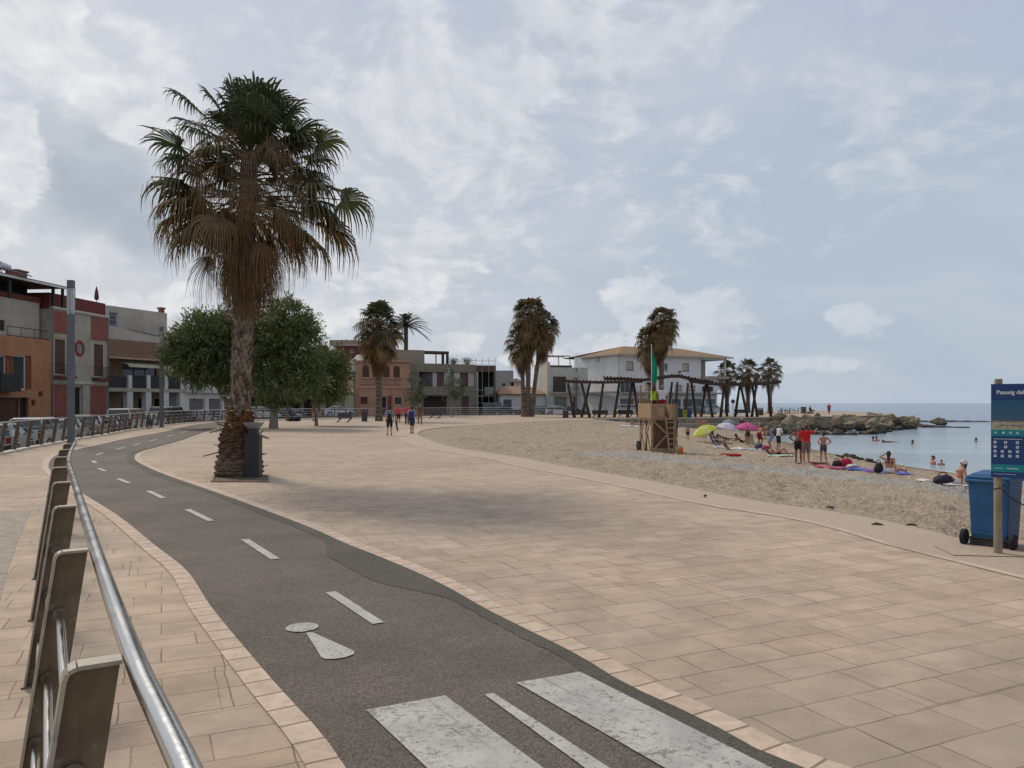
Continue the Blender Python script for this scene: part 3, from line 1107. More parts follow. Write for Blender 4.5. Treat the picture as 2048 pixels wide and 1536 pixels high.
near_px = [(360, 1510), (300, 1390), (255, 1280), (215, 1170), (185, 1080), (160, 1000), (145, 950), (138, 928), (141, 906), (151, 884)]
near = [Vector((1.1, -1.35, 0)), Vector((.25, .05, 0)), Vector((-.22, .80, 0))]
for x, y in near_px:
    p = gp(x, y, 1.13)
    near.append(Vector((p.x, p.y, 0)))
near = cr(near, 10)
iA = min(range(len(near)), key=lambda i: (near[i] - Vector((-1.07, 2.1, 0))).length)
dA = sum((b - a).length for a, b in zip(near[:iA], near[1:iA + 1]))
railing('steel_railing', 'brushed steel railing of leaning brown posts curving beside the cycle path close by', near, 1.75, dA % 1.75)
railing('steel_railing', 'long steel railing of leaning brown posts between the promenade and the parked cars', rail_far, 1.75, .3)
# ------------------------------------------------------------------ buildings
glass = M('glass_dark', (.035, .045, .055), rough=.12, var=.2, scale=.7, spec=.6)
glass_g = M('glass_green', (.03, .05, .045), rough=.12, var=.2, scale=.7, spec=.6)
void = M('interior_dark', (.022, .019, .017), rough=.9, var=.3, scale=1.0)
white_fr = M('white_frame', (.62, .61, .58), rough=.5, var=.06)
black_metal = M('black_metal', (.03, .028, .027), rough=.55)
brown_wood = M('brown_shutter', (.085, .045, .03), rough=.65, var=.2, scale=4, stretch=(1, 1, 6))
blind = M('beige_blind', (.47, .42, .34), rough=.7, var=.08)
fr_brown = M('brown_frame', (.26, .21, .16), rough=.6, var=.1)


class Bld:
    def __init__(s, name, label, A, B, z0, wall, cat='building'):
        A, B = Vector((A[0], A[1])), Vector((B[0], B[1]))
        s.A, s.B = A, B
        s.d = (B - A).normalized()
        s.L = (B - A).length
        s.z0 = z0
        s.wall = wall
        s.o = thing(name, label, cat, (A.x, A.y, z0), math.atan2(s.d.y, s.d.x))
        s.open = []

    def u(s, px, y=0.0):
        """distance along the facade (plane set back by y) at a picture column"""
        k = (px - 1024) / F
        n = Vector((-s.d.y, s.d.x))
        A = s.A + n * y
        return (A.x - k * A.y) / (k * s.d.y - s.d.x)

    def z(s, px, py, y=0.0):
        n = Vector((-s.d.y, s.d.x))
        Y = (s.A + n * y + s.d * s.u(px, y)).y
        return zat(py, Y) - s.z0

    def rect(s, px0, py0, px1, py1, y=0.0):
        m = (px0 + px1) / 2
        return s.u(px0, y), s.u(px1, y), s.z(m, py1, y), s.z(m, py0, y)

    def part(s, mb, name, mat, parent=None, **kw):
        return mb.build(name, mat, parent or s.o, **kw)

    def front(s, u0, u1, z1, depth, openings=None, mat=None, y=0.0, name='wall', z0=0.0, t=.28):
        """block with a front that has real openings and reveals"""
        ops = [o for o in (openings if openings is not None else s.open) if o[1] > u0 and o[0] < u1]
        us = sorted(set([u0, u1] + [min(max(v, u0), u1) for o in ops for v in o[:2]]))
        zs = sorted(set([z0, z1] + [min(max(v, z0), z1) for o in ops for v in o[2:4]]))
        mb = MB()
        for a, b in zip(us[:-1], us[1:]):
            for c, d in zip(zs[:-1], zs[1:]):
                if b - a < 1e-5 or d - c < 1e-5: continue
                mu, mz = (a + b) / 2, (c + d) / 2
                if any(o[0] < mu < o[1] and o[2] < mz < o[3] for o in ops): continue
                mb.add([(a, y, c), (b, y, c), (b, y, d), (a, y, d)], [(0, 1, 2, 3)])
        for (a, b, c, d) in ops:
            a, b, c, d = max(a, u0), min(b, u1), max(c, z0), min(d, z1)
            q = [(a, c), (b, c), (b, d), (a, d)]
            mb.add([(x, y, z) for x, z in q] + [(x, y + t, z) for x, z in q], [(i, i + 4, (i + 1) % 4 + 4, (i + 1) % 4) for i in range(4)])
        D = y + depth
        mb.add([(u0, y, z0), (u1, y, z0), (u1, D, z0), (u0, D, z0), (u0, y, z1), (u1, y, z1), (u1, D, z1), (u0, D, z1)],
               [(1, 2, 6, 5), (2, 3, 7, 6), (3, 0, 4, 7), (4, 5, 6, 7)])
        return mb.build(name, mat or s.wall, s.o)

    def win(s, r, frame=white_fr, pane=glass, kind='window', fw=.07, mull=1, y=0.0, sill=None, inset=.12, pname='pane', cut=True, label=None):
        u0, u1, z0, z1 = r
        if cut: s.open.append((u0, u1, z0, z1))
        f = MB()
        a, b = y + inset, y + inset + .06
        f.box(u0, u0 + fw, a, b, z0, z1); f.box(u1 - fw, u1, a, b, z0, z1)
        f.box(u0 + fw, u1 - fw, a, b, z0, z0 + fw); f.box(u0 + fw, u1 - fw, a, b, z1 - fw, z1)
        for k in range(1, mull):
            m = u0 + (u1 - u0) * k / mull
            f.box(m - fw * .4, m + fw * .4, a + .003, b - .003, z0 + fw, z1 - fw)
        w = f.build(kind, frame, s.o)
        if label: w['label'] = label
        p = MB()
        p.box(u0, u1, y + inset + .035, y + inset + .055, z0, z1)
        p.build(pname, pane, w)
        if sill:
            q = MB(); q.box(u0 - .08, u1 + .08, y - .08, y + .0, z0 - .1, z0 - .005)
            q.build('sill', sill, w)
        return w

    def box(s, name, mat, r, y0, y1, parent=None, bevel=0):
        mb = MB(); mb.box(r[0], r[1], y0, y1, r[2], r[3])
        return mb.build(name, mat, parent or s.o, bevel=bevel)

    def balcony_rail(s, u0, u1, z0, z1, y0, mat, step=.12, r=.012, parent=None):
        mb = MB()
        for z in (z0 + .05, z1):
            mb.tube([(u0, 0, z), (u0, y0, z), (u1, y0, z), (u1, 0, z)], r * 1.6, 6)
        k = u0
        while k <= u1:
            mb.tube([(k, y0, z0 + .05), (k, y0, z1)], r, 5)
            k += step
        return mb.build('balcony_railing', mat, parent or s.o)


pA = Vector((-38.3, 64.0)); pB = Vector((-37.5, 71.4)); pd = (pB - pA).normalized()
ORA = M('orange_render', (.42, .195, .095), var=.14, scale=.9, streak=.12, bump=.004)
CRM = M('cream_render', (.40, .36, .29), var=.14, scale=.8, streak=.2, bump=.004)
PNK = M('pink_render', (.255, .085, .064), var=.12, scale=1.2)
MAR = M('maroon_render', (.15, .035, .026), var=.16)
GRW = M('grey_white_render', (.46, .425, .36), var=.14, scale=.6, streak=.2, bump=.004)

# orange house with a white attic
b = Bld('town_house', 'orange rendered house with green tinted windows and a roof terrace shelter', pA - pd * 12.5, pA - pd * .02, -.62, ORA)
zt = b.z(60, 676)
b.win(b.rect(-16, 710, 13, 780), pane=glass_g, fw=.1)
b.win(b.rect(26, 710, 53, 780), pane=glass_g, fw=.12)
r = b.rect(53, 712, 63, 779); b.open.append(r); b.box('recess_panel', M('rust_render', (.24, .085, .035)), r, .14, .18)
r = b.rect(13, 712, 25.5, 779); b.open.append(r); b.box('recess_panel', M('rust_render', (.24, .085, .035)), r, .14, .18)
r = b.rect(40, 795, 58, 836); b.win(r, frame=brown_wood, pane=void, kind='garage_door', inset=.22)
r = b.rect(-16, 795, 39.5, 836); r = (r[0], r[1], 0.02, r[3]); g = b.win(r, frame=brown_wood, pane=M('garage_wood', (.10, .042, .026), stretch=(1, 1, 8), scale=3, var=.35), kind='garage_door', inset=.15)
for q in [(77, 782, 86, 794), (62.5, 799, 71, 812)]:
    b.win(b.rect(*q), frame=M('rust_render', (.24, .085, .035)), pane=void, kind='vent_opening', fw=.12, inset=.05)
b.front(0, b.L, zt, 9)
r = b.rect(-20, 748, 21, 783); b.box('balcony_front', black_metal, r, -.9, -.8)
mb = MB(); mb.box(r[0], r[1], -.79, -.005, r[2], r[2] + .12); b.part(mb, 'balcony_slab', ORA)
b.balcony_rail(b.u(18), b.u(97), zt, zt + .75, .15, black_metal, step=1.45, r=.02)
zt2 = b.z(50, 597)
b.open = []
w2 = b.rect(-30, 638, 10, 660, .9)
b.win(w2, y=.9, frame=MAR, pane=glass_g, fw=.06)
b.front(0, b.L - .25, zt2, 7, mat=GRW, y=.9, name='attic_wall', z0=zt + .002)
mb = MB(); mb.box(0, b.L - .2, .8, 8, zt2 + .002, zt2 + .42); b.part(mb, 'parapet_cap', MAR)
zr = b.z(0, 551)
mb = MB()
mb.box(b.u(-80), b.u(126), -.6, 5.5, zr, zr + .14)
b.part(mb, 'terrace_roof', M('dark_roof', (.085, .055, .045)))
mb = MB(); mb.box(b.u(-80), b.u(124), -.72, -.605, zr - .12, zr + .05); b.part(mb, 'gutter', white_fr)
mb = MB(); mb.box(b.u(-70), b.u(108), 2.4, 5.0, zt2 + .43, zr - .01); b.part(mb, 'shelter_wall', void)
for px in (12, 100, 119):
    mb = MB(); mb.box(b.u(px), b.u(px) + .18, -.3, -.12, zt2 - .2, zr - .005); b.part(mb, 'shelter_post', black_metal)
uu = b.u(94)
mb = MB(); mb.box(uu - .55, uu + .55, 2.2, 3.2, zr + .145, zr + 1.15); mb.box(uu - .65, uu + .65, 2.1, 3.3, zr + 1.152, zr + 1.3)
b.part(mb, 'chimney', M('brick_red', (.24, .09, .055), var=.3, scale=9))
# solar water heater on that roof
p = b.A + b.d * b.u(30) + Vector((-b.d.y, b.d.x)) * 1.0
t = thing('solar_water_heater', 'white solar water heater tank on the shelter roof of the orange house', 'water heater', (p.x, p.y, b.z0 + zr + .145), math.atan2(b.d.y, b.d.x) + .3)
mb = MB(); mb.tube([(-.75, 0, .85), (.75, 0, .85)], [.30, .30], 16); mb.build('tank', M('tank_white', (.55, .55, .54), rough=.4), t, autos=40)
mb = MB(); mb.bar((-.5, -.2, .6), (-.5, -2.0, .12), 1.3, .07, up=(0, 0, 1)); mb.build('collector_panel', M('panel_blue', (.16, .18, .2), rough=.2), t)
mb = MB()
for x in (-.6, .6): mb.bar((x, .25, 0), (x, 0, .6), .06, .06); mb.bar((x, -.3, 0), (x, 0, .6), .06, .06)
mb.build('stand', black_metal, t)

# pink and cream house with the round window
b = Bld('town_house', 'narrow pink and cream house with a round window and tall brown shutters', pA, pB, -.62, CRM)
zc = b.z(104, 617)
sl = M('cream_trim', (.50, .47, .41), var=.1)
for q in [(108.5, 675, 134, 751.5), (187, 685.5, 210, 755.6)]:
    r = b.rect(*q)
    w = b.win(r, frame=sl, pane=brown_wood, fw=.14, inset=.06, pname='shutter')
    mb = MB(); mb.box(r[0] - .25, r[1] + .25, -.75, -.002, r[2] - .22, r[2] - .05); b.part(mb, 'balcony_slab', MAR)
    b.balcony_rail(r[0] - .22, r[1] + .22, r[2] - .05, r[2] + .95, -.7, black_metal)
r = b.rect(149, 772, 165.5, 832); b.win((r[0], r[1], .02, r[3]), frame=sl, pane=void, kind='door', fw=.12, inset=.18)
b.front(0, b.L, zc, 9)
for q in [(106, 623, 134.5, 667), (182, 635, 213.5, 681), (102, 769, 135, 834), (180.5, 772, 212.5, 834)]:
    r = b.rect(*q)
    b.box('pink_panel', PNK, (r[0], r[1], max(r[2], .05), r[3]), -.03, -.002)
r = b.rect(104, 762, 216, 769); b.box('string_course', sl, (0, b.L, b.z(160, 768), b.z(160, 762)), -.09, -.032)
mb = MB(); mb.box(0, b.L, -.15, .2, zc + .002, zc + .2); b.part(mb, 'cornice', sl)
mb = MB(); mb.box(.02, b.L - .02, .25, 8.9, zc + .003, zc + 1.35); b.part(mb, 'parapet', MAR)
uc, zc2 = b.u(159), b.z(159, 697)
mb = MB()
ring = [(uc + .62 * math.cos(a), zc2 + .72 * math.sin(a)) for a in np.linspace(0, 2 * math.pi, 29)[:-1]]
rin = [(uc + .40 * math.cos(a), zc2 + .48 * math.sin(a)) for a in np.linspace(0, 2 * math.pi, 29)[:-1]]
vs = [(x, -.07, z) for x, z in ring] + [(x, -.07, z) for x, z in rin] + [(x, .0, z) for x, z in ring] + [(x, .0, z) for x, z in rin]
fs = []
for i in range(28):
    j2 = (i + 1) % 28
    fs += [(i, j2, j2 + 28, i + 28), (i + 28, j2 + 28, j2 + 84, i + 84), (i, i + 56, j2 + 56, j2)]
mb.add(vs, fs); w = b.part(mb, 'round_window', M('red_ring', (.24, .05, .045)))
mb = MB(); mb.add([(x, -.012, z) for x, z in rin], [tuple(range(27, -1, -1))]); mb.build('pane', M('round_glass', (.20, .205, .20), rough=.2), w)
dp = MB(); u_ = .03; dp.tube([(u_, -.09, .1), (u_, -.09, zc)], .05, 8); dp.tube([(b.L - .1, -.09, .1), (b.L - .1, -.09, zc)], .05, 8); b.part(dp, 'drainpipe', M('pipe_grey', (.22, .21, .2)))
# closed parasol on its roof
p = b.A + b.d * (b.L - .35) + Vector((-b.d.y, b.d.x)) * .9
t = thing('closed_parasol', 'dark red folded parasol standing on the parapet of the pink house', 'parasol', (p.x, p.y, b.z0 + zc + 1.352))
mb = MB(); mb.lathe([(.03, 0), (.03, .3), (.17, .35), (.2, .6), (.12, 1.2), (.04, 1.5), (.01, 1.6)], 10); mb.build('canopy', M('dark_red_cloth', (.13, .04, .035)), t)
# thin roof railing behind
p0 = Vector((-39.5, 74)); t = thing('roof_railing', 'thin galvanised railing on the flat roof behind the pink house', 'railing', (p0.x, p0.y, 9.0))
mb = MB(); l = [Vector((0, 0, 0)), Vector((1.4, 5.3, 0)), Vector((2.3, 7.2, 0))]
for z in (.5, .95, 1.4): mb.tube([q + Vector((0, 0, z)) for q in l], .02, 5)
for q in resample(l, .95): mb.tube([q + Vector((0, 0, -.3)), q + Vector((0, 0, 1.4))], .022, 5)
mb.build('rails', M('galvanised', (.4, .42, .43), rough=.4, metal=.5), t)

# brown fronted house on white columns
BEI = M('beige_render', (.36, .265, .19), var=.14, scale=.8, streak=.15)
BRB = M('brown_band', (.215, .125, .085), var=.12, scale=1.5)
WCOL = M('white_paint', (.62, .60, .56), var=.08, scale=1.5, streak=.08)
b = Bld('town_house', 'beige house with black balcony panels on square white columns and a yellow awning', pB + pd * .02, (-34.1, 79.6), -.55, BEI)
b.open = []
yb = 1.9
b.win(b.rect(246, 730, 313, 753, yb), y=yb, mull=3, pane=M('glass_blue', (.045, .075, .12), rough=.1, spec=.7), frame=black_metal)
for q in [(243, 797, 254, 834), (276, 797, 291, 834), (309, 797, 322, 834), (343, 797, 356, 834)]:
    r = b.rect(*q, y=yb); b.win((r[0], r[1], .03, r[3]), y=yb, frame=brown_wood, pane=void, kind='door')
zb0, zb1 = b.z(270, 716), b.z(270, 682)
b.front(0, b.L, zb0, 8, y=yb)
mb = MB(); mb.box(0, b.L, -.1, yb + 8, zb0 + .002, zb1); b.part(mb, 'brown_fascia', BRB)
mb = MB(); mb.box(-.02, b.L + .02, -.25, yb, zb0 - .16, zb0 - .002); b.part(mb, 'eaves', M('terracotta_trim', (.40, .27, .20)))
zs0, zs1 = b.z(300, 784), b.z(300, 777)
mb = MB(); mb.box(0, b.L, -.05, yb - .002, zs0, zs1); b.part(mb, 'balcony_slab', M('slab', (.38, .33, .27)))
for px in (260.5, 297.5, 333, 365):
    u_ = b.u(px)
    b.box('column', WCOL, (u_ - .32, u_ + .32, 0, zs0 - .002), .0, .6)
    b.box('balcony_post', WCOL, (u_ - .2, u_ + .2, zs1 + .002, b.z(px, 750.5)), -.02, .38)
for a, c in [(217, 254.5), (262.5, 293.5), (301.5, 330.5), (337.5, 362)]:
    b.box('balcony_panel', M('panel_black', (.028, .028, .03), rough=.6), (b.u(a) + .05, b.u(c) - .02, zs1 + .002, b.z((a + c) / 2, 753)), .1, .15)
za = b.z(290, 716.5)
mb = MB(); ua, ub = b.u(250), b.L - .3
mb.add([(ua, yb - .05, za - .1), (ub, yb - .05, za - .1), (ub, -.5, za - .75), (ua, -.5, za - .75), (ub, -.5, za - .95), (ua, -.5, za - .95)], [(0, 3, 2, 1), (3, 5, 4, 2)])
b.part(mb, 'awning', M('awning_cloth', (.58, .55, .43), rough=.8, trans=.2))
# white gable with tiles and the grey box above
z0_, z1_ = zb1, b.z(240, 655)
mb = MB(); u1_ = b.L + 1.2
mb.add([(0, 1.0, z0_ + .003), (u1_, 1.0, z0_ + .003), (u1_, 1.0, z0_ + .35), (b.u(262, 1.0), 1.0, z1_ + .02), (0, 1.0, z1_ + .02), (0, 6, z0_), (u1_, 6, z0_), (u1_, 6, z0_ + .35), (b.u(262, 1.0), 6, z1_ + .02), (0, 6, z1_ + .02)],
       [(0, 1, 2, 3, 4), (1, 6, 7, 2), (2, 7, 8, 3), (3, 8, 9, 4), (0, 4, 9, 5)])
b.part(mb, 'gable', GRW)
mb = MB(); mb.add([(b.u(258, 1.0), .9, z1_ + .06), (u1_ + .3, .9, z0_ + .40), (u1_ + .3, 6, z0_ + .5), (b.u(258, 1.0), 6, z1_ + .2)], [(0, 1, 2, 3)]); b.part(mb, 'roof', MATS['tile_brown'])
y2 = 4.0
r = b.rect(217, 616, 333, 662, y2); r = (b.u(214, y2), b.u(334, y2), r[2] - 1.0, b.z(275, 618.5, y2))
b.open = []
b.win(b.rect(218, 624, 236, 653, y2), y=y2, pane=glass, frame=white_fr)
b.front(r[0], r[1], r[3], 5, mat=GRW, y=y2, name='attic_wall', z0=r[2])
u_ = b.u(330, y2)
mb = MB(); mb.box(u_ - .22, u_ + .22, y2 + .3, y2 + .75, r[3] + .003, r[3] + .45); mb.box(u_ - .32, u_ + .32, y2 + .2, y2 + .85, r[3] + .452, r[3] + .6); b.part(mb, 'chimney', M('brick_red', (.2, .1, .07)))

# white shop front with balustrade
b = Bld('shop_house', 'white shop front with three wide shutters below a white balustrade', (-34.05, 79.75), (-33.3, 93.5), -.5, WCOL)
z_s = b.z(410, 786)
sh = M('roller_shutter', (.17, .145, .145), rough=.5, var=.1, stretch=(1, 1, 10), scale=4)
for q in [(378.5, 797, 410, 835), (418, 797, 444, 835), (448.5, 797, 470, 835)]:
    r = b.rect(*q); b.win((r[0], r[1], .02, r[3]), pane=sh, frame=white_fr, kind='shop_shutter', inset=.2)
b.front(0, b.L, z_s, 8)
mb = MB(); mb.box(-.05, b.L + .05, -.4, 1.5, z_s + .002, z_s + .25); b.part(mb, 'balcony_slab', M('slab_white', (.5, .49, .46)))
mb = MB()
k_ = 0.1
while k_ < b.L: mb.lathe([(.06, z_s + .26), (.1, z_s + .45), (.05, z_s + .8), (.09, z_s + 1.0), (.06, z_s + 1.1)], 6, c=(k_, -.2, 0)); k_ += .32
mb.box(0, b.L, -.32, -.08, z_s + 1.101, z_s + 1.24); b.part(mb, 'balustrade', WCOL)
b.open = []
for q in (2.0, 5.5, 9.5): b.win((q, q + 1.3, z_s + .5, z_s + 2.6), y=2.0, pane=brown_wood, pname='shutter')
b.front(0, b.L, z_s + 3.6, 6, mat=GRW, y=2.0, name='upper_wall', z0=z_s + .26)
# dark restaurant front behind the trees
b = Bld('restaurant', 'low building with a dark awning behind the green trees', (-33.2, 93.8), (-27.5, 109), -.25, M('tan_render', (.33, .27, .2), var=.15))
for a in np.linspace(1, 13, 5): b.win((a, a + 2.1, .05, 2.7), pane=void, frame=brown_wood, kind='shop_window', inset=.2)
b.front(0, b.L, 4.6, 9)
mb = MB(); mb.add([(.4, -.02, 3.3), (15.5, -.02, 3.3), (15.5, -2.0, 2.75), (.4, -2.0, 2.75), (15.5, -2.0, 2.5), (.4, -2.0, 2.5)], [(0, 3, 2, 1), (3, 5, 4, 2)]); b.part(mb, 'awning', M('awning_dark', (.05, .035, .03)))
# cream single storey house with green door
b = Bld('small_house', 'cream single storey house with a green door behind the small tree', at(592, 112.5), at(707.5, 114.0), -.12, M('cream_yellow', (.40, .345, .245), var=.14, streak=.15))
gr = M('green_door', (.012, .075, .045), rough=.5)
for q, pn, kd in [((650, 796, 664, 828), gr, 'door'), ((679, 800, 690, 815), M('grey_shutter', (.2, .195, .18)), 'window'), ((604, 806, 622, 828), void, 'garage_door')]:
    r = b.rect(*q); b.win((r[0], r[1], max(.02, r[2]), r[3]), pane=pn, frame=M('cream_trim2', (.46, .42, .33)), kind=kd)
b.front(0, b.L, b.z(660, 787), 6)
mb = MB(); zz = b.z(660, 787); mb.box(-.1, b.L, -.25, 6, zz + .002, zz + .16); b.part(mb, 'roof_edge', M('dark_edge', (.06, .05, .045)))

# peach house with arched windows
PEA = M('peach_render', (.44, .245, .155), var=.12, scale=.8, streak=.12)
PEA2 = M('peach_trim', (.47, .29, .20), var=.1)
b = Bld('town_house', 'peach coloured house with arched upper windows and small balustrades', at(708, 115), at(820, 115.6), -.12, PEA)
zt = b.z(760, 724)
for q in [(724, 734, 738.6, 755), (745, 734, 759.5, 755), (766, 735, 779.6, 755.5), (786.5, 735.5, 800, 756)]:
    r = b.rect(*q)
    w = b.win(r, frame=PEA2, pane=brown_wood, pname='shutter', fw=.05)
    mb = MB(); um = (r[0] + r[1]) / 2; hw = (r[1] - r[0]) / 2
    arc = [(um + hw * math.cos(a), r[3] + hw * .55 * math.sin(a)) for a in np.linspace(0, math.pi, 9)]
    arc2 = [(um + hw * 1.28 * math.cos(a), r[3] + hw * .85 * math.sin(a)) for a in np.linspace(0, math.pi, 9)]
    mb.add([(x, -.006, z) for x, z in arc], [tuple(range(8, -1, -1))]); mb.build('arch_pane', brown_wood, w)
    mb = MB(); mb.add([(x, -.05, z) for x, z in arc] + [(x, -.05, z) for x, z in arc2] + [(x, 0, z) for x, z in arc] + [(x, 0, z) for x, z in arc2], sum([[(i, i + 1, i + 10, i + 9), (i + 9, i + 10, i + 28, i + 27), (i + 1, i, i + 18, i + 19)] for i in range(8)], [])); mb.build('arch_trim', PEA2, w)
    mb = MB(); z_ = r[2]
    for k in range(5): mb.lathe([(.05, z_ - .85), (.09, z_ - .65), (.04, z_ - .3), (.06, z_ - .16)], 6, c=(r[0] + .1 + k * (r[1] - r[0] - .2) / 4, -.1, 0))
    mb.box(r[0] - .12, r[1] + .12, -.2, -.003, z_ - .15, z_ - .03); mb.box(r[0] - .12, r[1] + .12, -.2, -.003, z_ - .98, z_ - .86); b.part(mb, 'balustrade', PEA2)
for q, pn, kd in [((721, 794, 735, 808), brown_wood, 'window'), ((756, 793, 773, 830), void, 'door'), ((790, 795, 802.5, 808), glass, 'window')]:
    r = b.rect(*q); b.win((r[0], r[1], max(.02, r[2]), r[3]), pane=pn, frame=white_fr if kd == 'door' else brown_wood, kind=kd)
b.front(0, b.L, zt, 9)
r = b.rect(775, 792, 783, 830); b.box('red_panel', M('red_panel', (.2, .05, .04)), (r[0], r[1], .03, r[3]), -.03, -.002)
mb = MB(); mb.box(-.15, b.L + .1, -.3, .3, zt + .002, zt + .22); b.part(mb, 'cornice', PEA2)
mb = MB(); zz = b.z(760, 774.5); mb.box(-.05, b.L, -.1, -.002, zz - .15, zz + .15); b.part(mb, 'string_course', PEA2)
for px in (716, 782, 808):
    mb = MB(); u_ = b.u(px); mb.add([(u_ - .2, -.012, zz - .2), (u_ + .05, -.012, zz - .2), (u_ + .55, -.012, .1), (u_ + .35, -.012, .1)], [(0, 3, 2, 1)]); b.part(mb, 'painted_ray', M('peach_dark', (.36, .17, .1)))
mb = MB(); mb.add([(-.3, -.1, zt + .25), (b.L * .55, -.1, zt + .25), (b.L * .55, 6, zt + 1.45), (-.3, 6, zt + 1.45), (-.3, 6, zt - .2), (b.L * .55, 6, zt - .2)], [(0, 1, 2, 3), (3, 2, 5, 4)]); b.part(mb, 'roof', M('grey_tiles', (.33, .29, .24), var=.3, scale=2, stretch=(5, 1, 1)))
# side wing running back
b2 = Bld('side_house', 'pink side house with a tiled lean-to roof left of the peach house', at(686, 129), (at(707.5, 115.3).x, 115.3), -.12, M('pink_side', (.42, .26, .19), var=.12))
b2.front(0, b2.L, b2.z(698, 722), .4, openings=[])
b3 = Bld('roof_house', 'dark red upper house with a cream stair tower behind the peach house', at(672, 131), at(742, 131), -.1, MAR)
b3.win(b3.rect(699, 699, 708, 706), pane=M('grey_shutter', (.3, .28, .25)))
b3.front(0, b3.L, b3.z(700, 692), 6)
mb = MB(); zz = b3.z(700, 692); mb.box(-.2, b3.L + .2, -.2, 6, zz + .002, zz + .3); b3.part(mb, 'parapet', M('tan_cap', (.4, .33, .26)))
mb = MB(); mb.box(-1.6, 3.2, 2, 6, zz + .31, b3.z(680, 678)); b3.part(mb, 'stair_tower', M('tower_tan', (.31, .25, .18)))

# grey green modern house
GGN = M('grey_green_render', (.235, .205, .155), var=.12, scale=.7, streak=.15)
b = Bld('modern_house', 'flat roofed olive grey house with a dark recessed window band', at(820.8, 117), at(951, 121.5), -.12, GGN)
pill = M('pale_pillar', (.42, .42, .40))
bs = M('brown_blind', (.10, .06, .045), rough=.7)
yb = .35
r = b.rect(838, 744, 949, 773)
b.open.append((b.u(838), b.u(949.5), b.z(895, 773), b.z(895, 744.5)))
for px0, px1, mt, nm in [(838, 847, void, 'window_panel'), (847, 866, glass, 'window'), (866, 874.5, pill, 'pillar'), (874.5, 889, bs, 'blind'), (889, 899, pill, 'pillar'), (899, 909, glass, 'window'), (909, 921, pill, 'pillar'), (921, 937.5, bs, 'blind'), (937.5, 949.5, pill, 'pillar')]:
    m_ = (px0 + px1) / 2
    b.box(nm, mt, (b.u(px0) + .004, b.u(px1) - .004, b.z(m_, 772.8), b.z(m_, 745)), .18 if nm == 'pillar' else yb - .12, yb - .02 if nm == 'pillar' else yb - .08)
for q, pn, kd in [((847, 792, 894, 830), M('garage_dark', (.05, .03, .024), stretch=(6, 1, 1), var=.4), 'garage_door'), ((923, 792, 938, 830), bs, 'door')]:
    r = b.rect(*q); b.win((r[0], r[1], .02, r[3]), pane=pn, frame=GGN, kind=kd, inset=.2)
zt = b.z(885, 727.5)
b.front(0, b.L, zt, 9, t=.4)
mb = MB(); mb.box(b.u(847), b.u(895), -.9, -.002, b.z(870, 791), b.z(870, 789)); b.part(mb, 'door_canopy', GGN)
mb = MB(); mb.box(b.u(786, 3), b.u(849, 3), 3, 8, zt + .003, b.z(815, 699.5, 3)); b.part(mb, 'roof_room', M('roof_room', (.30, .255, .195), var=.15, streak=.15))
zz = b.z(870, 702, 3)
mb = MB(); mb.box(b.u(849.3, 3), b.u(898, 3), 3, 6, zz - .35, zz); mb.box(b.u(885, 3), b.u(889, 3), 3.1, 3.5, zt, zz - .352); mb.box(b.u(894, 3), b.u(898, 3), 3.1, 3.5, zt, zz - .352)
mb.box(b.u(872, 3), b.u(873.5, 3), 3.1, 3.3, zt, zz - .352)
b.part(mb, 'roof_pergola', M('pergola_brown', (.075, .055, .047)))
BROOF = (b, zt)
# unfinished house
b = Bld('unfinished_house', 'unfinished house front with a brown lintel, dark open bay and scaffold rails', at(951.6, 121.6), at(992, 122.5), -.12, M('raw_brown', (.12, .075, .055), var=.25))
b.open.append(b.rect(953.5, 744, 988, 790)); b.open.append(b.rect(953.5, 794, 988, 829))
b.front(0, b.L, b.z(970, 731), 7, t=1.6)
mb = MB(); mb.box(.05, b.L - .05, 1.6, 1.7, .02, b.z(970, 742)); b.part(mb, 'bay_back', void)
mb = MB(); mb.box(b.u(953), b.u(956), -.12, .12, .0, b.z(955, 744)); b.part(mb, 'pale_pillar', pill)
mb = MB()
for px in (950, 963, 976, 988.5):
    mb.tube([(b.u(px), -.5, 0), (b.u(px), -.5, b.z(px, 716))], .035, 6)
for py in (722, 730, 780, 792, 806): mb.tube([(b.u(944), -.5, b.z(970, py)), (b.u(990), -.5, b.z(970, py))], .03, 6)
b.part(mb, 'scaffold', M('galvanised', (.4, .42, .43)))
r = b.rect(968, 774, 986, 790); b.box('tarpaulin', M('tarp', (.22, .27, .20), var=.4, scale=1.4), (r[0], r[1], r[2], r[3]), -.42, -.38)
# grey site fence
for i, (a, c) in enumerate([(966, 984), (985, 1003)]):
    p0, p1 = at(a, 119.5), at(c, 119.5)
    t = thing('site_fence_panel', ['grey corrugated site fence panel below the scaffold', 'grey corrugated site fence panel next to the low white house'][i], 'fence panel', (p0.x, p0.y, -.12))
    mb = MB(); W_ = p1.x - p0.x
    n_ = 24
    mb.add([(W_ * k / n_, .05 * (k % 2), z) for z in (.05, 2.0) for k in range(n_ + 1)], [(k, k + 1, k + n_ + 2, k + n_ + 1) for k in range(n_)])
    mb.build('sheet', M('fence_sheet', (.21, .225, .235), rough=.5), t)
    mb = MB(); mb.box(0, .06, .06, .12, 0, 2.05); mb.box(W_ - .06, W_, .06, .12, 0, 2.05); mb.build('post', black_metal, t)
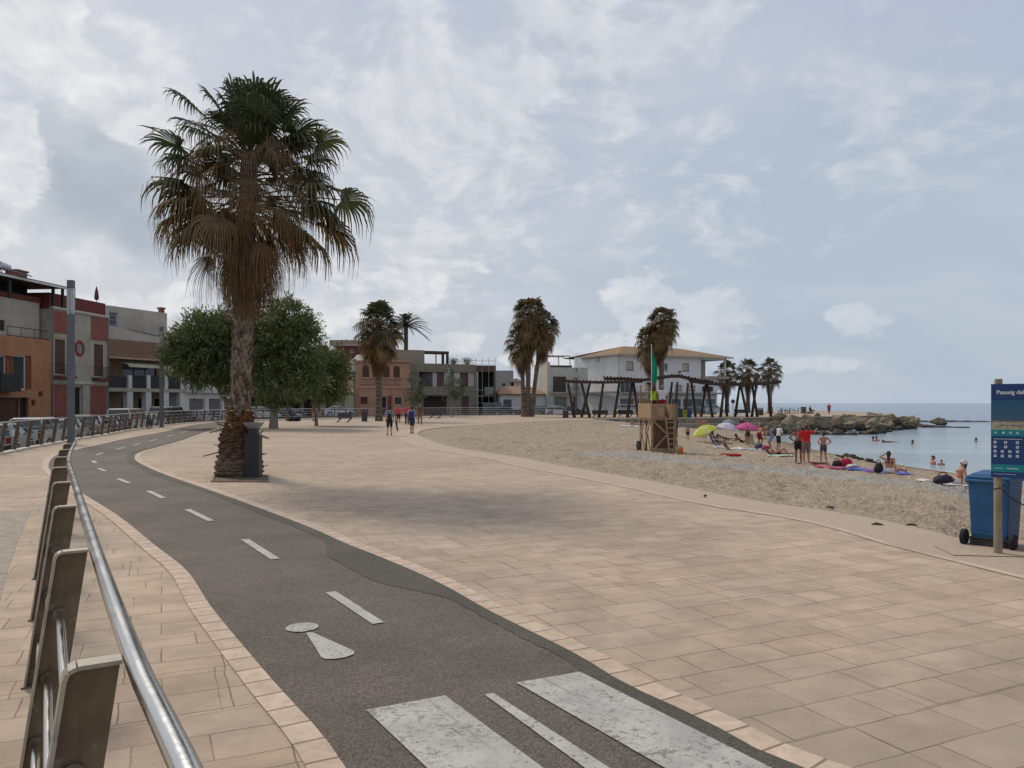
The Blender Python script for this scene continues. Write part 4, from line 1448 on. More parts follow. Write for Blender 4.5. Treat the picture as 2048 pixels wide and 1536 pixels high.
# grey block far behind
b = Bld('apartment_block', 'plain grey block rising behind the site fence', at(984, 150), at(1027, 150), -.1, M('grey_block', (.34, .335, .31), var=.1))
b.win(b.rect(1003, 766, 1012, 776), pane=glass); b.front(0, b.L, b.z(1000, 741), 8)
b = Bld('small_house', 'small cream gabled house behind the orange tiled roof', at(1018, 138), at(1046, 138), -.1, M('cream_far', (.47, .42, .36)))
b.open.append(b.rect(1022, 762, 1027, 772)); b.front(0, b.L, b.z(1030, 764), 5)
mb = MB(); zz = b.z(1030, 764); mb.add([(-.2, -.2, zz), (b.L + .2, -.2, zz), (b.L + .2, 5, zz), (-.2, 5, zz), (b.L / 2, -.2, zz + .7), (b.L / 2, 5, zz + .7)], [(0, 1, 4), (1, 2, 5, 4), (2, 3, 5), (3, 0, 4, 5)]); b.part(mb, 'roof', M('tile_far', (.5, .36, .27)))

# low white house with orange tiles
WHB = M('white_render', (.58, .575, .56), var=.09, scale=.7, streak=.1)
b = Bld('low_house', 'low white house with an orange tiled roof behind the triple palm', at(1001, 120), at(1093, 121), -.12, WHB)
for q, pn in [((1006.5, 799, 1023.5, 819), M('grey_grille', (.12, .125, .13))), ((1060, 794, 1072, 810), glass)]:
    b.win(b.rect(*q), pane=pn, frame=M('grey_frame', (.3, .3, .3)))
zt = b.z(1045, 788)
b.front(0, b.L, zt, 6)
mb = MB(); mb.box(b.u(1024.5), b.u(1064), -.03, -.002, .02, b.z(1045, 819.5)); b.part(mb, 'plinth', M('plinth_dark', (.06, .065, .08)))
mb = MB(); z2 = zt + 1.25; L_ = b.L
mb.add([(-.3, -.4, zt + .01), (L_ + .3, -.4, zt + .01), (L_ + .3, 6.2, zt + .01), (-.3, 6.2, zt + .01), (.4, 3, z2), (L_ - 2.2, 3, z2)], [(0, 1, 5, 4), (1, 2, 5), (2, 3, 4, 5), (3, 0, 4)]); b.part(mb, 'roof', MATS['tile_orange'])
mb = MB(); mb.box(-.3, L_ + .3, -.42, -.3, zt - .12, zt + .0); b.part(mb, 'eaves', M('eaves_brown', (.16, .1, .08)))

# white two storey house with roof terrace
b = Bld('town_house', 'white two storey house with a dark french window and a roof terrace frame', at(1094.5, 120), at(1176, 121.5), -.12, M('white_green', (.47, .475, .44), var=.1, scale=.8, streak=.14))
for q, pn, kd, mu in [((1106, 753, 1132, 784), M('wood_glass', (.07, .055, .05)), 'window', 3), ((1146, 754, 1158, 783), M('shutter_grey', (.25, .26, .24)), 'window', 2), ((1108.5, 793.5, 1133, 822), M('green_grille', (.23, .25, .2), stretch=(8, 1, 8), var=.3), 'garage_door', 4), ((1146, 792, 1152, 828), M('door_red', (.11, .03, .025)), 'door', 1)]:
    r = b.rect(*q); b.win((r[0], r[1], max(.02, r[2]), r[3]), pane=pn, frame=M('frame_dark', (.1, .09, .08)) if mu > 2 else white_fr, kind=kd, mull=mu)
zt = b.z(1135, 735)
b.front(0, b.L, zt, 7)
zz = b.z(1130, 785.5); mb = MB(); mb.box(b.u(1098), b.u(1162), -.8, -.002, zz - .12, zz); b.part(mb, 'balcony_slab', GRW)
b.balcony_rail(b.u(1099), b.u(1161), zz, zz + .95, -.75, black_metal, step=.16)
mb = MB(); mb.box(.3, b.L * .62, .35, 6.5, zt + .003, zt + .35); b.part(mb, 'roof_edge', M('dark_edge2', (.09, .065, .055)))
cs = Bld('side_wall', 'tall cream end wall with a chimney between the low house and the white house', at(1068, 128), (at(1094.3, 120.05).x, 120.05), -.12, M('cream_side', (.53, .47, .38), var=.08, streak=.15), 'wall')
cs.front(0, cs.L, cs.z(1085, 726), .5, openings=[])
mb = MB(); zz = cs.z(1085, 726); mb.box(cs.u(1073), cs.u(1085), .05, .9, zz + .003, cs.z(1079, 704)); cs.part(mb, 'chimney', CRM)
zz = b.z(1110, 711, 2)
mb = MB(); mb.box(b.u(1088, 2), b.u(1141, 2), 2.0, 2.12, zz - .12, zz); mb.box(b.u(1088, 2), b.u(1141, 2), 4.6, 4.72, zz - .12, zz)
for px in (1088.5, 1117, 1139.5): mb.box(b.u(px, 2), b.u(px, 2) + .1, 2.01, 2.11, zt + .36, zz - .122)
for k in range(6): mb.box(b.u(1089, 2) + k * .75, b.u(1089, 2) + k * .75 + .07, 2.0, 4.7, zz + .002, zz + .06)
b.part(mb, 'terrace_frame', M('dark_edge2', (.09, .065, .055)))

# large white villa with a hipped roof
VIL = M('villa_white', (.70, .70, .69), var=.08, scale=.6, streak=.1, bump=.006)
VILP = M('villa_pinkish', (.58, .53, .52), var=.08)
Cc = at(1236, 125); Rr = at(1449.5, 136)
b = Bld('villa', 'large white three storey villa with a brown hipped tile roof and corner terrace', (Cc.x, Cc.y), (Rr.x, Rr.y), -.12, VIL)
ze = b.z(1236, 707)
uT = b.u(1402)                       # the terrace starts here on the top floor
uM = b.u(1434)
zfl = b.z(1425, 753); zfl2 = b.z(1425, 758)
for q, pn in [((1252, 722.5, 1267, 740), blind), ((1289.5, 723.5, 1303, 741), blind), ((1323, 726, 1336, 741), glass), ((1364.5, 726.5, 1378, 742), blind), ((1350, 770, 1364, 781), blind), ((1378, 771, 1391, 781), blind), ((1290, 766, 1304, 780), blind)]:
    b.win(b.rect(*q), pane=pn, frame=fr_brown if pn is blind else white_fr, mull=2 if pn is glass else 1, pname='pane' if pn is glass else 'blind', fw=.12, sill=fr_brown)
r = b.rect(1241, 762, 1270, 786); b.win(r, pane=glass, frame=white_fr, mull=3)
b.balcony_rail(r[0] - .3, r[1] + .3, r[2], r[2] + .95, -.6, black_metal, step=.2)
gg = M('garage_grey', (.17, .175, .175), stretch=(1, 1, 8), var=.15)
for q, pn, kd in [((1240, 797, 1268, 830), gg, 'garage_door'), ((1276, 797, 1290, 830), brown_wood, 'door'), ((1343, 798, 1362, 830), glass, 'shop_window'), ((1366, 798, 1385, 830), glass, 'shop_window'), ((1389, 798, 1408, 830), M('glass_teal', (.10, .16, .165), rough=.1), 'shop_window'), ((1411, 798, 1431, 830), M('glass_teal2', (.13, .2, .205), rough=.1), 'shop_window')]:
    r = b.rect(*q); b.win((r[0], r[1], .03, r[3]), pane=pn, frame=M('frame_grey', (.28, .27, .26)), kind=kd, fw=.1)
ops = list(b.open)
b.front(0, uT, ze, 13, openings=ops)
b.front(uT + .002, uM, zfl2, 13, openings=ops, name='lower_wing')
mb = MB(); mb.box(uT + .004, b.L + .5, -.6, 8, zfl2 + .002, zfl); b.part(mb, 'terrace_slab', M('slab_tan', (.33, .29, .235)))
mb = MB(); mb.box(b.L - .28, b.L, -.3, -.02, zfl + .002, ze); b.part(mb, 'terrace_column', WCOL)
mb = MB(); mb.box(uT + .004, uT + 2.1, 1.2, 6.5, zfl + .003, ze); b.part(mb, 'terrace_wall', M('terrace_tan', (.30, .26, .215)))
mb = MB(); mb.box(uT + .005, b.L + .2, -.3, 9, ze - .5, ze + .0); b.part(mb, 'terrace_beam', VIL)
b.balcony_rail(uT + 2.2, b.L - .3, zfl, zfl + .8, .4, M('rail_tan', (.3, .26, .2)), step=.25)
mb = MB(); zz = b.z(1330, 788); mb.box(.1, uM + .8, -1.1, -.002, zz, zz + .28); b.part(mb, 'canopy_slab', M('slab_grey', (.30, .285, .26), streak=.2))
# left face of the villa
La = at(1171, 134)
lf = Bld('side_wing', 'x', (La.x, La.y), (Cc.x, Cc.y), -.12, VIL)
bpy.data.objects.remove(lf.o); lf.o = b.o
rotl = math.atan2(lf.d.y, lf.d.x) - math.atan2(b.d.y, b.d.x)
Wm = Matrix.Translation(Vector((La.x, La.y, -.12))) @ Matrix.Rotation(math.atan2(lf.d.y, lf.d.x), 4, 'Z')
Bm = Matrix.Translation(Vector((Cc.x, Cc.y, -.12))) @ Matrix.Rotation(math.atan2(b.d.y, b.d.x), 4, 'Z')
before = set(bpy.data.objects)
rT = lf.rect(1182, 721, 1205, 747)
lf.open.append(rT)
for q, pn in [((1186, 760, 1201, 780), blind), ((1217, 760, 1231, 780), blind), ((1225, 728, 1229, 735), glass)]:
    lf.win(lf.rect(*q), pane=pn, frame=fr_brown, pname='pane' if pn is glass else 'blind')
for q, pn, kd in [((1181, 797, 1212, 830), void, 'garage_door'), ((1218, 798, 1231, 830), white_fr, 'door')]:
    r = lf.rect(*q); lf.win((r[0], r[1], .03, r[3]), pane=pn, frame=M('frame_grey', (.28, .27, .26)), kind=kd)
lf.front(0, lf.L, ze, .3, name='side_wall', t=1.3, mat=VILP)
mb = MB(); mb.box(rT[0], rT[1], 1.31, 1.35, rT[2], rT[3]); lf.part(mb, 'loggia_back', M('loggia', (.36, .34, .33)))
mb = MB(); mb.box(rT[0] + 2.4, rT[0] + 3.3, 1.25, 1.305, rT[2] + .02, rT[3] - .5); lf.part(mb, 'loggia_door', void)
mb = MB(); mb.box(rT[1] - 1.5, rT[1] - .6, -.4, -.02, rT[3] - .2, rT[3] + .6); lf.part(mb, 'air_conditioner', M('aircon', (.42, .40, .38)), bevel=.02)
mb = MB(); zz = lf.z(1200, 787); mb.box(.1, lf.L, -1.0, -.302, zz, zz + .28); lf.part(mb, 'canopy_slab', M('slab_grey', (.30, .285, .26)))
fix = Bm.inverted() @ Wm
for o in set(bpy.data.objects) - before:
    if o.parent is b.o: o.matrix_local = fix @ o.matrix_local
# roof: hip over front and left face
inv = Bm.inverted()
def loc(p, z): q = inv @ Vector((p.x, p.y, 0)); return Vector((q.x, q.y, z))
La3 = Vector((La.x, La.y, 0)); back = Vector((-b.d.y, b.d.x, 0))
e = [loc(La3 - lf.d.to_3d() * .6 + Vector((lf.d.y, -lf.d.x, 0)) * .9, ze), loc(Cc + Vector((.1, -1.1, 0)), ze), loc(Rr + b.d.to_3d() * 1.2 - back * .9, ze), loc(Rr + b.d.to_3d() * 1.2 + back * 14, ze), loc(Cc + back * 17, ze), loc(La3 + Vector((0, 9, 0)), ze)]
rdg = [loc(at(1246, 131.5), b.z0 * 0 + zat(692.5, 131.5) + .12), loc(at(1357, 138.5), zat(697, 138.5) + .12)]
mb = MB()
mb.add(e + rdg, [(0, 1, 6), (1, 2, 7, 6), (2, 3, 7), (3, 4, 6, 7), (4, 5, 0, 6)])
rf = mb.build('roof', MATS['tile_brown'], b.o)
mb = MB()
for a, c in zip(e[:3], e[1:3]):
    mb.bar(a + Vector((0, 0, -.13)), c + Vector((0, 0, -.13)), .22, .2)
mb.build('eaves', M('eaves_cream', (.50, .44, .36)), rf)
mb = MB(); mb.add([p + Vector((0, 0, -.02)) for p in e], [tuple(range(5, -1, -1))]); mb.build('soffit', M('soffit', (.46, .43, .39)), rf)
r = b.rect(1405, 773, 1422, 783); b.box('dark_box', black_metal, r, -.5, -.003)
b.box('round_dish', M('dish', (.15, .15, .15)), b.rect(1357, 742, 1361, 746), -.2, -.003)

# tv aerials on the roofs: thin, but they prick the skyline
for i, (px, Y_, py0, py1, lab) in enumerate([(1153, 126, 722, 706, 'tv aerial on the roof between the white house and the villa'), (1251, 132, 694, 682, 'thin tv aerial standing on the ridge of the villa')]):
    p = at(px, Y_, zat(py0, Y_))
    t = thing('tv_aerial', lab, 'aerial', p)
    h_ = zat(py1, Y_) - p.z
    mb = MB(); mb.tube([(0, 0, -.3), (0, 0, h_)], .02, 5); mb.build('mast', M('galvanised', (.4, .42, .43)), t)
    mb = MB(); mb.tube([(-.6, 0, h_ - .05), (.6, 0, h_ - .05)], .014, 4)
    for k in range(6): mb.tube([(-.55 + k * .2, -.2, h_ - .05), (-.55 + k * .2, .2, h_ - .05)], .01, 4)
    mb.build('antenna', M('galvanised', (.4, .42, .43)), t)
# ------------------------------------------------------------------ palms and trees
LEAF = M('palm_leaf', (.98, .98, .95), rough=.55, var=.12, scale=3, attr=True, trans=.12, spec=.35)
DEAD = M('palm_dead_leaf', (.80, .80, .80), rough=.85, var=.2, scale=4, attr=True, trans=.08)
BARK = M('palm_bark', (1, 1, 1), rough=.95, var=.22, scale=9, attr=True, bump=.012, bscale=30)
TREELEAF = M('tree_foliage', (1, 1, 1), rough=.7, var=.15, scale=2, attr=True, trans=.2)
TBARK = M('tree_bark', (.20, .17, .135), rough=.95, var=.3, scale=6, bump=.02, bscale=14, stretch=(1, 1, .3))


def lerp3(a, b, t):
    return tuple(a[i] + (b[i] - a[i]) * t for i in range(3))


def fan_leaf(mb, p0, d, Lp, Rr_, rnd, nseg=30, droop=.5, spread=105, sag=.12, col=(.05, .08, .03), tip=(.12, .09, .04), w_fuse=.52, npt=6, pet=.018):
    """one costapalmate fan on its stalk"""
    d = d.normalized()
    dn = Vector((0, 0, -1))
    pts = []
    for q in range(5):
        t = q / 4
        pts.append(p0 + d * Lp * t + dn * sag * Lp * t * t)
    mb.tube(pts, [pet * 1.5, pet * 1.2, pet, pet * .9, pet * .7], 4, caps=False, col=lerp3(col, (.2, .14, .06), .45))
    hub = pts[-1]
    f = (pts[-1] - pts[-2]).normalized()
    s = f.cross(Vector((0, 0, 1)))
    if s.length < .1: s = Vector((math.cos(rnd.random() * 6), math.sin(rnd.random() * 6), 0))
    s.normalize()
    tw = rnd.uniform(-.5, .5)
    n = s.cross(f)
    s = (s * math.cos(tw) + n * math.sin(tw)).normalized()
    n = s.cross(f)
    da = 2 * R(spread) / nseg
    for k in range(nseg):
        a = -R(spread) + da * (k + .5)
        dirn = f * math.cos(a) + s * math.sin(a) + n * .16 * abs(math.sin(a))
        side = (s * math.cos(a) - f * math.sin(a))
        side = (side + n * (.35 if k % 2 else -.35)).normalized()
        L = Rr_ * (.80 + .20 * math.cos(a)) * rnd.uniform(.9, 1.08)
        dk = droop * rnd.uniform(.6, 1.4)
        c0 = lerp3(col, tip, rnd.random() * .22)
        vs = []
        for q in range(npt):
            t = q / (npt - 1)
            r_ = L * t
            g = max(0., t - .42) / .58
            p = hub + dirn * (r_ * (1 - .30 * dk * g * g)) + dn * (L * dk * .62 * g ** 1.7) + dn * (L * .05 * t)
            if t <= w_fuse: w = max(.006, r_ * da * .56)
            else: w = max(.004, L * w_fuse * da * .5 * (1 - (t - w_fuse) / (1 - w_fuse)) ** .8)
            vs += [p - side * w, p + side * w]
        fs = [(2 * q, 2 * q + 1, 2 * q + 3, 2 * q + 2) for q in range(npt - 1)]
        base = len(mb.v)
        mb.v.extend([tuple(p) for p in vs])
        for q, fc in enumerate(fs):
            mb.f.append(tuple(i + base for i in fc)); mb.c.append(lerp3(c0, tip, max(0, (q / (npt - 2)) - .45) * 1.3))


def trunk_mesh(path_fn, hz, rad_fn, rows, nth, colf, amp, name, parent, seed=0, uneven=0.0):
    rnd = random.Random(seed)
    mb = MB()
    nz = rows * 4
    vs = []
    cs = []
    for i in range(nz + 1):
        z = hz * i / nz
        c = path_fn(z)
        r0 = rad_fn(z)
        for k in range(nth * 4):
            th = 2 * math.pi * k / (nth * 4)
            row = z / hz * rows
            u = th / (2 * math.pi) * nth + (int(row) % 2) * .5
            fu = abs((u % 1) - .5) * 2; fv = (row % 1)
            b = (1 - fu ** 3) * (fv ** .7) if True else 0
            rr = r0 + amp * b + uneven * (rnd.random() - .5)
            vs.append((c[0] + rr * math.cos(th), c[1] + rr * math.sin(th), z))
            cs.append(b)
    m_ = nth * 4
    for i in range(nz):
        for k in range(m_):
            k2 = (k + 1) % m_
            q = (i * m_ + k, i * m_ + k2, (i + 1) * m_ + k2, (i + 1) * m_ + k)
            mb.f.append(q)
            mb.c.append(colf((cs[q[0]] + cs[q[2]]) / 2, vs[q[0]][2], rnd))
    mb.v = vs
    return mb.build(name, BARK, parent)


GREEN = (.042, .070, .024); OLIVE = (.105, .098, .034); BROWN = (.175, .088, .032); TAN = (.34, .215, .10); GREY = (.27, .2, .12)


def palm(label, loc, top, r_tr, nl, seed, R_l=1.1, Lp=1.0, group=None, detail=1.0, green=1.0, skirt=2.0, boot=False, hero=False, vspread=1.0, dry=False):
    """fan palm: top = crown centre relative to the foot (x, y, z)"""
    rnd = random.Random(seed)
    t = thing('fan_palm', label, 'palm tree', loc, group=group)
    hz = top[2]
    def pf(z):
        q = z / hz
        return (top[0] * q ** 1.3, top[1] * q ** 1.3)
    def rf(z):
        base = r_tr * (1 + .45 * math.exp(-z / .8)) if not boot else r_tr
        return base
    def colf(b, z, rn):
        c = lerp3((.075, .048, .032), (.25, .20, .155), min(1, b * 1.2))
        k = rn.uniform(.8, 1.15)
        return tuple(v * k for v in c)
    trunk_mesh(pf, hz, rf, int(hz / (.13 if hero else .4)), 11 if hero else 6, colf, r_tr * (.17 if hero else .12), 'trunk', t, seed, r_tr * (.05 if hero else .03))
    ns = max(10, int(30 * detail))
    npt = 6 if hero else 5
    C_ = Vector(top)
    crown, dead = MB(), MB()
    def place(mb, n, z0, z1, e0, e1, lp, rl, dr, spr, cols, tips, sag=.12, az0=None, wf=.52):
        ga = rnd.random() * 6.28
        for i in range(n):
            u_ = (i + rnd.random() * .6) / max(n, 1)
            az = ga + i * 2.39996 + rnd.uniform(-.3, .3)
            el = R(e0 + (e1 - e0) * u_ + rnd.uniform(-7, 7))
            z = z0 + (z1 - z0) * u_
            x_, y_ = pf(min(hz, max(0, C_.z + z)))
            d = Vector((math.cos(az) * math.cos(el), math.sin(az) * math.cos(el), math.sin(el)))
            p0 = Vector((x_, y_, C_.z + z)) + Vector((d.x, d.y, 0)) * r_tr * .6
            c = rnd.choice(cols); k = rnd.uniform(.75, 1.2)
            fan_leaf(mb, p0, d, lp * rnd.uniform(.85, 1.15), rl * rnd.uniform(.85, 1.1), rnd, ns, dr, spr, sag, tuple(v * k for v in c), rnd.choice(tips), npt=npt, w_fuse=wf, pet=.018 if hero else .025)
    s = R_l / 1.1
    G1 = [OLIVE, (.13, .10, .04), BROWN, (.07, .08, .03)] if dry else [GREEN, (.06, .08, .03), (.085, .09, .035)]
    e_top = 58 if dry else 74
    if hero: return t, pf, place, crown, dead, C_, rnd, ns, npt
    place(crown, int(nl * .55 * green), .35 * s, -.15 * s, e_top, 12, Lp * .92, R_l, .75 if dry else .6, 105, G1, [(.10, .09, .04), (.16, .11, .06)])
    place(crown, int(nl * .36 * green), -.1 * s, -.7 * s, 18, -18, Lp * 1.12, R_l * 1.02, .8, 100, G1 + [OLIVE], [(.16, .11, .06), BROWN], sag=.2)
    place(crown, int(nl * .34), -.6 * s, -1.5 * s * vspread, -15, -42, Lp * 1.05, R_l * .95, 1.05, 92, [OLIVE, OLIVE, BROWN], [BROWN, TAN], sag=.25)
    place(dead, int(nl * .60), .2 * s, -1.3 * s * vspread, 15, -45, Lp * .62, R_l * .9, 1.5, 60, [BROWN, TAN, (.2, .14, .08)], [TAN, GREY], sag=.5, wf=.3)
    place(dead, int(nl * skirt * .5), -1.0 * s * vspread, -2.1 * s * vspread, -55, -82, Lp * .55, R_l * 1.05, 1.2, 34, [BROWN, (.12, .07, .038), (.19, .12, .065)], [(.22, .15, .085), BROWN], sag=.3, wf=.35)
    crown.build('crown', LEAF, t)
    dead.build('dead_fronds', DEAD, t)
    return t, pf


def flower_stalks(dead, C_, rnd):
    # old flower stalks: thin arching stems with feathery ends
    if True:
        for i in range(18):
            az = rnd.random() * 6.28; L = rnd.uniform(1.5, 2.3)
            d = Vector((math.cos(az), math.sin(az), rnd.uniform(.5, 1.4))).normalized()
            pts = [C_ + Vector((0, 0, .1)) + d * L * q + Vector((0, 0, -1)) * L * .75 * q ** 2.4 for q in np.linspace(0, 1, 9)]
            dead.tube(pts, [.018] * 4 + [.012] * 5, 4, col=(.17, .09, .055))
            for q in range(70):
                k = rnd.uniform(.45, 1.0); p = pts[int(k * 7.99)].lerp(pts[min(8, int(k * 7.99) + 1)], rnd.random())
                e = p + Vector((rnd.uniform(-.22, .22), rnd.uniform(-.22, .22), rnd.uniform(-.42, .06)))
                m_ = p.lerp(e, .5) + Vector((0, 0, .05))
                w = Vector((rnd.uniform(-1, 1), rnd.uniform(-1, 1), 0)) * .009
                dead.add([p - w, p + w, m_ + w, m_ - w, e], [(0, 1, 2, 3), (3, 2, 4)], (.27, .155, .10) if rnd.random() < .6 else (.30, .2, .12))


# the big palm in front
pb = gp(478, 951)
hero, hpf, place, crown, dead, C_, rnd, ns_, npt_ = palm('tall fan palm with a shaggy brown skirt and fibrous boot beside the cycle path', pb, (.26, 0, 7.9), .195, 62, 11, R_l=1.18, Lp=1.22, hero=True, boot=True)
SCL = pb.y / F
def hl(px, py): return Vector(((px - 1024) * SCL - pb.x, 0, H - (py - HZ) * SCL))
def aimed(mb, tip, src_py, rl, dr, spr, cols, tips, dy):
    T_ = hl(*tip); z_ = hl(0, src_py).z
    x_, y_ = hpf(min(z_, 7.9)); src = Vector((x_, y_, z_))
    T_.y = dy; T_.z += rl * .24
    v = T_ - src; L_ = v.length
    k = rnd.uniform(.75, 1.25)
    fan_leaf(mb, src, v / L_, max(.35, L_ - rl * .92), rl, rnd, ns_, dr, spr, .10, tuple(q * k for q in rnd.choice(cols)), rnd.choice(tips), npt=npt_)
GT = [(.10, .09, .04), (.16, .11, .06)]
for px, py, sp, rl in [(456, 138, 300, 1.12), (492, 150, 300, 1.1), (536, 150, 300, 1.1), (578, 166, 300, 1.1), (622, 184, 315, 1.15), (655, 228, 330, 1.1), (352, 178, 320, 1.0), (405, 165, 310, 1.0), (290, 262, 360, 1.18), (318, 298, 375, 1.0), (270, 350, 400, 1.28), (296, 398, 415, 1.05),
                       (714, 366, 395, 1.22), (702, 404, 415, 1.12), (688, 296, 360, 1.0), (430, 205, 310, 1.0), (566, 205, 310, 1.05), (380, 235, 330, 1.0), (620, 255, 335, 1.0), (500, 190, 300, 1.0), (545, 250, 320, 1.0), (450, 260, 320, 1.0), (600, 300, 360, 1.0), (395, 310, 360, 1.0), (520, 230, 310, 1.0)]:
    aimed(crown, (px, py), sp, rl * 1.08, .5 + .35 * (py > 280), 108, [GREEN, GREEN, (.055, .08, .028)], GT, rnd.uniform(-.8, .2))
    if rnd.random() < .75: aimed(crown, (px + rnd.uniform(-40, 40), py + rnd.uniform(0, 34)), sp, rl, .6 + .35 * (py > 280), 105, [GREEN, GREEN, (.055, .08, .028)], GT, rnd.uniform(.3, 1.4))
for px, py, sp, rl in [(288, 452, 400, 1.15), (334, 512, 430, 1.1), (716, 470, 405, 1.2), (640, 505, 435, 1.05), (400, 476, 425, 1.0), (690, 510, 425, 1.1), (690, 430, 400, 1.05), (306, 420, 395, 1.1), (350, 470, 415, 1.05), (610, 470, 415, 1.0),  (556, 478, 440, .9), (404, 500, 440, .9), (612, 462, 430, .95)]:
    aimed(crown, (px + rnd.uniform(-25, 25), py + rnd.uniform(-40, 10)), sp - 10, rl, .95, 96, [OLIVE, (.085, .08, .032), BROWN], [BROWN, TAN], rnd.uniform(-1.3, 1.3))
    aimed(crown, (px, py), sp, rl * 1.05, .95, 96, [OLIVE, OLIVE, (.085, .08, .032), BROWN], [BROWN, TAN], rnd.uniform(-.8, .8))
s_ = 1.07
place(crown, 9, .3, -.5, 60, 5, 1.0, 1.08, .7, 105, [GREEN, GREEN, (.055, .08, .028)], GT)
place(dead, 30, .1, -1.1, 38, -38, .85, 1.0, 1.3, 66, [BROWN, TAN, (.2, .14, .08), (.13, .08, .04)], [TAN, GREY], sag=.5, wf=.3)
place(dead, 12, -.7, -1.4, 0, -40, 1.15, .95, 1.15, 74, [BROWN, (.13, .08, .04), (.2, .13, .07)], [TAN, BROWN], sag=.3, wf=.35)
place(dead, 50, -1.45, -1.95, -44, -80, .48, 1.12, 1.1, 34, [BROWN, (.12, .07, .038), (.19, .12, .065)], [(.24, .165, .095), BROWN], sag=.25, wf=.35)
flower_stalks(dead, C_ + Vector((0, 0, -.25)), rnd)
crown.build('crown', LEAF, hero)
dead.build('dead_fronds', DEAD, hero)
rnd = random.Random(4)
def colb(b_, z, rn):
    k = rn.uniform(.6, 1.25)
    c = (.095, .052, .026) if z > .8 else lerp3((.15, .115, .075), (.095, .058, .032), z / .8)
    if z > 1.15: c = (.14, .06, .022)
    return tuple(v * k for v in c)
def rb(z):
    return .25 + .27 * math.exp(-((z - .15) / .38) ** 2) + .19 * math.exp(-((z - .85) / .48) ** 2)
trunk_mesh(lambda z: hpf(z), 1.62, rb, 12, 9, colb, .07, 'boot', hero, 3, .05)
mb = MB()
for i in range(46):                     # sawn leaf stalks sticking out of the boot
    z = rnd.uniform(.1, 1.75); az = rnd.random() * 6.28
    x_, y_ = hpf(z)
    d = Vector((math.cos(az), math.sin(az), rnd.uniform(.1, .9))).normalized()
    p = Vector((x_, y_, z)) + Vector((math.cos(az), math.sin(az), 0)) * (rb(z) * .9)
    L = rnd.uniform(.08, .26)
    mb.bar(p, p + d * L, rnd.uniform(.06, .13), rnd.uniform(.015, .035), up=(0, 0, 1), col=lerp3((.11, .06, .03), (.34, .27, .19), rnd.random()))
scales = mb
for (az, z, L) in [(3.35, 1.18, .42), (3.2, .62, .5), (.1, 1.62, .42), (.0, 1.05, .45), (3.4, 1.95, .25), (-.2, .5, .4), (3.6, 1.3, .35)]:
    x_, y_ = hpf(z)
    d = Vector((math.cos(az), math.sin(az) - .3, -.28 if L > .4 else .15)).normalized()
    p = Vector((x_, y_, z)) + Vector((math.cos(az), math.sin(az), 0)) * (rb(z) * .8)
    m_ = MB(); m_.bar(p, p + d * L, .09, .03, col=(.30, .235, .17)); m_.build('leaf_stub', BARK, hero)
# bark scales higher up
mb = scales
for i in range(330):
    z = 1.5 + 3.6 * i / 330
    az = i * 2.39996
    x_, y_ = hpf(z)
    rr = .195 + .022
    o_ = Vector((math.cos(az), math.sin(az), 0)); s_ = Vector((-math.sin(az), math.cos(az), 0))
    p = Vector((x_, y_, z)) + o_ * rr
    w = rnd.uniform(.045, .07); h_ = rnd.uniform(.07, .12); out = rnd.uniform(.015, .06)
    k = rnd.uniform(.7, 1.25)
    c = tuple(v * k for v in ((.215, .165, .125) if rnd.random() < .75 else (.12, .075, .05)))
    mb.add([p - s_ * w - Vector((0, 0, h_)), p + s_ * w - Vector((0, 0, h_)), p + s_ * w * .55 + o_ * out + Vector((0, 0, h_)), p - s_ * w * .55 + o_ * out + Vector((0, 0, h_)),
            p - s_ * w * .6 + Vector((0, 0, h_ * .6)), p + s_ * w * .6 + Vector((0, 0, h_ * .6))],
           [(0, 1, 2, 3), (3, 2, 5, 4), (0, 3, 4), (1, 5, 2)], c)
mb.build('bark_scales', BARK, hero)
pit = [gp(424, 964), gp(538, 964), gp(536, 950), gp(428, 950)]
flat('tree_pit', pit, .006, M('pit_soil', (.12, .085, .055), var=.4, scale=6, bump=.02, bscale=20))
mb = MB()
for a, c_ in [(gp(424, 964.5), gp(538, 964.5)), (gp(424, 964.5), gp(429, 950))]: mb.bar(a + Vector((0, 0, .02)), c_ + Vector((0, 0, .02)), .05, .05)
o = mb.build('pit_kerb', M('pit_edge', (.27, .2, .14))); o['kind'] = 'structure'

# the smaller fan palms
def top_at(base, px, py):
    return ((px - 1024) / F * base.y - base.x, 0, zat(py, base.y))
b_ = gp(758, 842)
palm('single fan palm with a dense olive crown in front of the peach house', b_, top_at(b_, 757, 644), .29, 62, 21, R_l=1.45, Lp=1.15, detail=.55, skirt=2.4)
b_ = gp(1055, 833.5)
palm('tallest of the three palms growing in one clump, thick with brown dead leaves', b_, top_at(b_, 1060, 624), .30, 62, 31, R_l=1.6, Lp=1.2, detail=.5, green=.9, skirt=2.0, dry=True, group='palms of the triple clump')
b2_ = b_ + Vector((.55, .25, 0))
palm('right hand palm of the clump of three, its crown leaning out over the side', b2_, top_at(b2_, 1088, 648), .26, 44, 32, R_l=1.45, Lp=.95, detail=.5, green=.8, skirt=2.2, dry=True, group='palms of the triple clump')
b3_ = b_ + Vector((-.5, .1, 0))
palm('lowest palm of the clump of three, with a small bright green heart', b3_, top_at(b3_, 1042, 672), .26, 44, 33, R_l=1.45, Lp=1.0, detail=.5, green=.8, skirt=2.8, group='palms of the triple clump')
b_ = at(1322, 110)
palm('taller of two palms rising behind the lifeguard tower', b_, top_at(b_, 1325, 640), .32, 56, 41, R_l=1.6, Lp=1.1, detail=.5, green=.8, skirt=1.6, dry=True)
b_ = at(1311, 111)
palm('shorter brown skirted palm of the two behind the lifeguard tower', b_, top_at(b_, 1299, 678), .30, 50, 42, R_l=1.6, Lp=1.0, detail=.5, green=.8, skirt=2.0, dry=True)
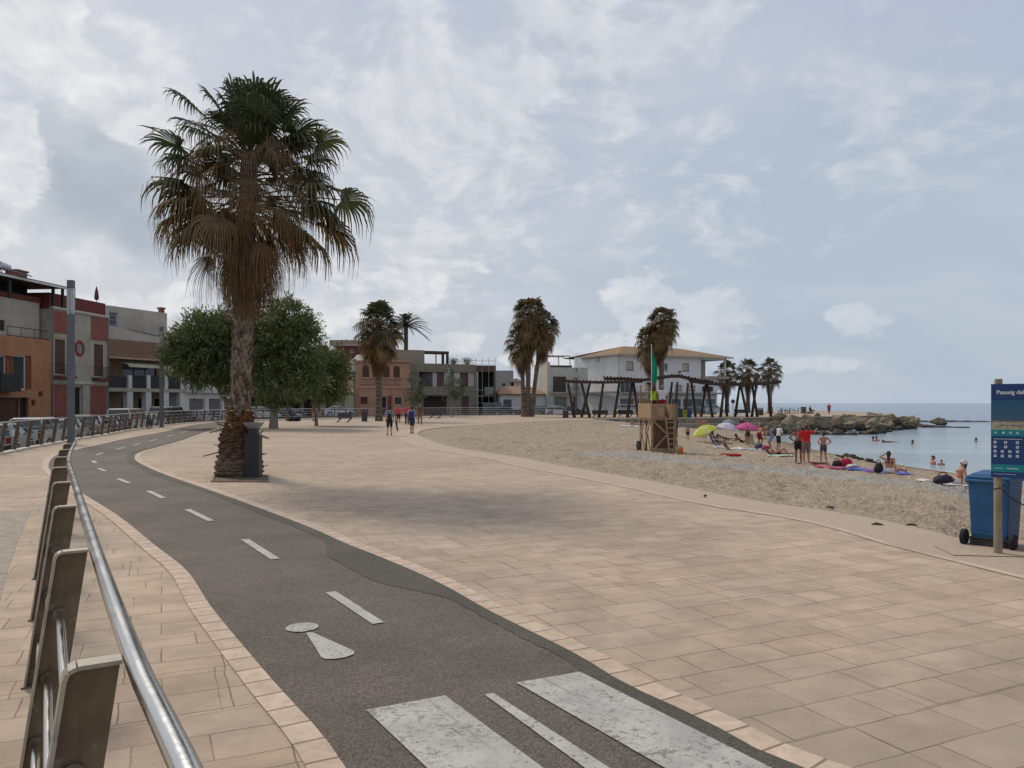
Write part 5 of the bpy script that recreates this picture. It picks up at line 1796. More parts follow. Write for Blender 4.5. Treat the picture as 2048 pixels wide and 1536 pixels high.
for i, (px, py, lab) in enumerate([(1454, 742, 'small fan palm half hidden behind the villa terrace'), (1496, 738, 'middle one of the three small palms beyond the pergola'), (1540, 736, 'outermost small palm beyond the pergola, next to the open sea')]):
    b_ = at(px, 141)
    palm(lab, b_, top_at(b_, px, py), .34, 30, 51 + i, R_l=1.32, Lp=1.15, detail=.5, green=1.2, skirt=1.5, group='palms beyond the pergola')

# feather palm behind the roofs
b_ = at(812, 136, -.1)
t = thing('date_palm', 'feathery date palm arching behind the flat roofed houses', 'palm tree', b_)
cz = zat(652, 136)
trunk_mesh(lambda z: (0, 0), cz, lambda z: .35, 30, 6, lambda b, z, rn: lerp3((.06, .045, .03), (.2, .15, .1), b), .05, 'trunk', t, 9)
mb = MB(); rnd = random.Random(77)
for i in range(44):
    az = i * 2.4; el = R(84 - 92 * i / 44); L = rnd.uniform(4.7, 5.7)
    d = Vector((math.cos(az) * math.cos(el), math.sin(az) * math.cos(el), math.sin(el)))
    pts = [Vector((0, 0, cz)) + d * L * q + Vector((0, 0, -1)) * L * .52 * q ** 2 for q in np.linspace(0, 1, 13)]
    k = rnd.uniform(.8, 1.2); cc = tuple(v * k for v in (.055, .062, .032))
    mb.tube(pts, [.05 - .003 * q for q in range(13)], 4, col=cc)
    for q in range(2, 13):
        for m_ in range(3):
            p = pts[q - 1].lerp(pts[q], m_ / 3); f = (pts[q] - pts[q - 1]).normalized()
            s_ = f.cross(Vector((0, 0, 1))).normalized()
            for sg in (-1, 1):
                e = p + (s_ * sg * .8 + f * .55 + Vector((0, 0, -.38))) * (.62 * math.sin(math.pi * (.12 + .8 * q / 13)))
                w = f * .045
                mb.add([p - w, p + w, e], [(0, 1, 2)], cc)
mb.build('crown', LEAF, t)


def tree(label, base, blobs, trunk, seed, n, col=(.104, .128, .045), L=.42, group=None, w=.030, limbs=7):
    """feathery broadleaf: blobs in world coordinates (centre, radii)"""
    rnd = random.Random(seed)
    t = thing('tamarisk_tree', label, 'tree', base, group=group)
    mb = MB()
    path = [Vector(p) for p in trunk[0]]
    mb.tube(cr(path, 5), list(np.interp(np.linspace(0, 1, (len(path) - 1) * 5 + 1), np.linspace(0, 1, len(trunk[1])), trunk[1])), 10)
    topp = path[-1]
    rt = trunk[1][-1]
    for i in range(limbs):
        c, r = blobs[i % len(blobs)]
        e = Vector(c) + Vector((rnd.uniform(-.6, .6) * r[0], rnd.uniform(-.6, .6) * r[1], rnd.uniform(-.2, .6) * r[2]))
        mid = topp.lerp(e, .5) + Vector((rnd.uniform(-.3, .3), rnd.uniform(-.3, .3), .25))
        pth = cr([path[-2].lerp(topp, .6), topp, mid, e], 4)
        mb.tube(pth, list(np.linspace(rt * .75, .02, len(pth))), 6)
    mb.build('trunk', TBARK, t, world=True, smooth=True)
    mb = MB()
    vol = [r[0] * r[1] * r[2] for c, r in blobs]
    # clumps first, sprigs inside them
    clumps = []
    for i in range(int(n / 26)):
        c, r = rnd.choices(blobs, vol)[0]
        while True:
            q = Vector((rnd.uniform(-1, 1), rnd.uniform(-1, 1), rnd.uniform(-1, 1)))
            if .35 < q.length < 1: break
        q = q.normalized() * (.42 + .72 * rnd.random() ** .7)
        clumps.append((Vector((c[0] + q.x * r[0], c[1] + q.y * r[1], c[2] + q.z * r[2])), q, rnd.uniform(.75, 1.3), rnd.uniform(.28, .55)))
    for (cc, q, k, cr_) in clumps:
        up = rnd.random() < .25
        for j in range(26):
            p = cc + Vector((rnd.gauss(0, 1), rnd.gauss(0, 1), rnd.gauss(0, .8))) * cr_ * .6
            d = (q + Vector((rnd.uniform(-.9, .9), rnd.uniform(-.9, .9), rnd.uniform(-.3, 1.0)))).normalized()
            s_ = d.cross(Vector((rnd.uniform(-1, 1), rnd.uniform(-1, 1), rnd.uniform(-1, 1)))).normalized()
            ln = L * rnd.uniform(.5, 1.3)
            g = ln * rnd.uniform(.1, .8) * (.3 if up else 1)
            a = p; m_ = p + d * ln * .5 + Vector((0, 0, -g * .15)); e = p + d * ln * .9 + Vector((0, 0, -g))
            kk = k * rnd.uniform(.7, 1.35)
            c3 = tuple(v * kk for v in (col if rnd.random() < .8 else (col[0] * 1.5, col[1] * 1.25, col[2] * 1.1)))
            ww = w * rnd.uniform(.7, 1.4)
            mb.add([a - s_ * ww * .5, a + s_ * ww * .5, m_ + s_ * ww, m_ - s_ * ww, e], [(0, 1, 2, 3), (3, 2, 4)], c3)
    mb.build('crown', TREELEAF, t, world=True)
    return t


def blob_px(px, py, Y_, rx, rz, ry=None):
    s_ = Y_ / F
    return (((px - 1024) * s_, Y_, zat(py, Y_)), (rx * s_, (ry or (rx + rz) / 2) * s_, rz * s_))


Yt = 55
b_ = gp(547, 857)
tree('large feathery green tree with a thick pale trunk behind the big palm', b_, [blob_px(565, 665, Yt, 62, 58), blob_px(540, 720, Yt, 52, 62), blob_px(600, 715, Yt, 44, 55), blob_px(548, 770, Yt - 1, 45, 35), blob_px(585, 640, Yt, 42, 38), blob_px(620, 760, Yt, 30, 36), blob_px(520, 690, Yt, 28, 45)],
     ([b_ + Vector((0, 0, -.02)), b_ + Vector((.02, 0, .6)), b_ + Vector((.05, 0, 1.5)), b_ + Vector((.1, 0, 2.7))], [.36, .30, .27, .26]), 61, 20000, w=.040, L=.46)
b_ = at(466, 56.5)
tree('spreading feathery green tree left of the big palm trunk', b_, [blob_px(425, 690, 56, 70, 62), blob_px(375, 710, 56, 46, 45), blob_px(455, 720, 56, 45, 55), blob_px(400, 665, 56, 45, 35), blob_px(450, 665, 56, 40, 38), blob_px(400, 745, 55.5, 40, 26), blob_px(352, 690, 56, 22, 28)],
     ([b_, b_ + Vector((-.1, 0, .9)), b_ + Vector((-.5, 0, 1.9)), b_ + Vector((-1.0, 0, 2.7))], [.26, .2, .18, .15]), 62, 20000, w=.040, L=.46)
b_ = gp(633, 851.5)
tree('small feathery green tree with a thin dark trunk near the bench', b_, [blob_px(655, 745, 61, 40, 45), blob_px(630, 765, 61, 34, 36), blob_px(672, 765, 61, 26, 30), blob_px(640, 720, 61, 28, 26), blob_px(670, 720, 61.5, 22, 26)],
     ([b_, b_ + Vector((-.05, 0, .8)), b_ + Vector((-.2, 0, 1.7)), b_ + Vector((.1, 0, 2.8))], [.16, .11, .10, .08]), 63, 10000, w=.038)
for i, (px, top_, lab) in enumerate([(831, 742, 'slim young tree by the walkers, in front of the olive grey house'), (905, 744, 'slim young tree with stakes, in front of the brown blinds')]):
    b_ = gp(px, 834.5)
    t = tree(lab, b_, [blob_px(px - 2, 765, b_.y, 13, 22), blob_px(px + 8, 778, b_.y, 11, 16), blob_px(px - 10, 780, b_.y, 9, 17), blob_px(px + 2, 795, b_.y, 9, 10)],
         ([b_, b_ + Vector((0, 0, 1.0)), b_ + Vector((.05, 0, 2.6)), b_ + Vector((.05, 0, 3.6))], [.07, .06, .05, .04]), 71 + i, 1100, col=(.085, .105, .06), L=.5, w=.035, group='slim young trees in front of the olive house', limbs=5)
    mb = MB()
    for a in (0, 2.1, 4.2): mb.tube([(.45 * math.cos(a), .45 * math.sin(a), 0), (.4 * math.cos(a), .4 * math.sin(a), 1.5)], .035, 6)
    mb.build('stake', MATS['timber_post'], t)
# planting on the olive house roof
for i, (px, py, r_) in enumerate([(907, 722, 12), (934, 720, 13)]):
    bld, zt_ = BROOF
    Yr = 123; p = at(px, Yr, zt_ - .12)
    t = thing('roof_plant', ['round tan shrub on the olive house roof beside the brown frame', 'tan shrub near the thin rail on the olive house roof'][i], 'shrub', p)
    mb = MB(); rnd = random.Random(i)
    for k in range(500):
        q = Vector((rnd.gauss(0, .42), rnd.gauss(0, .35), abs(rnd.gauss(.55, .3)))); d = Vector((rnd.uniform(-1, 1), rnd.uniform(-1, 1), rnd.uniform(-.3, 1))).normalized() * .22; s_ = d.cross(Vector((0, .3, 1))).normalized() * .05
        k2 = rnd.uniform(.6, 1.3); mb.add([q, q + d * .5 + s_, q + d, q + d * .5 - s_], [(0, 1, 2, 3)], tuple(v * k2 for v in (.13, .105, .06)))
    mb.build('foliage', TREELEAF, t)
    mb = MB(); mb.lathe([(.25, 0), (.32, .35)], 10); mb.build('pot', M('pot', (.25, .15, .1)), t)

# ------------------------------------------------------------------ street lamps
LAMPG = M('lamp_grey', (.135, .14, .145), rough=.5, var=.08, metal=.3)
LGL = M('lamp_glass', (.52, .55, .57), rough=.15, var=.15, scale=5, spec=.6)
def lamp(label, base, top_z):
    t = thing('street_lamp', label, 'street lamp', base, R(8), 'square column street lamps')
    mb = MB(); h_ = top_z; w = .12
    mb.box(-w, w, -w, w, 0, h_ - 1.5); mb.box(-.15, .15, -.15, .15, 0, .03)
    mb.build('column', LAMPG, t, bevel=.02)
    mb = MB(); mb.box(-.105, .105, -.105, .105, h_ - 1.45, h_ - .36)
    mb.build('lantern_glass', LGL, t)
    mb = MB()
    for x in (-1, 1):
        for y in (-1, 1): mb.box(x * .12 - .012, x * .12 + .012, y * .12 - .012, y * .12 + .012, h_ - 1.5 + .002, h_ - .352)
    mb.box(-.05, .05, -.11, .11, h_ - 1.46, h_ - .358)
    mb.build('lantern_frame', M('lamp_frame', (.3, .31, .32), rough=.4, metal=.4), t)
    mb = MB(); mb.box(-.128, .128, -.128, .128, h_ - .35, h_); mb.build('cap', LAMPG, t, bevel=.015)
lamp('nearest grey street lamp, standing at the far end of the near railing', gp(142, 888.5), zat(560, 33.5))
lamp('second grey street lamp, rising left of the green trees by the white parked car', gp(323, 854.8), zat(653, 56.7))
for px, Y_, py, lab in [(709, 97, 718, 'grey street lamp in front of the left edge of the peach house'), (898, 112, 731, 'grey street lamp in front of the olive grey house'), (1153, 117, 737, 'grey street lamp behind the left end of the pergola'), (1541, 138, 755, 'grey street lamp beside the outermost small palm')]:
    lamp(lab, at(px, Y_, 0 if Y_ < 100 or px > 1500 else street_z(Y_)), zat(py, Y_) - (0 if Y_ < 100 or px > 1500 else street_z(Y_)))

# ------------------------------------------------------------------ parked cars
TYRE = M('tyre', (.022, .022, .023), rough=.85); RIM = M('rim', (.33, .33, .34), rough=.35, metal=.7)
CGL = M('car_glass', (.035, .05, .055), rough=.08, spec=.7, var=.3, scale=.8)
PLAS = M('black_plastic', (.03, .03, .032), rough=.6)
LGT = M('headlight', (.5, .52, .53), rough=.15); TLT = M('taillight', (.22, .012, .01), rough=.25)
_cars = {}


def car_parts(kind):
    if kind in _cars: return _cars[kind]
    L, W, Hh, belt, hood, x0, x1, x2, x3 = {
        'hatch': (4.0, 1.74, 1.48, .92, .84, -1.95, -1.55, .35, 1.15),
        'suv': (4.4, 1.82, 1.66, 1.05, .98, -2.1, -1.85, .45, 1.2),
        'estate': (4.5, 1.78, 1.46, .92, .84, -2.2, -1.85, .3, 1.15),
        'van': (4.9, 1.9, 1.98, 1.12, 1.05, -2.43, -2.36, 1.25, 2.0),
        'sedan': (4.5, 1.78, 1.42, .92, .84, -1.65, -1.0, .25, 1.1)}[kind]
    r = .32
    prof = [(-L / 2, .32), (-L / 2 - .02, .62), (-L / 2 + .04, belt), (x0 if kind != 'sedan' else -L / 2 + .2, belt + .02), (x3, belt), (L / 2 - .22, hood - .1), (L / 2 - .02, hood - .25), (L / 2, .5), (L / 2 - .05, .28)]
    wx = (-L / 2 + .78, L / 2 - .82)
    arch = []
    for c in wx[::-1]:
        arch += [(c + (r + .07) * math.cos(a), max(.22, r + (r + .07) * math.sin(a))) for a in np.linspace(-.25, math.pi + .25, 9)]
    poly = prof + arch
    my = Matrix(((1, 0, 0, 0), (0, 0, 1, 0), (0, 1, 0, 0), (0, 0, 0, 1)))
    out = []
    bm = MB(); bm.prism(poly[::-1], -W / 2, W / 2, my)
    # roof and pillars
    wb, wt = W / 2 - .06, W / 2 - .24
    zb, zt_ = belt - .01, Hh
    def ring(x_b, x_t): return [(x_b, zb, wb), (x_t, zt_, wt)]
    bm.add([(x1, -wt, zt_ - .05), (x2, -wt, zt_ - .05), (x2, wt, zt_ - .05), (x1, wt, zt_ - .05), (x1 + .1, -wt + .12, zt_ + .015), (x2 - .15, -wt + .12, zt_ + .015), (x2 - .15, wt - .12, zt_ + .015), (x1 + .1, wt - .12, zt_ + .015)],
           [(4, 5, 6, 7), (0, 1, 5, 4), (1, 2, 6, 5), (2, 3, 7, 6), (3, 0, 4, 7)])
    for sg in (-1, 1):
        for (xb, xt) in ((x0, x1), (x3, x2), ((x0 + x3) / 2 - .1, (x1 + x2) / 2 - .1)):
            bm.bar((xb, sg * wb, zb), (xt, sg * wt, zt_ - .04), .09, .05, up=(1, 0, 0))
    out.append(('body', 'paint', bm.mesh('body'), []))
    g = MB()
    i_ = .02
    v = [(x0 + i_, -wb + i_, zb), (x3 - i_, -wb + i_, zb), (x3 - i_, wb - i_, zb), (x0 + i_, wb - i_, zb), (x1 + i_, -wt + i_, zt_ - .05), (x2 - i_, -wt + i_, zt_ - .05), (x2 - i_, wt - i_, zt_ - .05), (x1 + i_, wt - i_, zt_ - .05)]
    g.add(v, [(0, 1, 5, 4), (1, 2, 6, 5), (2, 3, 7, 6), (3, 0, 4, 7)])
    out.append(('windows', CGL, g.mesh('windows'), []))
    for c in wx:
        for sg in (-1, 1):
            ty = MB(); ty.lathe([(r - .08, -.1), (r - .02, -.11), (r, -.06), (r, .06), (r - .02, .11), (r - .08, .1)], 20)
            rm = MB(); rm.lathe([(r - .085, -.1), (r - .085, .1), (.06, .112)], 10)
            m1, m2 = ty.mesh('wheel'), rm.mesh('rim')
            tr = Matrix.Translation((c, sg * (W / 2 - .11), r)) @ Matrix.Rotation(-sg * R(90), 4, 'X')
            m1.transform(tr); m2.transform(tr)
            out.append(('wheel', TYRE, m1, [('rim', RIM, m2)]))
    for sg in (-1, 1):
        h_ = MB(); h_.box(L / 2 - .16, L / 2 + .012, sg * (W / 2 - .32) - .2, sg * (W / 2 - .32) + .2, hood - .27, hood - .12); out.append(('headlight', LGT, h_.mesh('headlight'), []))
        h_ = MB(); h_.box(-L / 2 - .035, -L / 2 + .1, sg * (W / 2 - .16) - .1, sg * (W / 2 - .16) + .1, .62, belt); out.append(('taillight', TLT, h_.mesh('taillight'), []))
    h_ = MB(); h_.box(L / 2 - .1, L / 2 + .05, -W / 2 + .06, W / 2 - .06, .27, .5); out.append(('front_bumper', PLAS, h_.mesh('front_bumper'), []))
    h_ = MB(); h_.box(-L / 2 - .06, -L / 2 + .1, -W / 2 + .06, W / 2 - .06, .3, .58); out.append(('rear_bumper', PLAS, h_.mesh('rear_bumper'), []))
    for sg in (-1, 1):
        h_ = MB(); h_.box(x3 - .25, x3 - .1, sg * (W / 2 + .08) - .1, sg * (W / 2 + .08) + .1, belt + .02, belt + .16); out.append(('door_mirror', 'paint', h_.mesh('door_mirror'), []))
    _cars[kind] = out
    return out


def car(kind, colr, label, loc, yaw, group):
    t = thing('parked_car' if kind != 'van' else 'parked_van', label, 'van' if kind == 'van' else 'car', loc, yaw, group)
    pm = M('car_paint_%d_%d_%d' % tuple(int(c * 999) for c in colr), colr, rough=.3, var=.04, coat=.6, spec=.5)
    for nm, mt, me_, subs in car_parts(kind):
        key = (id(me_), id(pm))
        if mt == 'paint':
            me_ = me_.copy(); mt = pm
        if not me_.materials: me_.materials.append(mt)
        else: me_.materials[0] = mt
        o = bpy.data.objects.new(nm, me_); COL.objects.link(o); o.parent = t
        if nm == 'body':
            bv = o.modifiers.new('bevel', 'BEVEL'); bv.width = .05; bv.segments = 2; bv.limit_method = 'ANGLE'; bv.angle_limit = R(40)
        for sn, sm, sme in subs:
            if not sme.materials: sme.materials.append(sm)
            q = bpy.data.objects.new(sn, sme); COL.objects.link(q); q.parent = o
    return t


lane = []
for i in range(0, len(rail_far), 2):
    d = (rail_far[min(i + 6, len(rail_far) - 1)] - rail_far[max(i - 6, 0)]).normalized()
    lane.append(rail_far[i] + Vector((-d.y, d.x, 0)) * 2.9)
lane = resample(lane, .5)
row = [('hatch', (.22, .27, .30), 'pale blue hatchback parked behind the railing at the edge of the picture'), ('suv', (.40, .40, .40), 'white tall backed car parked second along the railing'), ('hatch', (.23, .26, .25), 'grey green hatchback parked left of the nearest street lamp'),
       ('suv', (.05, .06, .07), 'dark off roader with a pale roof parked just right of the nearest lamp'), ('hatch', (.045, .055, .12), 'dark blue hatchback parked in front of the white van'), ('van', (.50, .50, .49), 'white camper van parked behind the leaning bicycle'),
       ('estate', (.54, .56, .57), 'white car parked at the foot of the second street lamp'), ('van', (.055, .055, .06), 'dark van parked in front of the white shop'), ('hatch', (.26, .27, .28), 'silver grey hatchback parked left of the big palm boot')]
s0 = min(range(len(lane)), key=lambda i: abs(lane[i].x / max(lane[i].y, 1) - (8 - 1024) / F))
pos = s0 * .5
for kind, colr, lab in row:
    i = min(len(lane) - 2, int(pos / .5)); p = lane[i]; d = (lane[min(i + 2, len(lane) - 1)] - lane[max(0, i - 2)]).normalized()
    car(kind, colr, lab, (p.x, p.y, street_z(p.y)), math.atan2(d.y, d.x) + R(random.Random(lab).uniform(-2, 2)), 'cars parked behind the long railing')
    pos += 5.3 if kind != 'van' else 5.6
for px, Y_, yaw, kind, colr, lab in [(522, 92, 40, 'hatch', (.42, .43, .44), 'silver hatchback seen between the big palm and the thick pale trunk'), (575, 99, 45, 'estate', (.045, .045, .05), 'black estate car behind the dark mobility scooter'),
                                     (678, 109, 25, 'sedan', (.55, .55, .55), 'white car in front of the green door'), (1010, 116.5, 4, 'hatch', (.05, .055, .075), 'dark blue car in front of the low white house, left of the triple palm'),
                                     (1074, 117, 184, 'hatch', (.12, .145, .14), 'grey green car right of the triple palm trunks'), (1115, 116.8, 5, 'hatch', (.55, .56, .57), 'white car in front of the green garage grille'),
                                     (1143, 117.2, 5, 'sedan', (.03, .03, .033), 'black car behind the litter bin and the street lamp'), (1262, 121, 8, 'suv', (.5, .5, .5), 'white car outside the villa behind the second bench'), (1425, 128, 22, 'hatch', (.5, .53, .55), 'pale car under the right end of the villa')]:
    p = at(px, Y_, street_z(Y_) if px < 1300 else -.02)
    car(kind, colr, lab, p, R(yaw), 'cars parked in front of the far houses')

# bicycle leaning on the railing
iB = min(range(len(rail_far)), key=lambda i: abs(rail_far[i].x / rail_far[i].y - (291 - 1024) / F) + (0 if rail_far[i].y < 70 else 9))
p = rail_far[iB]; d = (rail_far[iB + 2] - rail_far[iB - 2]).normalized()
t = thing('bicycle', 'black bicycle leaning against the long railing by the white camper van', 'bicycle', p + Vector((d.y, -d.x, 0)) * .22, math.atan2(d.y, d.x))
BK = M('bike_black', (.025, .025, .028), rough=.4)
for x in (-.52, .52):
    mb = MB(); ring = [(x + .33 * math.cos(a), .02, .34 + .33 * math.sin(a)) for a in np.linspace(0, 2 * math.pi, 29)]
    mb.tube(ring, .022, 6, caps=False); w = mb.build('wheel', TYRE, t, smooth=True)
    mb = MB()
    for k in range(12): mb.tube([(x, .02, .34), (x + .31 * math.cos(k * .524), .02, .34 + .31 * math.sin(k * .524))], .003, 3)
    mb.lathe([(.03, -.04), (.03, .04)], 8, c=(0, 0, 0)); mb.build('spokes', RIM, w)
mb = MB()
for a, c_ in [((-.52, 0, .34), (-.08, 0, .30)), ((-.52, 0, .34), (-.2, 0, .8)), ((-.08, 0, .30), (-.22, 0, .92)), ((-.2, 0, .8), (.38, 0, .84)), ((-.08, 0, .3), (.40, 0, .76)), ((.36, 0, .95), (.52, 0, .34))]: mb.tube([a, c_], .02, 6)
mb.build('frame', BK, t)
mb = MB(); mb.box(-.36, -.1, -.07, .07, .93, .98); mb.build('saddle', BK, t, bevel=.02)
mb = MB(); mb.tube([(.36, 0, .93), (.33, 0, 1.02)], .016, 6); mb.tube([(.28, -.3, 1.03), (.36, -.1, 1.04), (.36, .1, 1.04), (.28, .3, 1.03)], .014, 6); mb.build('handlebar', BK, t)

# ------------------------------------------------------------------ pergola
PG = MATS['timber_dark']
t = thing('pergola', 'long dark timber pergola on crossed slanting posts above the promenade', 'pergola', at(1340, 97))
def ppx(px, py, Y_): return at(px, Y_, zat(py, Y_))
posts = [(1135.7, 1149, 95, 766), (1163, 1179.6, 94.5, 766), (1180, 1163, 97, 766), (1206.5, 1197.7, 94.3, 766), (1238.7, 1228.4, 97.5, 765), (1264, 1254.6, 95, 765), (1267, 1276.5, 98, 765), (1300, 1291, 95, 764), (1296, 1308, 99, 764), (1355, 1350, 95.5, 764), (1344, 1336, 98, 764), (1383, 1391, 98.5, 765), (1376, 1370, 95, 766),
         (1412, 1402, 100, 767), (1414.5, 1425, 96.5, 767), (1449, 1441, 96.2, 768), (1450.5, 1454, 103, 768), (1480, 1470, 100, 767), (1480.5, 1495, 98, 767), (1503.6, 1514.6, 100.5, 766), (1513, 1503.6, 98.2, 766), (1535, 1542, 99.5, 766)]
for (pt, pbm, Y_, py) in posts:
    mb = MB(); a = at(pbm, Y_, 0); c_ = ppx(pt, py, Y_)
    mb.tube([a, a.lerp(c_, .5), c_], [.19, .17, .14], 8)
    mb.build('post', PG, t, world=True, smooth=True)
def roof_seg(pts, y0, y1, thick=.16, over=.35):
    """pts: (px, py) along the front edge; slats lie across two beams"""
    mb = MB()
    fr = [ppx(px, py, y0) for px, py in pts]; bk = [Vector((ppx(px, py, y0).x * y1 / y0, y1, zat(py, y0) + .12)) for px, py in pts]
    for ln in (fr, bk):
        for a, c_ in zip(ln[:-1], ln[1:]): mb.bar(a, c_, .2, .28)
    F_, B_ = resample(fr, .42), bk
    n = len(F_)
    bl = [0]
    for a, c_ in zip(bk[:-1], bk[1:]): bl.append(bl[-1] + (c_ - a).length)
    rr = random.Random(len(pts) * 7 + int(y0))
    for i, a in enumerate(F_):
        q = i / max(1, n - 1) * bl[-1]
        k = next((j for j in range(len(bl) - 1) if bl[j + 1] >= q - 1e-6), len(bl) - 2)
        c_ = bk[k].lerp(bk[k + 1], (q - bl[k]) / (bl[k + 1] - bl[k]))
        dd = (c_ - a).normalized()
        up = Vector((0, 0, .2 + rr.uniform(-.03, .04)))
        mb.bar(a - dd * over + up, c_ + dd * over + up, .26, .09)
    return mb.build('roof_section', PG, t, world=True)
roof_seg([(1112, 760), (1150, 764), (1200, 765), (1245, 764), (1285, 763)], 93.5, 99)
roof_seg([(1208, 757), (1245, 757.5), (1285, 760.5), (1312, 757), (1340, 752.5), (1358, 752), (1378, 757), (1400, 761.5), (1425, 765.5)], 95, 101)
roof_seg([(1378, 761), (1410, 766), (1450, 769.5), (1490, 769)], 94.5, 102)
roof_seg([(1455, 770), (1495, 768.5), (1530, 767), (1550, 765.5), (1562, 763)], 96, 103)

# benches, bins and small street furniture
BEN = M('bench_brown', (.075, .05, .045), rough=.6, var=.2, stretch=(1, 6, 6))
def bench(label, base, yaw, L=1.7, hgt=.75):
    t = thing('bench', label, 'bench', base, yaw, 'dark benches on slanting legs')
    mb = MB(); mb.box(-L / 2, L / 2, -.25, .25, .40, .48); mb.build('seat', BEN, t, bevel=.01)
    mb = MB(); mb.add([(-L / 2, .22, .485), (L / 2, .22, .485), (L / 2, .28, .485), (-L / 2, .28, .485), (-L / 2, .36, .9), (L / 2, .36, .9), (L / 2, .42, .88), (-L / 2, .42, .88)], [(0, 1, 5, 4), (3, 7, 6, 2), (4, 5, 6, 7), (0, 4, 7, 3), (1, 2, 6, 5)]); mb.build('backrest', BEN, t)
    for x in (-L * .36, L * .36):
        mb = MB(); mb.bar((x - .30, -.1, 0), (x + .12, .0, .395), .09, .10); mb.build('leg', black_metal, t)
for px, py, yaw, lab in [(690, 845, 20, 'dark bench near the small green tree, left of the single palm'), (872, 837.5, 4, 'dark bench below the two slim young trees'), (1201, 835, 6, 'dark bench under the left part of the pergola'), (1252, 834, 8, 'dark bench under the pergola just left of the lifeguard tower'), (1362, 833, 5, 'dark bench behind the recycling bins'), (1484, 832, 5, 'dark bench under the right part of the pergola')]:
    bench(lab, gp(px, py), R(yaw), 2.0 if px > 1000 else 1.3)
BIN = M('bin_dark', (.045, .042, .042), rough=.6)
for px, py, h_, w, lab in [(729, 843, 1.12, .55, 'square dark litter bin left of the single palm'), (1131, 836, 1.1, .6, 'dark litter bin left of the pergola'), (1521, 831, 1.1, .6, 'dark litter bin under the right end of the pergola')]:
    t = thing('litter_bin', lab, 'litter bin', gp(px, py), R(10), 'dark litter bins')
    mb = MB(); mb.box(-w / 2, w / 2, -w / 2, w / 2, 0.02, h_ * .82); mb.build('body', BIN, t, bevel=.02)
    mb = MB(); mb.box(-w / 2 - .02, w / 2 + .02, -w / 2 - .02, w / 2 + .02, h_ * .9, h_)
    for x in (-1, 1):
        for y in (-1, 1): mb.box(x * (w / 2 - .05) - .02, x * (w / 2 - .05) + .02, y * (w / 2 - .05) - .02, y * (w / 2 - .05) + .02, h_ * .82 + .001, h_ * .899)
    mb.build('hood', BIN, t)
    mb = MB(); mb.box(-w / 2 + .06, w / 2 - .06, -w / 2 - .012, -w / 2 - .002, .12, h_ * .72); mb.build('door', M('bin_door', (.06, .055, .052), rough=.5), t)
# dark post bin with dished cap behind the big palm
t = thing('litter_bin', 'tall dark bin with a pale dished cap tucked behind the big palm boot', 'litter bin', gp(503, 955) + Vector((0, .15, 0)), R(4))
mb = MB(); mb.box(-.17, .17, -.17, .17, 0, 1.03); mb.build('body', M('bin_slate', (.030, .032, .033), rough=.55), t, bevel=.02)
mb = MB(); mb.box(-.11, .11, -.1, .1, 1.03, 1.17); mb.build('neck', M('bin_slate', (.05, .055, .055)), t)
mb = MB(); mb.lathe([(.10, 1.171), (.16, 1.2), (.24, 1.30), (.25, 1.33), (.2, 1.31)], 20); mb.build('cap', M('bin_cap', (.25, .26, .26), rough=.45), t, autos=50)
# recycling containers
for px, colr, lab in [(1359, (.035, .05, .03), 'dark green recycling bin of the row under the pergola'), (1368.5, (.30, .30, .03), 'yellow recycling bin between the green and the blue one'), (1377.5, (.02, .055, .16), 'blue recycling bin at the end of the row under the pergola')]:
    t = thing('recycling_bin', lab, 'recycling bin', gp(px, 835.8), R(6), 'recycling bins under the pergola')
    mb = MB(); mb.box(-.27, .27, -.3, .3, .05, .98); mb.build('body', M('recyc_%d' % int(px), colr, rough=.5), t, bevel=.03)
    mb = MB(); mb.box(-.29, .29, -.34, .34, .985, 1.07); mb.build('lid', M('recyc_lid', (.05, .055, .05), rough=.5), t, bevel=.02)
    mb = MB(); mb.box(-.12, .12, -.312, -.302, .6, .72); mb.build('slot', void, t)
# round traffic sign seen from behind
t = thing('traffic_sign', 'round dark traffic sign on a short post beyond the pergola', 'traffic sign', at(1466, 122, 0))
mb = MB(); mb.tube([(0, 0, 0), (0, 0, 2.0)], .04, 8); mb.build('post', black_metal, t)
mb = MB(); mb.tube([(0, -.03, 2.05), (0, .01, 2.05)], [.33, .33], 24); mb.build('disc', M('sign_back', (.05, .045, .06), rough=.5), t)
# fence, box and racks on the pier head
t = thing('pier_fence', 'thin dark post and rail fence on the pier head by the sea', 'fence', at(1545, 131, 0))
mb = MB(); ln = [at(1545, 131, 0), at(1575, 130, 0), at(1595, 129, 0), at(1604, 128, 0)]
for z in (.95, .5): mb.tube([q + Vector((0, 0, z)) for q in ln], .022, 5)
mb.build('rails', black_metal, t, world=True)
for q in resample(ln, 1.4):
    mb = MB(); mb.box(q.x - .05, q.x + .05, q.y - .04, q.y + .04, 0, 1.05); mb.build('post', black_metal, t, world=True)
t = thing('wooden_box', 'brown wooden box at the end of the pier fence', 'box', at(1607, 127.5, 0), R(5))
mb = MB(); mb.box(-.35, .35, -.3, .3, .05, 1.1); mb.build('body', M('box_brown', (.13, .085, .06), stretch=(1, 1, 6)), t, bevel=.02)
mb = MB(); mb.box(-.4, .4, -.35, .35, 1.102, 1.16); mb.build('lid', M('box_brown', (.13, .085, .06)), t)
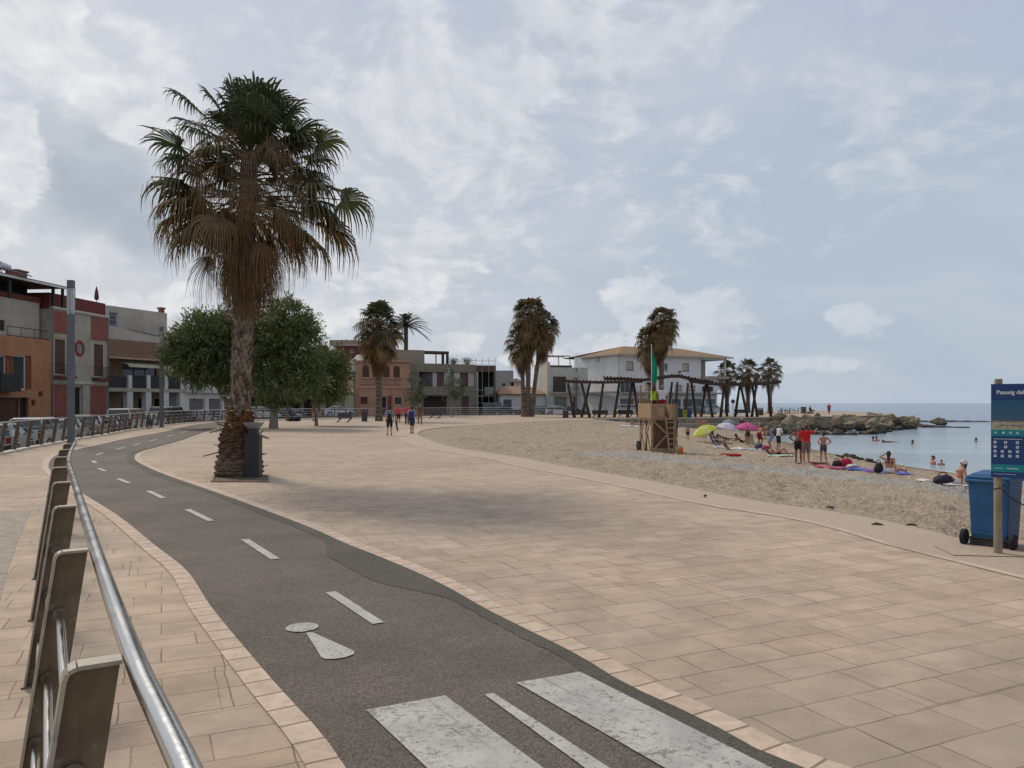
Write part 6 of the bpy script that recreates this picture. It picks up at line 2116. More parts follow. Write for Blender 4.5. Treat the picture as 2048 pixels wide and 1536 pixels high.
for i, px in enumerate((1566, 1583)):
    t = thing('cycle_rack', ['leaning bicycles in a rack left on the pier head', 'leaning bicycles in a rack next to the brown wooden box'][i], 'bicycle rack', at(px, 127.5, 0), R(8 + 6 * i))
    mb = MB()
    for k in range(3):
        for x in (-.5, .5):
            mb.tube([(x + k * .25 + .3 * math.cos(a), k * .35 + .1 * math.sin(a), .34 + .3 * math.sin(a)) for a in np.linspace(0, 6.283, 15)], .025, 4)
        mb.tube([(-.5 + k * .25, k * .35, .34), (-.1 + k * .25, k * .35, .8), (.4 + k * .25, k * .35, .8), (.5 + k * .25, k * .35, .34)], .02, 4)
    mb.build('bicycles', black_metal, t)
    mb = MB(); mb.tube([(-.8, .4, 0), (-.8, .4, .7), (1.1, .4, .7), (1.1, .4, 0)], .025, 5); mb.build('rack', M('galvanised', (.4, .42, .43)), t)
# pale mobility scooter and stump by the far railing
p = gp(588, 842.5)
t = thing('mobility_scooter', 'dark scooter parked by the railing between the two tree trunks', 'scooter', p, R(60))
mb = MB(); mb.box(-.5, .55, -.22, .22, .2, .42); mb.build('body', BK, t, bevel=.05)
mb = MB(); mb.box(-.5, -.05, -.22, .22, .62, .74); mb.box(-.55, -.45, -.22, .22, .745, 1.15); mb.box(-.3, -.2, -.05, .05, .42, .62); mb.build('seat', M('seat_blue', (.03, .045, .09)), t, bevel=.03)
mb = MB(); mb.tube([(.5, 0, .4), (.42, 0, 1.05)], .03, 6); mb.tube([(.4, -.3, 1.08), (.42, .3, 1.08)], .02, 6); mb.build('handlebar', BK, t)
for x in (-.35, .45):
    mb = MB(); mb.tube([(x, -.3, .17), (x, .3, .17)], [.17, .17], 14); mb.build('wheel', TYRE, t)
mb = MB(); mb.box(.44, .56, -.14, .14, .55, .8); mb.build('front_basket', M('basket_white', (.5, .5, .5)), t)
p = gp(576, 842)
t = thing('tree_stump', 'slim tan palm stump standing between the scooter and the thick trunk', 'tree stump', p)
trunk_mesh(lambda z: (.03 * z, 0), 1.65, lambda z: .24 - .05 * z, 7, 7, lambda b, z, rn: lerp3((.14, .1, .065), (.33, .26, .18), b), .03, 'trunk', t, 8)

# ------------------------------------------------------------------ lifeguard tower
TW = MATS['timber']
zg = bz(7.2, 39)
c0 = gp(1304, 905, zg)
t = thing('lifeguard_tower', 'wooden lifeguard tower with braced legs, boarded platform and ladder on the sand', 'lifeguard tower', c0, R(10))
TOWER = t
Wt, Dt = 1.25, 1.75
zp = zat(837, c0.y) - zg; zr = zat(807.5, c0.y) - zg
for (x, y, zt_) in [(0, 0, zr), (Wt, 0, zr), (0, Dt, zr + 1.0), (Wt, Dt, zr + 1.0)]:
    mb = MB(); mb.box(x - .05, x + .05, y - .05, y + .05, -.15, zt_); mb.build('leg', TW, t, bevel=.006)
for x in (.42,): mb = MB(); mb.box(x - .045, x + .045, Dt - .045, Dt + .045, zp, zr + 1.0); mb.build('post', TW, t)
mb = MB(); mb.box(-.08, Wt + .08, -.08, Dt + .08, zp - .08, zp - .002); mb.build('platform', TW, t)
mb = MB()
mb.box(-.11, -.052, -.1, Dt + .1, zp + .0, zr + .02)
mb.build('side_board', M('board_plain', (.34, .235, .135), var=.12, scale=2, stretch=(3, 3, .5)), t, bevel=.005)
mb = MB()
for k in range(7):
    x0_ = -.09 + k * .108
    mb.box(x0_, x0_ + .085, -.105 - .004 * (k % 2), -.055, zp - .02, zr)
for k in range(2): mb.box(1.06 + k * .11, 1.15 + k * .11, -.105, -.055, zp - .02, zr - .02)
mb.box(-.1, .66, -.13, -.11, zr - .12, zr - .03)
mb.build('front_slats', TW, t)
mb = MB(); mb.box(Wt + .055, Wt + .1, -.1, Dt + .1, zp, zr - .02); mb.box(0, Wt, Dt + .052, Dt + .09, zp, zr + .25); mb.build('rear_board', TW, t)
def brace(a, c_, nm='brace', w=.09): m_ = MB(); m_.bar(a, c_, .045, w); m_.build(nm, TW, t)
for y0_, y1_ in ((.0, Dt * .5), (Dt * .5, Dt)):
    brace((-.075, y0_, .05), (-.075, y1_, zp - .1)); brace((-.12, y1_, .05), (-.12, y0_, zp - .1))
mb = MB(); mb.box(-.045, .045, Dt * .5 - .04, Dt * .5 + .04, -.1, zp - .085); mb.build('leg', TW, t)
brace((.03, -.075, zp - .12), (.82, -.075, zp * .52)); brace((.03, -.12, .12), (.82, -.12, zp * .56))
mb = MB()
for k in range(8): mb.box(.06 + k * .145, .06 + k * .145 + .135, .10, .125, -.1, zp - .1)
mb.build('plank_wall', M('plank_red', (.12, .062, .036), var=.25, scale=4, stretch=(6, 6, .6)), t)
mb = MB()
for k in range(8): mb.box(-.02 + k * .145, -.02 + k * .145 + .12, -.11, -.06, -.1, .22)
mb.build('skirting', TW, t)
lx0, lx1 = .72, 1.18
for x in (lx0, lx1): brace((x, -.62, -.12), (x - .06, -.16, zp + .12), 'ladder_rail', .08)
for k in range(6):
    q = (k + .6) / 6.3; m_ = MB(); y_ = -.62 + .46 * q; m_.box(lx0 - .02 - .06 * q, lx1 + .02 - .06 * q, y_ - .05, y_ + .05, zp * q - .03, zp * q + .02); m_.build('ladder_rung', TW, t)
mb = MB(); mb.tube([(-.16, Dt - .2, .27), (-.22, Dt - .2, .27)], [.27, .27], 18); mb.build('wheel', TYRE, t)
mb = MB(); mb.tube([(.02, .12, zp), (.02, .12, zat(688, c0.y) - zg)], .022, 8); mb.build('flagpole', white_fr, t)
# limp green flag hangs on the pole
t = thing('green_flag', 'limp green flag hanging from the pole of the lifeguard tower', 'flag', (c0.x, c0.y, zg))
mb = MB(); zf0, zf1 = zat(704, c0.y) - zg, zat(766, c0.y) - zg
m10 = Matrix.Rotation(R(10), 3, 'Z')
nu, nv = 16, 22
vs = []
for j in range(nv + 1):
    for i in range(nu + 1):
        u_, v_ = i / nu, j / nv
        w = .05 + .22 * math.sin(math.pi * min(1, v_ * .75 + .12)) * (1 - .25 * v_)
        x = .03 + u_ * w + .10 * v_ * v_ - .03 * (1 - u_) * math.sin(v_ * 3)
        y = .12 + .07 * math.sin(u_ * 9 + v_ * 2) * (.3 + u_)
        z = zf0 + (zf1 - zf0) * v_ - .12 * u_ * (1 - v_)
        vs.append(m10 @ Vector((x, y, z)))
mb.add(vs, [(j * (nu + 1) + i, j * (nu + 1) + i + 1, (j + 1) * (nu + 1) + i + 1, (j + 1) * (nu + 1) + i) for j in range(nv) for i in range(nu)])
mb.build('cloth', M('flag_green', (.004, .235, .145), rough=.7, var=.12, trans=.3), t, smooth=True)

# rescue gear
p = gb(1461, 913)
t = thing('rescue_board', 'long red rescue board lying on the sand right of the tower', 'rescue board', p + Vector((0, 0, .02)), R(-14))
mb = MB(); n = 24; prof = []
for k in range(n + 1):
    q = k / n; x = -.55 + 1.1 * q; w = .135 * min(1, (math.sin(math.pi * q) * 3.2) ** .5)
    prof.append((x, w))
sec = 10; vs = []
for x, w in prof:
    for k in range(sec): a = 2 * math.pi * k / sec; vs.append((x, w * math.cos(a), .07 + max(.01, w * .55) * math.sin(a)))
fs = [(i * sec + k, i * sec + (k + 1) % sec, (i + 1) * sec + (k + 1) % sec, (i + 1) * sec + k) for i in range(n) for k in range(sec)]
mb.add(vs, fs); m_ = mb.build('hull', M('rescue_red', (.42, .012, .012), rough=.45, var=.1), t, smooth=True)
mb = MB(); mb.box(-.35, .35, -.02, .02, .135, .15); mb.build('strap', M('strap_dark', (.06, .01, .01)), t)
p = gb(1362, 910)
t = thing('rescue_float', 'orange float standing at the foot of the tower ladder', 'float', p, R(20))
mb = MB(); mb.lathe([(.06, 0), (.12, .03), (.125, .3), (.09, .36), (.04, .38)], 14, sy=.6); mb.build('body', M('float_orange', (.55, .13, .01), rough=.5), t, autos=50)
mb = MB(); mb.tube([(-.08, 0, .33), (-.08, 0, .43), (.08, 0, .43), (.08, 0, .33)], .014, 6); mb.build('handle', M('strap_dark', (.06, .01, .01)), t)

# ------------------------------------------------------------------ information board, bins by the beach entrance
p = gp(1996, 1108)
t = thing('information_board', 'blue beach information board on a round wooden post', 'information board', p)
pt_z = zat(758, p.y)
mb = MB(); mb.tube([(0, 0, -.05), (0, 0, pt_z * .5), (0.005, 0, pt_z)], [.046, .044, .042], 14); mb.build('post', MATS['timber_post'], t, autos=40)
bd = Vector((.82, -.572, 0)).normalized(); bn = Vector((bd.y, -bd.x, 0))   # along the board, and out of its face
bl = at(1982, 9.12) - p
z1, z0 = zat(768, 9.12), zat(954.5, 9.12)
Wb = .95
mfr = Matrix(((bd.x, -bn.x, 0, bl.x), (bd.y, -bn.y, 0, bl.y), (0, 0, 1, 0), (0, 0, 0, 1)))
def on_board(mb, name, mat, par): o = mb.build(name, mat, par); return o
NAVY = M('board_navy', (.006, .042, .155), rough=.45, var=.05, spec=.4)
mb = MB(); mb.box(0, Wb, 0, .018, z0, z1, mfr); brd = mb.build('panel', NAVY, t)
def rc(nm, mat, x0, x1, py0, py1, lift=.002):
    m_ = MB(); m_.box(x0, x1, -lift, -.0002, zat(py1, 9.12), zat(py0, 9.12), mfr); return m_.build(nm, mat, brd)
rc('sea_picture', custom('print_sea', lambda t_, p_, oc: (t_.put(p_.inputs['Base Color'], t_.mix(t_.ss(t_.sep(oc)[2], zat(842, 9.12), zat(803, 9.12)), (.03, .095, .165), (.004, .085, .155))), setattr(p_.inputs['Roughness'], 'default_value', .4))), .004, Wb, 801, 841)
rc('shore_picture', M('print_sand', (.34, .325, .235), rough=.5, var=.25, scale=14, stretch=(1, 1, 3)), .004, Wb, 843, 859)
rc('shore_line', M('print_olive', (.19, .16, .09), rough=.5, var=.4, scale=20), .004, Wb, 841, 843.5, .003)
mm_ = MB()
for k in range(6): mm_.box(.10 + k * .06, .104 + k * .06, -.004, -.0022, zat(857, 9.12), zat(846, 9.12), mfr)
mm_.box(.10, Wb - .1, -.004, -.0022, zat(851.5, 9.12), zat(850.5, 9.12), mfr)
mm_.build('shore_fence', M('print_olive', (.19, .16, .09)), brd)
TEAL = M('board_teal', (.004, .215, .235), rough=.45, var=.05)
rc('teal_band', TEAL, .004, Wb, 859, 871.5)
rc('teal_box', TEAL, .004, .335, 928, 942.5)
WHT = M('board_white', (.68, .70, .72), rough=.5, var=.03); DIM = M('board_dim', (.03, .10, .20), rough=.5, var=.05)
mm_ = MB()
for k, x in enumerate((.048, .125, .195, .262)):
    zc_ = zat(865, 9.12); s_ = .011
    if k == 1: mm_.box(x - s_, x + s_, -.005, -.0022, zc_ - s_, zc_ + s_, mfr)
    else:
        nn_ = 4 if k == 0 else 12
        ro = [(x + s_ * 1.25 * math.cos(a), zc_ + s_ * 1.25 * math.sin(a)) for a in np.linspace(0, 6.2832, nn_ + 1)[:-1]]
        ri = [(x + s_ * .65 * math.cos(a), zc_ + s_ * .65 * math.sin(a)) for a in np.linspace(0, 6.2832, nn_ + 1)[:-1]]
        mm_.add([mfr @ Vector((a, -.004, b_)) for a, b_ in ro] + [mfr @ Vector((a, -.004, b_)) for a, b_ in ri], [(i, (i + 1) % nn_, (i + 1) % nn_ + nn_, i + nn_) for i in range(nn_)])
mm_.build('band_symbols', WHT, brd)
mm_ = MB(); dm = MB()
def icon(x, py, s_=.0145):
    zc_ = zat(py, 9.12)
    mm_.box(x - s_, x + s_, -.004, -.0004, zc_ - s_, zc_ + s_, mfr)
    dm.box(x - s_ * .5, x + s_ * .45, -.0055, -.0042, zc_ - s_ * .3, zc_ + s_ * .4, mfr)
for py in (884, 893):
    for x in (.041, .146, .262):
        icon(x, py)
        for q in (-2, 1): dm.box(x + .024, x + .06 + .012 * (q > 0), -.003, -.0004, zat(py + q + .6, 9.12), zat(py + q - .3, 9.12), mfr)
for py in (902, 911):
    for x in (.041, .113, .188, .262): icon(x, py)
def text_line(mb2, x0, x1, py, h_, rr):
    x = x0
    while x < x1:
        w = rr.uniform(.006, .014)
        mb2.box(x, min(x + w, x1), -.004, -.0022, zat(py + h_, 9.12), zat(py - h_, 9.12), mfr); x += w + .003
rr = random.Random(2)
text_line(mm_, .028, .31, 877.5, .55, rr); text_line(mm_, .028, .25, 947, .4, rr); text_line(mm_, .03, .12, 935.5, .5, rr); text_line(mm_, .16, .27, 935.5, .9, rr)
mm_.build('white_symbols', WHT, brd)
text_line(dm, .06, .22, 776, .7, rr); text_line(dm, .06, .20, 794.5, .9, rr)
dm.build('faint_symbols', DIM, brd)
fc = bpy.data.curves.new('lettering', 'FONT'); fc.body = 'Passeig del'; fc.size = .068; fc.extrude = .0012; fc.offset = .0009; fc.space_character = .95
fo = bpy.data.objects.new('lettering', fc); COL.objects.link(fo)
dg = bpy.context.evaluated_depsgraph_get()
me = bpy.data.meshes.new_from_object(fo.evaluated_get(dg)); bpy.data.objects.remove(fo)
me.transform(mfr @ Matrix.Translation((.054, -.004, zat(788.5, 9.12))) @ Matrix.Rotation(R(90), 4, 'X'))
fo = bpy.data.objects.new('lettering', me); COL.objects.link(fo); me.materials.clear(); me.materials.append(WHT); fo.parent = brd

BLUE = M('bin_blue', (.020, .105, .245), rough=.5, var=.16, scale=3, bump=.002, spec=.4)
def wheelie(label, loc, yaw, mat, dz=0.0):
    t = thing('wheelie_bin', label, 'wheelie bin', loc, yaw, 'wheelie bins by the information board')
    hb, wb, db, wt, dt = .86, .205, .21, .235, .26
    mb = MB(); z0_ = .06
    v = [(-wb, -db, z0_), (wb, -db, z0_), (wb, db, z0_), (-wb, db, z0_), (-wt, -dt, hb), (wt, -dt, hb), (wt, dt, hb), (-wt, dt, hb)]
    mb.add(v, [(0, 3, 2, 1), (0, 1, 5, 4), (1, 2, 6, 5), (2, 3, 7, 6), (3, 0, 4, 7), (4, 5, 6, 7)])
    mb.build('body', mat, t, bevel=.025, seg=3)
    mb = MB(); mb.box(-wt - .012, wt + .012, -dt - .015, dt + .01, hb - .055, hb + .002); mb.build('rim', mat, t, bevel=.012)
    mb = MB(); mb.add([(-wt - .02, -dt - .03, hb + .004), (wt + .02, -dt - .03, hb + .004), (wt + .02, dt + .03, hb + .004), (-wt - .02, dt + .03, hb + .004), (-wt + .04, -dt + .06, hb + .05), (wt - .04, -dt + .06, hb + .05), (wt - .04, dt - .06, hb + .075), (-wt + .04, dt - .06, hb + .075)], [(4, 5, 6, 7), (0, 1, 5, 4), (1, 2, 6, 5), (2, 3, 7, 6), (3, 0, 4, 7), (0, 3, 2, 1)]); mb.build('lid', mat, t, bevel=.012)
    mb = MB(); mb.tube([(-.2, -dt - .10, hb - .03), (.2, -dt - .10, hb - .03)], .017, 8)
    for x in (-.2, .2): mb.bar((x, -dt - .01, hb - .06), (x, -dt - .11, hb - .025), .05, .04)
    mb.build('handle', mat, t)
    for sg in (-1, 1):
        mb = MB(); mb.tube([(sg * .30, -db - .03, .1), (sg * .245, -db - .03, .1)], [.1, .1], 20); w = mb.build('wheel', TYRE, t, bevel=.008)
        mb = MB(); mb.tube([(sg * .305, -db - .03, .1), (sg * .29, -db - .03, .1)], [.05, .05], 12); mb.build('hub', PLAS, w)
    mb = MB(); mb.tube([(-.24, -db - .03, .1), (.24, -db - .03, .1)], .014, 8); mb.build('axle', PLAS, t)
    mb = MB(); mb.box(-.2, .2, -db - .06, -db + .03, .0, .085); mb.build('foot_plate', PLAS, t)
    mb = MB(); mb.box(-.2, .2, -db - .035, -db + .01, .16, .18); mb.build('rib', mat, t)
    return t
yb_ = R(-50)
b1 = gp(1993, 1100) + Vector((.19, .33, .0))
wheelie('blue wheelie bin standing behind the post of the information board', b1, yb_, BLUE)
wheelie('second wheelie bin at the picture edge, only a wheel showing under the board', b1 + Vector((math.cos(yb_), math.sin(yb_), 0)) * .80, yb_, M('bin_grey', (.07, .085, .075), rough=.5))
t = thing('rope', 'thin dark rope slung from the information board post', 'rope', p)
mb = MB(); mb.tube(cr([(-.05, .0, zat(978, 9.17)), (0, -.055, zat(975, 9.17)), (.05, .0, zat(978, 9.17)), (.16, -.06, zat(1000, 9.1)), (.42, -.2, zat(1024, 9.0)), (.9, -.5, .55)], 6), .008, 6); mb.build('strand', black_metal, t)
mb = MB(); rr = random.Random(6)
t = thing('black_bag', 'crumpled black rubbish bag on the bin lid under the board', 'bag', b1 + Vector((.2, -.1, .94)))
vs0 = MB(); vs0.sphere((0, 0, .07), .2, 16, 10, (1.1, .9, .42))
vs0.v = [(x * (1 + rr.uniform(-.14, .14)), y * (1 + rr.uniform(-.14, .14)), z * (1 + rr.uniform(-.2, .2))) for x, y, z in vs0.v]
vs0.build('bag_body', M('bag_black', (.02, .02, .022), rough=.35), t)
slab = [p + Vector((-.6, -.12, 0)), p + Vector((.4, -.25, 0)), p + Vector((1.4, -.9, 0)), p + Vector((2.0, .2, 0)), p + Vector((.6, .9, 0)), p + Vector((-.5, .5, 0))]
flat('bin_slab', slab, .012, MATS['edge_concrete'])

# ------------------------------------------------------------------ rocks
rocks = []
for k in range(9):
    bm = bmesh.new(); bmesh.ops.create_icosphere(bm, subdivisions=4, radius=1)
    rr = np.random.RandomState(100 + k)
    nrm = rr.normal(size=(11, 3)); nrm /= np.linalg.norm(nrm, axis=1)[:, None]
    cut = rr.uniform(.48, .85, 11)
    for v in bm.verts:
        c_ = np.array(v.co)
        for n_, d_ in zip(nrm, cut):
            s_ = c_ @ n_
            if s_ > d_: c_ = c_ - n_ * (s_ - d_) * .96
        f_ = 1 + .07 * math.sin(c_[0] * 5 + k) * math.sin(c_[1] * 4.3 + 2) + .05 * math.sin(c_[2] * 9 + c_[0] * 7) + rr.uniform(-.018, .018)
        v.co = c_ * f_
    me = bpy.data.meshes.new('rock'); bm.to_mesh(me); bm.free()
    me.polygons.foreach_set('use_smooth', [True] * len(me.polygons))
    rocks.append(me)
rr = random.Random(12)
def rock(loc, s_, dark, label, group, flatk=1.0):
    me = rocks[rr.randrange(9)]
    o = bpy.data.objects.new('boulder', me); COL.objects.link(o)
    if not me.materials: me.materials.append(MATS['rock'])
    o.location = loc; o.rotation_euler = (rr.uniform(-.9, .9) if flatk == 1 else 0, rr.uniform(-.9, .9) if flatk == 1 else 0, rr.uniform(0, 6.28))
    o.scale = (s_ * rr.uniform(.85, 1.3), s_ * rr.uniform(.8, 1.15), s_ * rr.uniform(.62, .9) * flatk)
    o.material_slots[0].link = 'OBJECT'; o.material_slots[0].material = MATS['rock_dark' if dark else 'rock']
    return tag(o, label, 'rock', group)
front = cr([gp(x, y, WL) for x, y in [(1538, 872), (1580, 869), (1640, 869), (1700, 869.5), (1745, 868), (1775, 863), (1800, 859.5), (1828, 857)]], 6)
backl = cr([gp(x, y, -.5) for x, y in [(1548, 845), (1600, 843.5), (1660, 841.5), (1720, 838.5), (1760, 838), (1790, 838), (1815, 840), (1832, 842)]], 6)
def onl(P, q): i = q * (len(P) - 1); k = min(int(i), len(P) - 2); return P[k].lerp(P[k + 1], i - k)
for r_, n, sz, lab in [(0.0, 15, .95, 'dark wet boulder at the foot of the jetty, half in the water'), (.36, 14, 1.1, 'brown boulder in the middle course of the rock jetty'), (.72, 14, 1.05, 'pale tan boulder high on the rock jetty by the pier wall'), (1.0, 11, .85, 'pale tan boulder high on the rock jetty by the pier wall')]:
    for k in range(n):
        q = min(1, max(0, (k + rr.uniform(.15, .85)) / n))
        p_ = onl(front, q).lerp(onl(backl, q), r_)
        taper = 1 - .38 * max(0, q - .7) / .3
        p_.z = -1.5 + (1.3 * taper) * r_ + rr.uniform(-.25, .22)
        rock(p_, sz * rr.uniform(.62, 1.18) * taper, r_ == 0 or (r_ < .5 and rr.random() < .4), lab, 'boulders of the jetty')
for px, py, s_, dk, fl, lab in [(1831, 851, 1.2, True, .45, 'flat dark rock where the jetty runs out into low slabs'), (1846, 852, 1.5, True, .3, 'low dark slab in line with the jetty end'), (1860, 853, 1.5, True, .28, 'low dark slab just before the square block'), (1876, 848.5, 1.15, False, .95, 'square tan block at the tip of the jetty'), (1884, 853, 1.4, True, .25, 'low dark slab under the square block'), (1897, 853, 1.6, True, .16, 'thin flat rock awash beyond the square block'), (1918, 853.5, 1.7, True, .12, 'thin flat rock farthest out, barely above water')]:
    p_ = gp(px, py + 1.5, WL); p_.z = WL + (.55 if fl > .9 else .02); rock(p_, s_, dk, lab, 'boulders of the jetty', fl)
for px, s_ in [(1838, 2.4), (1850, 2.0), (1868, 1.8), (1905, 2.6), (1932, 2.2), (1960, 2.4)]:
    p_ = gp(px, 843.5, WL); p_.z = WL - .03; rock(p_, s_, True, 'dark reef rock awash in the sea beyond the jetty', 'reef rocks beyond the jetty', .16)
for px, py, s_ in [(1676, 913, .16), (1684, 915, .2), (1693, 912.5, .26), (1702, 914, .3), (1712, 917.5, .22), (1722, 919.5, .2), (1737, 923, .24), (1746, 926, .15)]:
    p_ = gb(px, py); rock(p_ + Vector((0, 0, .03)), s_, True, 'small dark stone on the wet sand behind the pink towel', 'small dark stones along the waterline', .8)
# dead driftwood scraps on the sand near the paving
for i, (px, py, L) in enumerate([(1755, 1053, .16), (1823, 1054, .22), (1660, 1017, .3), (1411, 995, .12)]):
    p_ = gb(px, py) if i < 3 else gp(px, py)
    t = thing('driftwood', ['short dark stick lying on the sand right next to the paving', 'curved dark stick on the sand left of the blue bin', 'flat dark scrap of weed on the trampled sand', 'small dark scrap on the pale paving border'][i], 'driftwood', p_ + Vector((0, 0, .02)), R(-20 + 25 * i))
    mb = MB(); mb.tube([(-L / 2, 0, 0), (-L * .1, .02, .02), (L * .2, -.01, .015), (L / 2, .015, 0)], [.012, .018, .016, .008], 6); mb.build('stick', M('drift', (.06, .042, .03)), t)
# ------------------------------------------------------------------ people
SKIN = {'tan': (.36, .19, .115), 'fair': (.46, .28, .19), 'brown': (.22, .105, .06), 'red': (.42, .20, .135)}
_tmp = bpy.data.objects.new('tmp_remesh', None)


def remesh(mb, voxel, smooth=2, name='body'):
    me = mb.mesh(name)
    o = bpy.data.objects.new('tmp', me); COL.objects.link(o)
    r = o.modifiers.new('r', 'REMESH'); r.mode = 'VOXEL'; r.voxel_size = voxel; r.use_smooth_shade = True
    if smooth:
        s = o.modifiers.new('s', 'SMOOTH'); s.factor = .5; s.iterations = smooth
    dg = bpy.context.evaluated_depsgraph_get()
    out = bpy.data.meshes.new_from_object(o.evaluated_get(dg))
    out.name = name
    bpy.data.objects.remove(o); bpy.data.meshes.remove(me)
    out.polygons.foreach_set('use_smooth', [True] * len(out.polygons))
    return out


def V(*a): return Vector(a)


# standing pose in a frame where +Y is forwards, +X to the person's right, height 1.75
STAND = dict(pelvis=(0, 0, .95), tilt=0, roll=0, turn=0, head=(0, 0),
             armL=((-.235, -.02, 1.14), (-.25, .05, .90)), armR=((.235, -.02, 1.14), (.25, .05, .90)),
             legL=((-.10, .02, .50), (-.11, -.02, .08)), legR=((.10, .02, .50), (.11, -.02, .08)), foot=((0, 1, 0), (0, 1, 0)), curl=.35)


def pose(**kw): d = dict(STAND); d.update(kw); return d


POSES = {
    'stand': pose(),
    'walk': pose(armL=((-.24, .10, 1.16), (-.24, .26, .98)), armR=((.24, -.10, 1.15), (.26, -.12, .90)), legL=((-.09, -.08, .50), (-.10, -.30, .12)), legR=((.09, .16, .53), (.10, .20, .08))),
    'walk2': pose(armL=((-.24, -.10, 1.15), (-.26, -.12, .90)), armR=((.24, .10, 1.16), (.24, .26, .98)), legL=((-.09, .15, .53), (-.10, .18, .08)), legR=((.09, -.08, .50), (.10, -.26, .11))),
    'hips': pose(armL=((-.40, -.10, 1.20), (-.17, .02, 1.02)), armR=((.40, -.10, 1.20), (.17, .02, 1.02)), legL=((-.13, .02, .50), (-.17, -.02, .08)), legR=((.13, .02, .50), (.17, -.02, .08))),
    'hipL': pose(armL=((-.40, -.10, 1.20), (-.17, .0, 1.02)), armR=((.26, .10, 1.16), (.20, .30, 1.05))),
    'behind_head': pose(armL=((-.36, -.02, 1.60), (-.12, -.08, 1.70)), armR=((.36, -.02, 1.60), (.12, -.08, 1.70))),
    'phone': pose(tilt=8, armL=((-.24, .10, 1.16), (-.10, .34, 1.12)), armR=((.24, .10, 1.16), (.10, .36, 1.14)), head=(20, 0)),
    'reach': pose(armL=((-.38, .02, 1.22), (-.52, .06, .98)), armR=((.36, .05, 1.40), (.48, .16, 1.52))),
    'bend': pose(tilt=52, pelvis=(0, -.12, .92), armL=((-.22, .42, 1.14), (-.14, .70, 1.06)), armR=((.22, .42, 1.14), (.14, .70, 1.06)), legL=((-.10, .06, .50), (-.11, -.05, .08)), legR=((.10, .10, .50), (.12, .05, .08))),
    'sit_ground': pose(pelvis=(0, 0, .12), tilt=-8, armL=((-.26, -.10, 1.16), (-.27, .10, .98)), armR=((.26, -.10, 1.16), (.27, .10, .98)), legL=((-.12, .42, .30), (-.13, .78, .07)), legR=((.12, .45, .24), (.13, .86, .07)), foot=((0, .3, 1), (0, .3, 1))),
    'sit_lean': pose(pelvis=(0, 0, .12), tilt=-24, armL=((-.27, -.20, 1.18), (-.30, -.30, .93)), armR=((.27, -.20, 1.18), (.30, -.30, .93)), legL=((-.12, .38, .34), (-.13, .70, .07)), legR=((.12, .46, .16), (.13, .90, .07)), foot=((0, .3, 1), (0, .3, 1))),
    'sit_shade': pose(pelvis=(0, 0, .12), tilt=-4, armL=((-.36, .02, 1.50), (-.12, .18, 1.66)), armR=((.27, -.20, 1.18), (.30, -.26, .93)), legL=((-.12, .40, .32), (-.13, .74, .07)), legR=((.12, .46, .16), (.13, .90, .07)), foot=((0, .3, 1), (0, .3, 1))),
    'chair': pose(pelvis=(0, 0, .42), tilt=-26, armL=((-.25, .06, 1.14), (-.20, .30, 1.10)), armR=((.25, .06, 1.14), (.20, .30, 1.10)), legL=((-.12, .44, .48), (-.13, .70, .08)), legR=((.12, .44, .46), (.13, .74, .08))),
    'lie': pose(pelvis=(0, 0, .11), tilt=-86, armL=((-.30, 0, 1.20), (-.30, .05, .96)), armR=((.30, 0, 1.20), (.30, .05, .96)), legL=((-.10, .36, .36), (-.11, .62, .06)), legR=((.10, .42, .08), (.11, .84, .07)), foot=((0, .6, .6), (0, .3, 1))),
    'lie_front': pose(pelvis=(0, 0, .11), tilt=70, armL=((-.26, .22, 1.26), (-.16, .42, 1.42)), armR=((.26, .22, 1.26), (.16, .42, 1.42)), legL=((-.09, -.42, .09), (-.10, -.84, .06)), legR=((.09, -.42, .09), (.10, -.84, .06)), foot=((0, -1, 0), (0, -1, 0))),
}


def skeleton(P, hgt):
    """returns lists of capsules for body, and named points"""
    tilt, turn = R(P['tilt']), R(P['turn'])
    pel = V(*P['pelvis'])
    T = Matrix.Translation(pel) @ Matrix.Rotation(-tilt, 4, 'X') @ Matrix.Rotation(turn, 4, 'Z') @ Matrix.Translation((0, 0, -.95))
    def t(*p): return T @ V(*p)
    J = {}
    J['shL'], J['shR'] = t(-.185, 0, 1.425), t(.185, 0, 1.425)
    for s in 'LR':
        J['el' + s], J['wr' + s] = t(*P['arm' + s][0]), t(*P['arm' + s][1])
        J['kn' + s], J['an' + s] = V(*P['leg' + s][0]), V(*P['leg' + s][1])
    J['hiL'], J['hiR'] = t(-.095, 0, .92), t(.095, 0, .92)
    J['t'] = t
    hp, hy = P['head']
    Hm = T @ Matrix.Translation((0, 0, 1.52)) @ Matrix.Rotation(R(hy), 4, 'Z') @ Matrix.Rotation(R(-hp) + (tilt * .75 if abs(P['tilt']) > 15 and P['tilt'] < 60 else 0), 4, 'X')
    J['h'] = lambda *p: Hm @ V(*p)
    return J


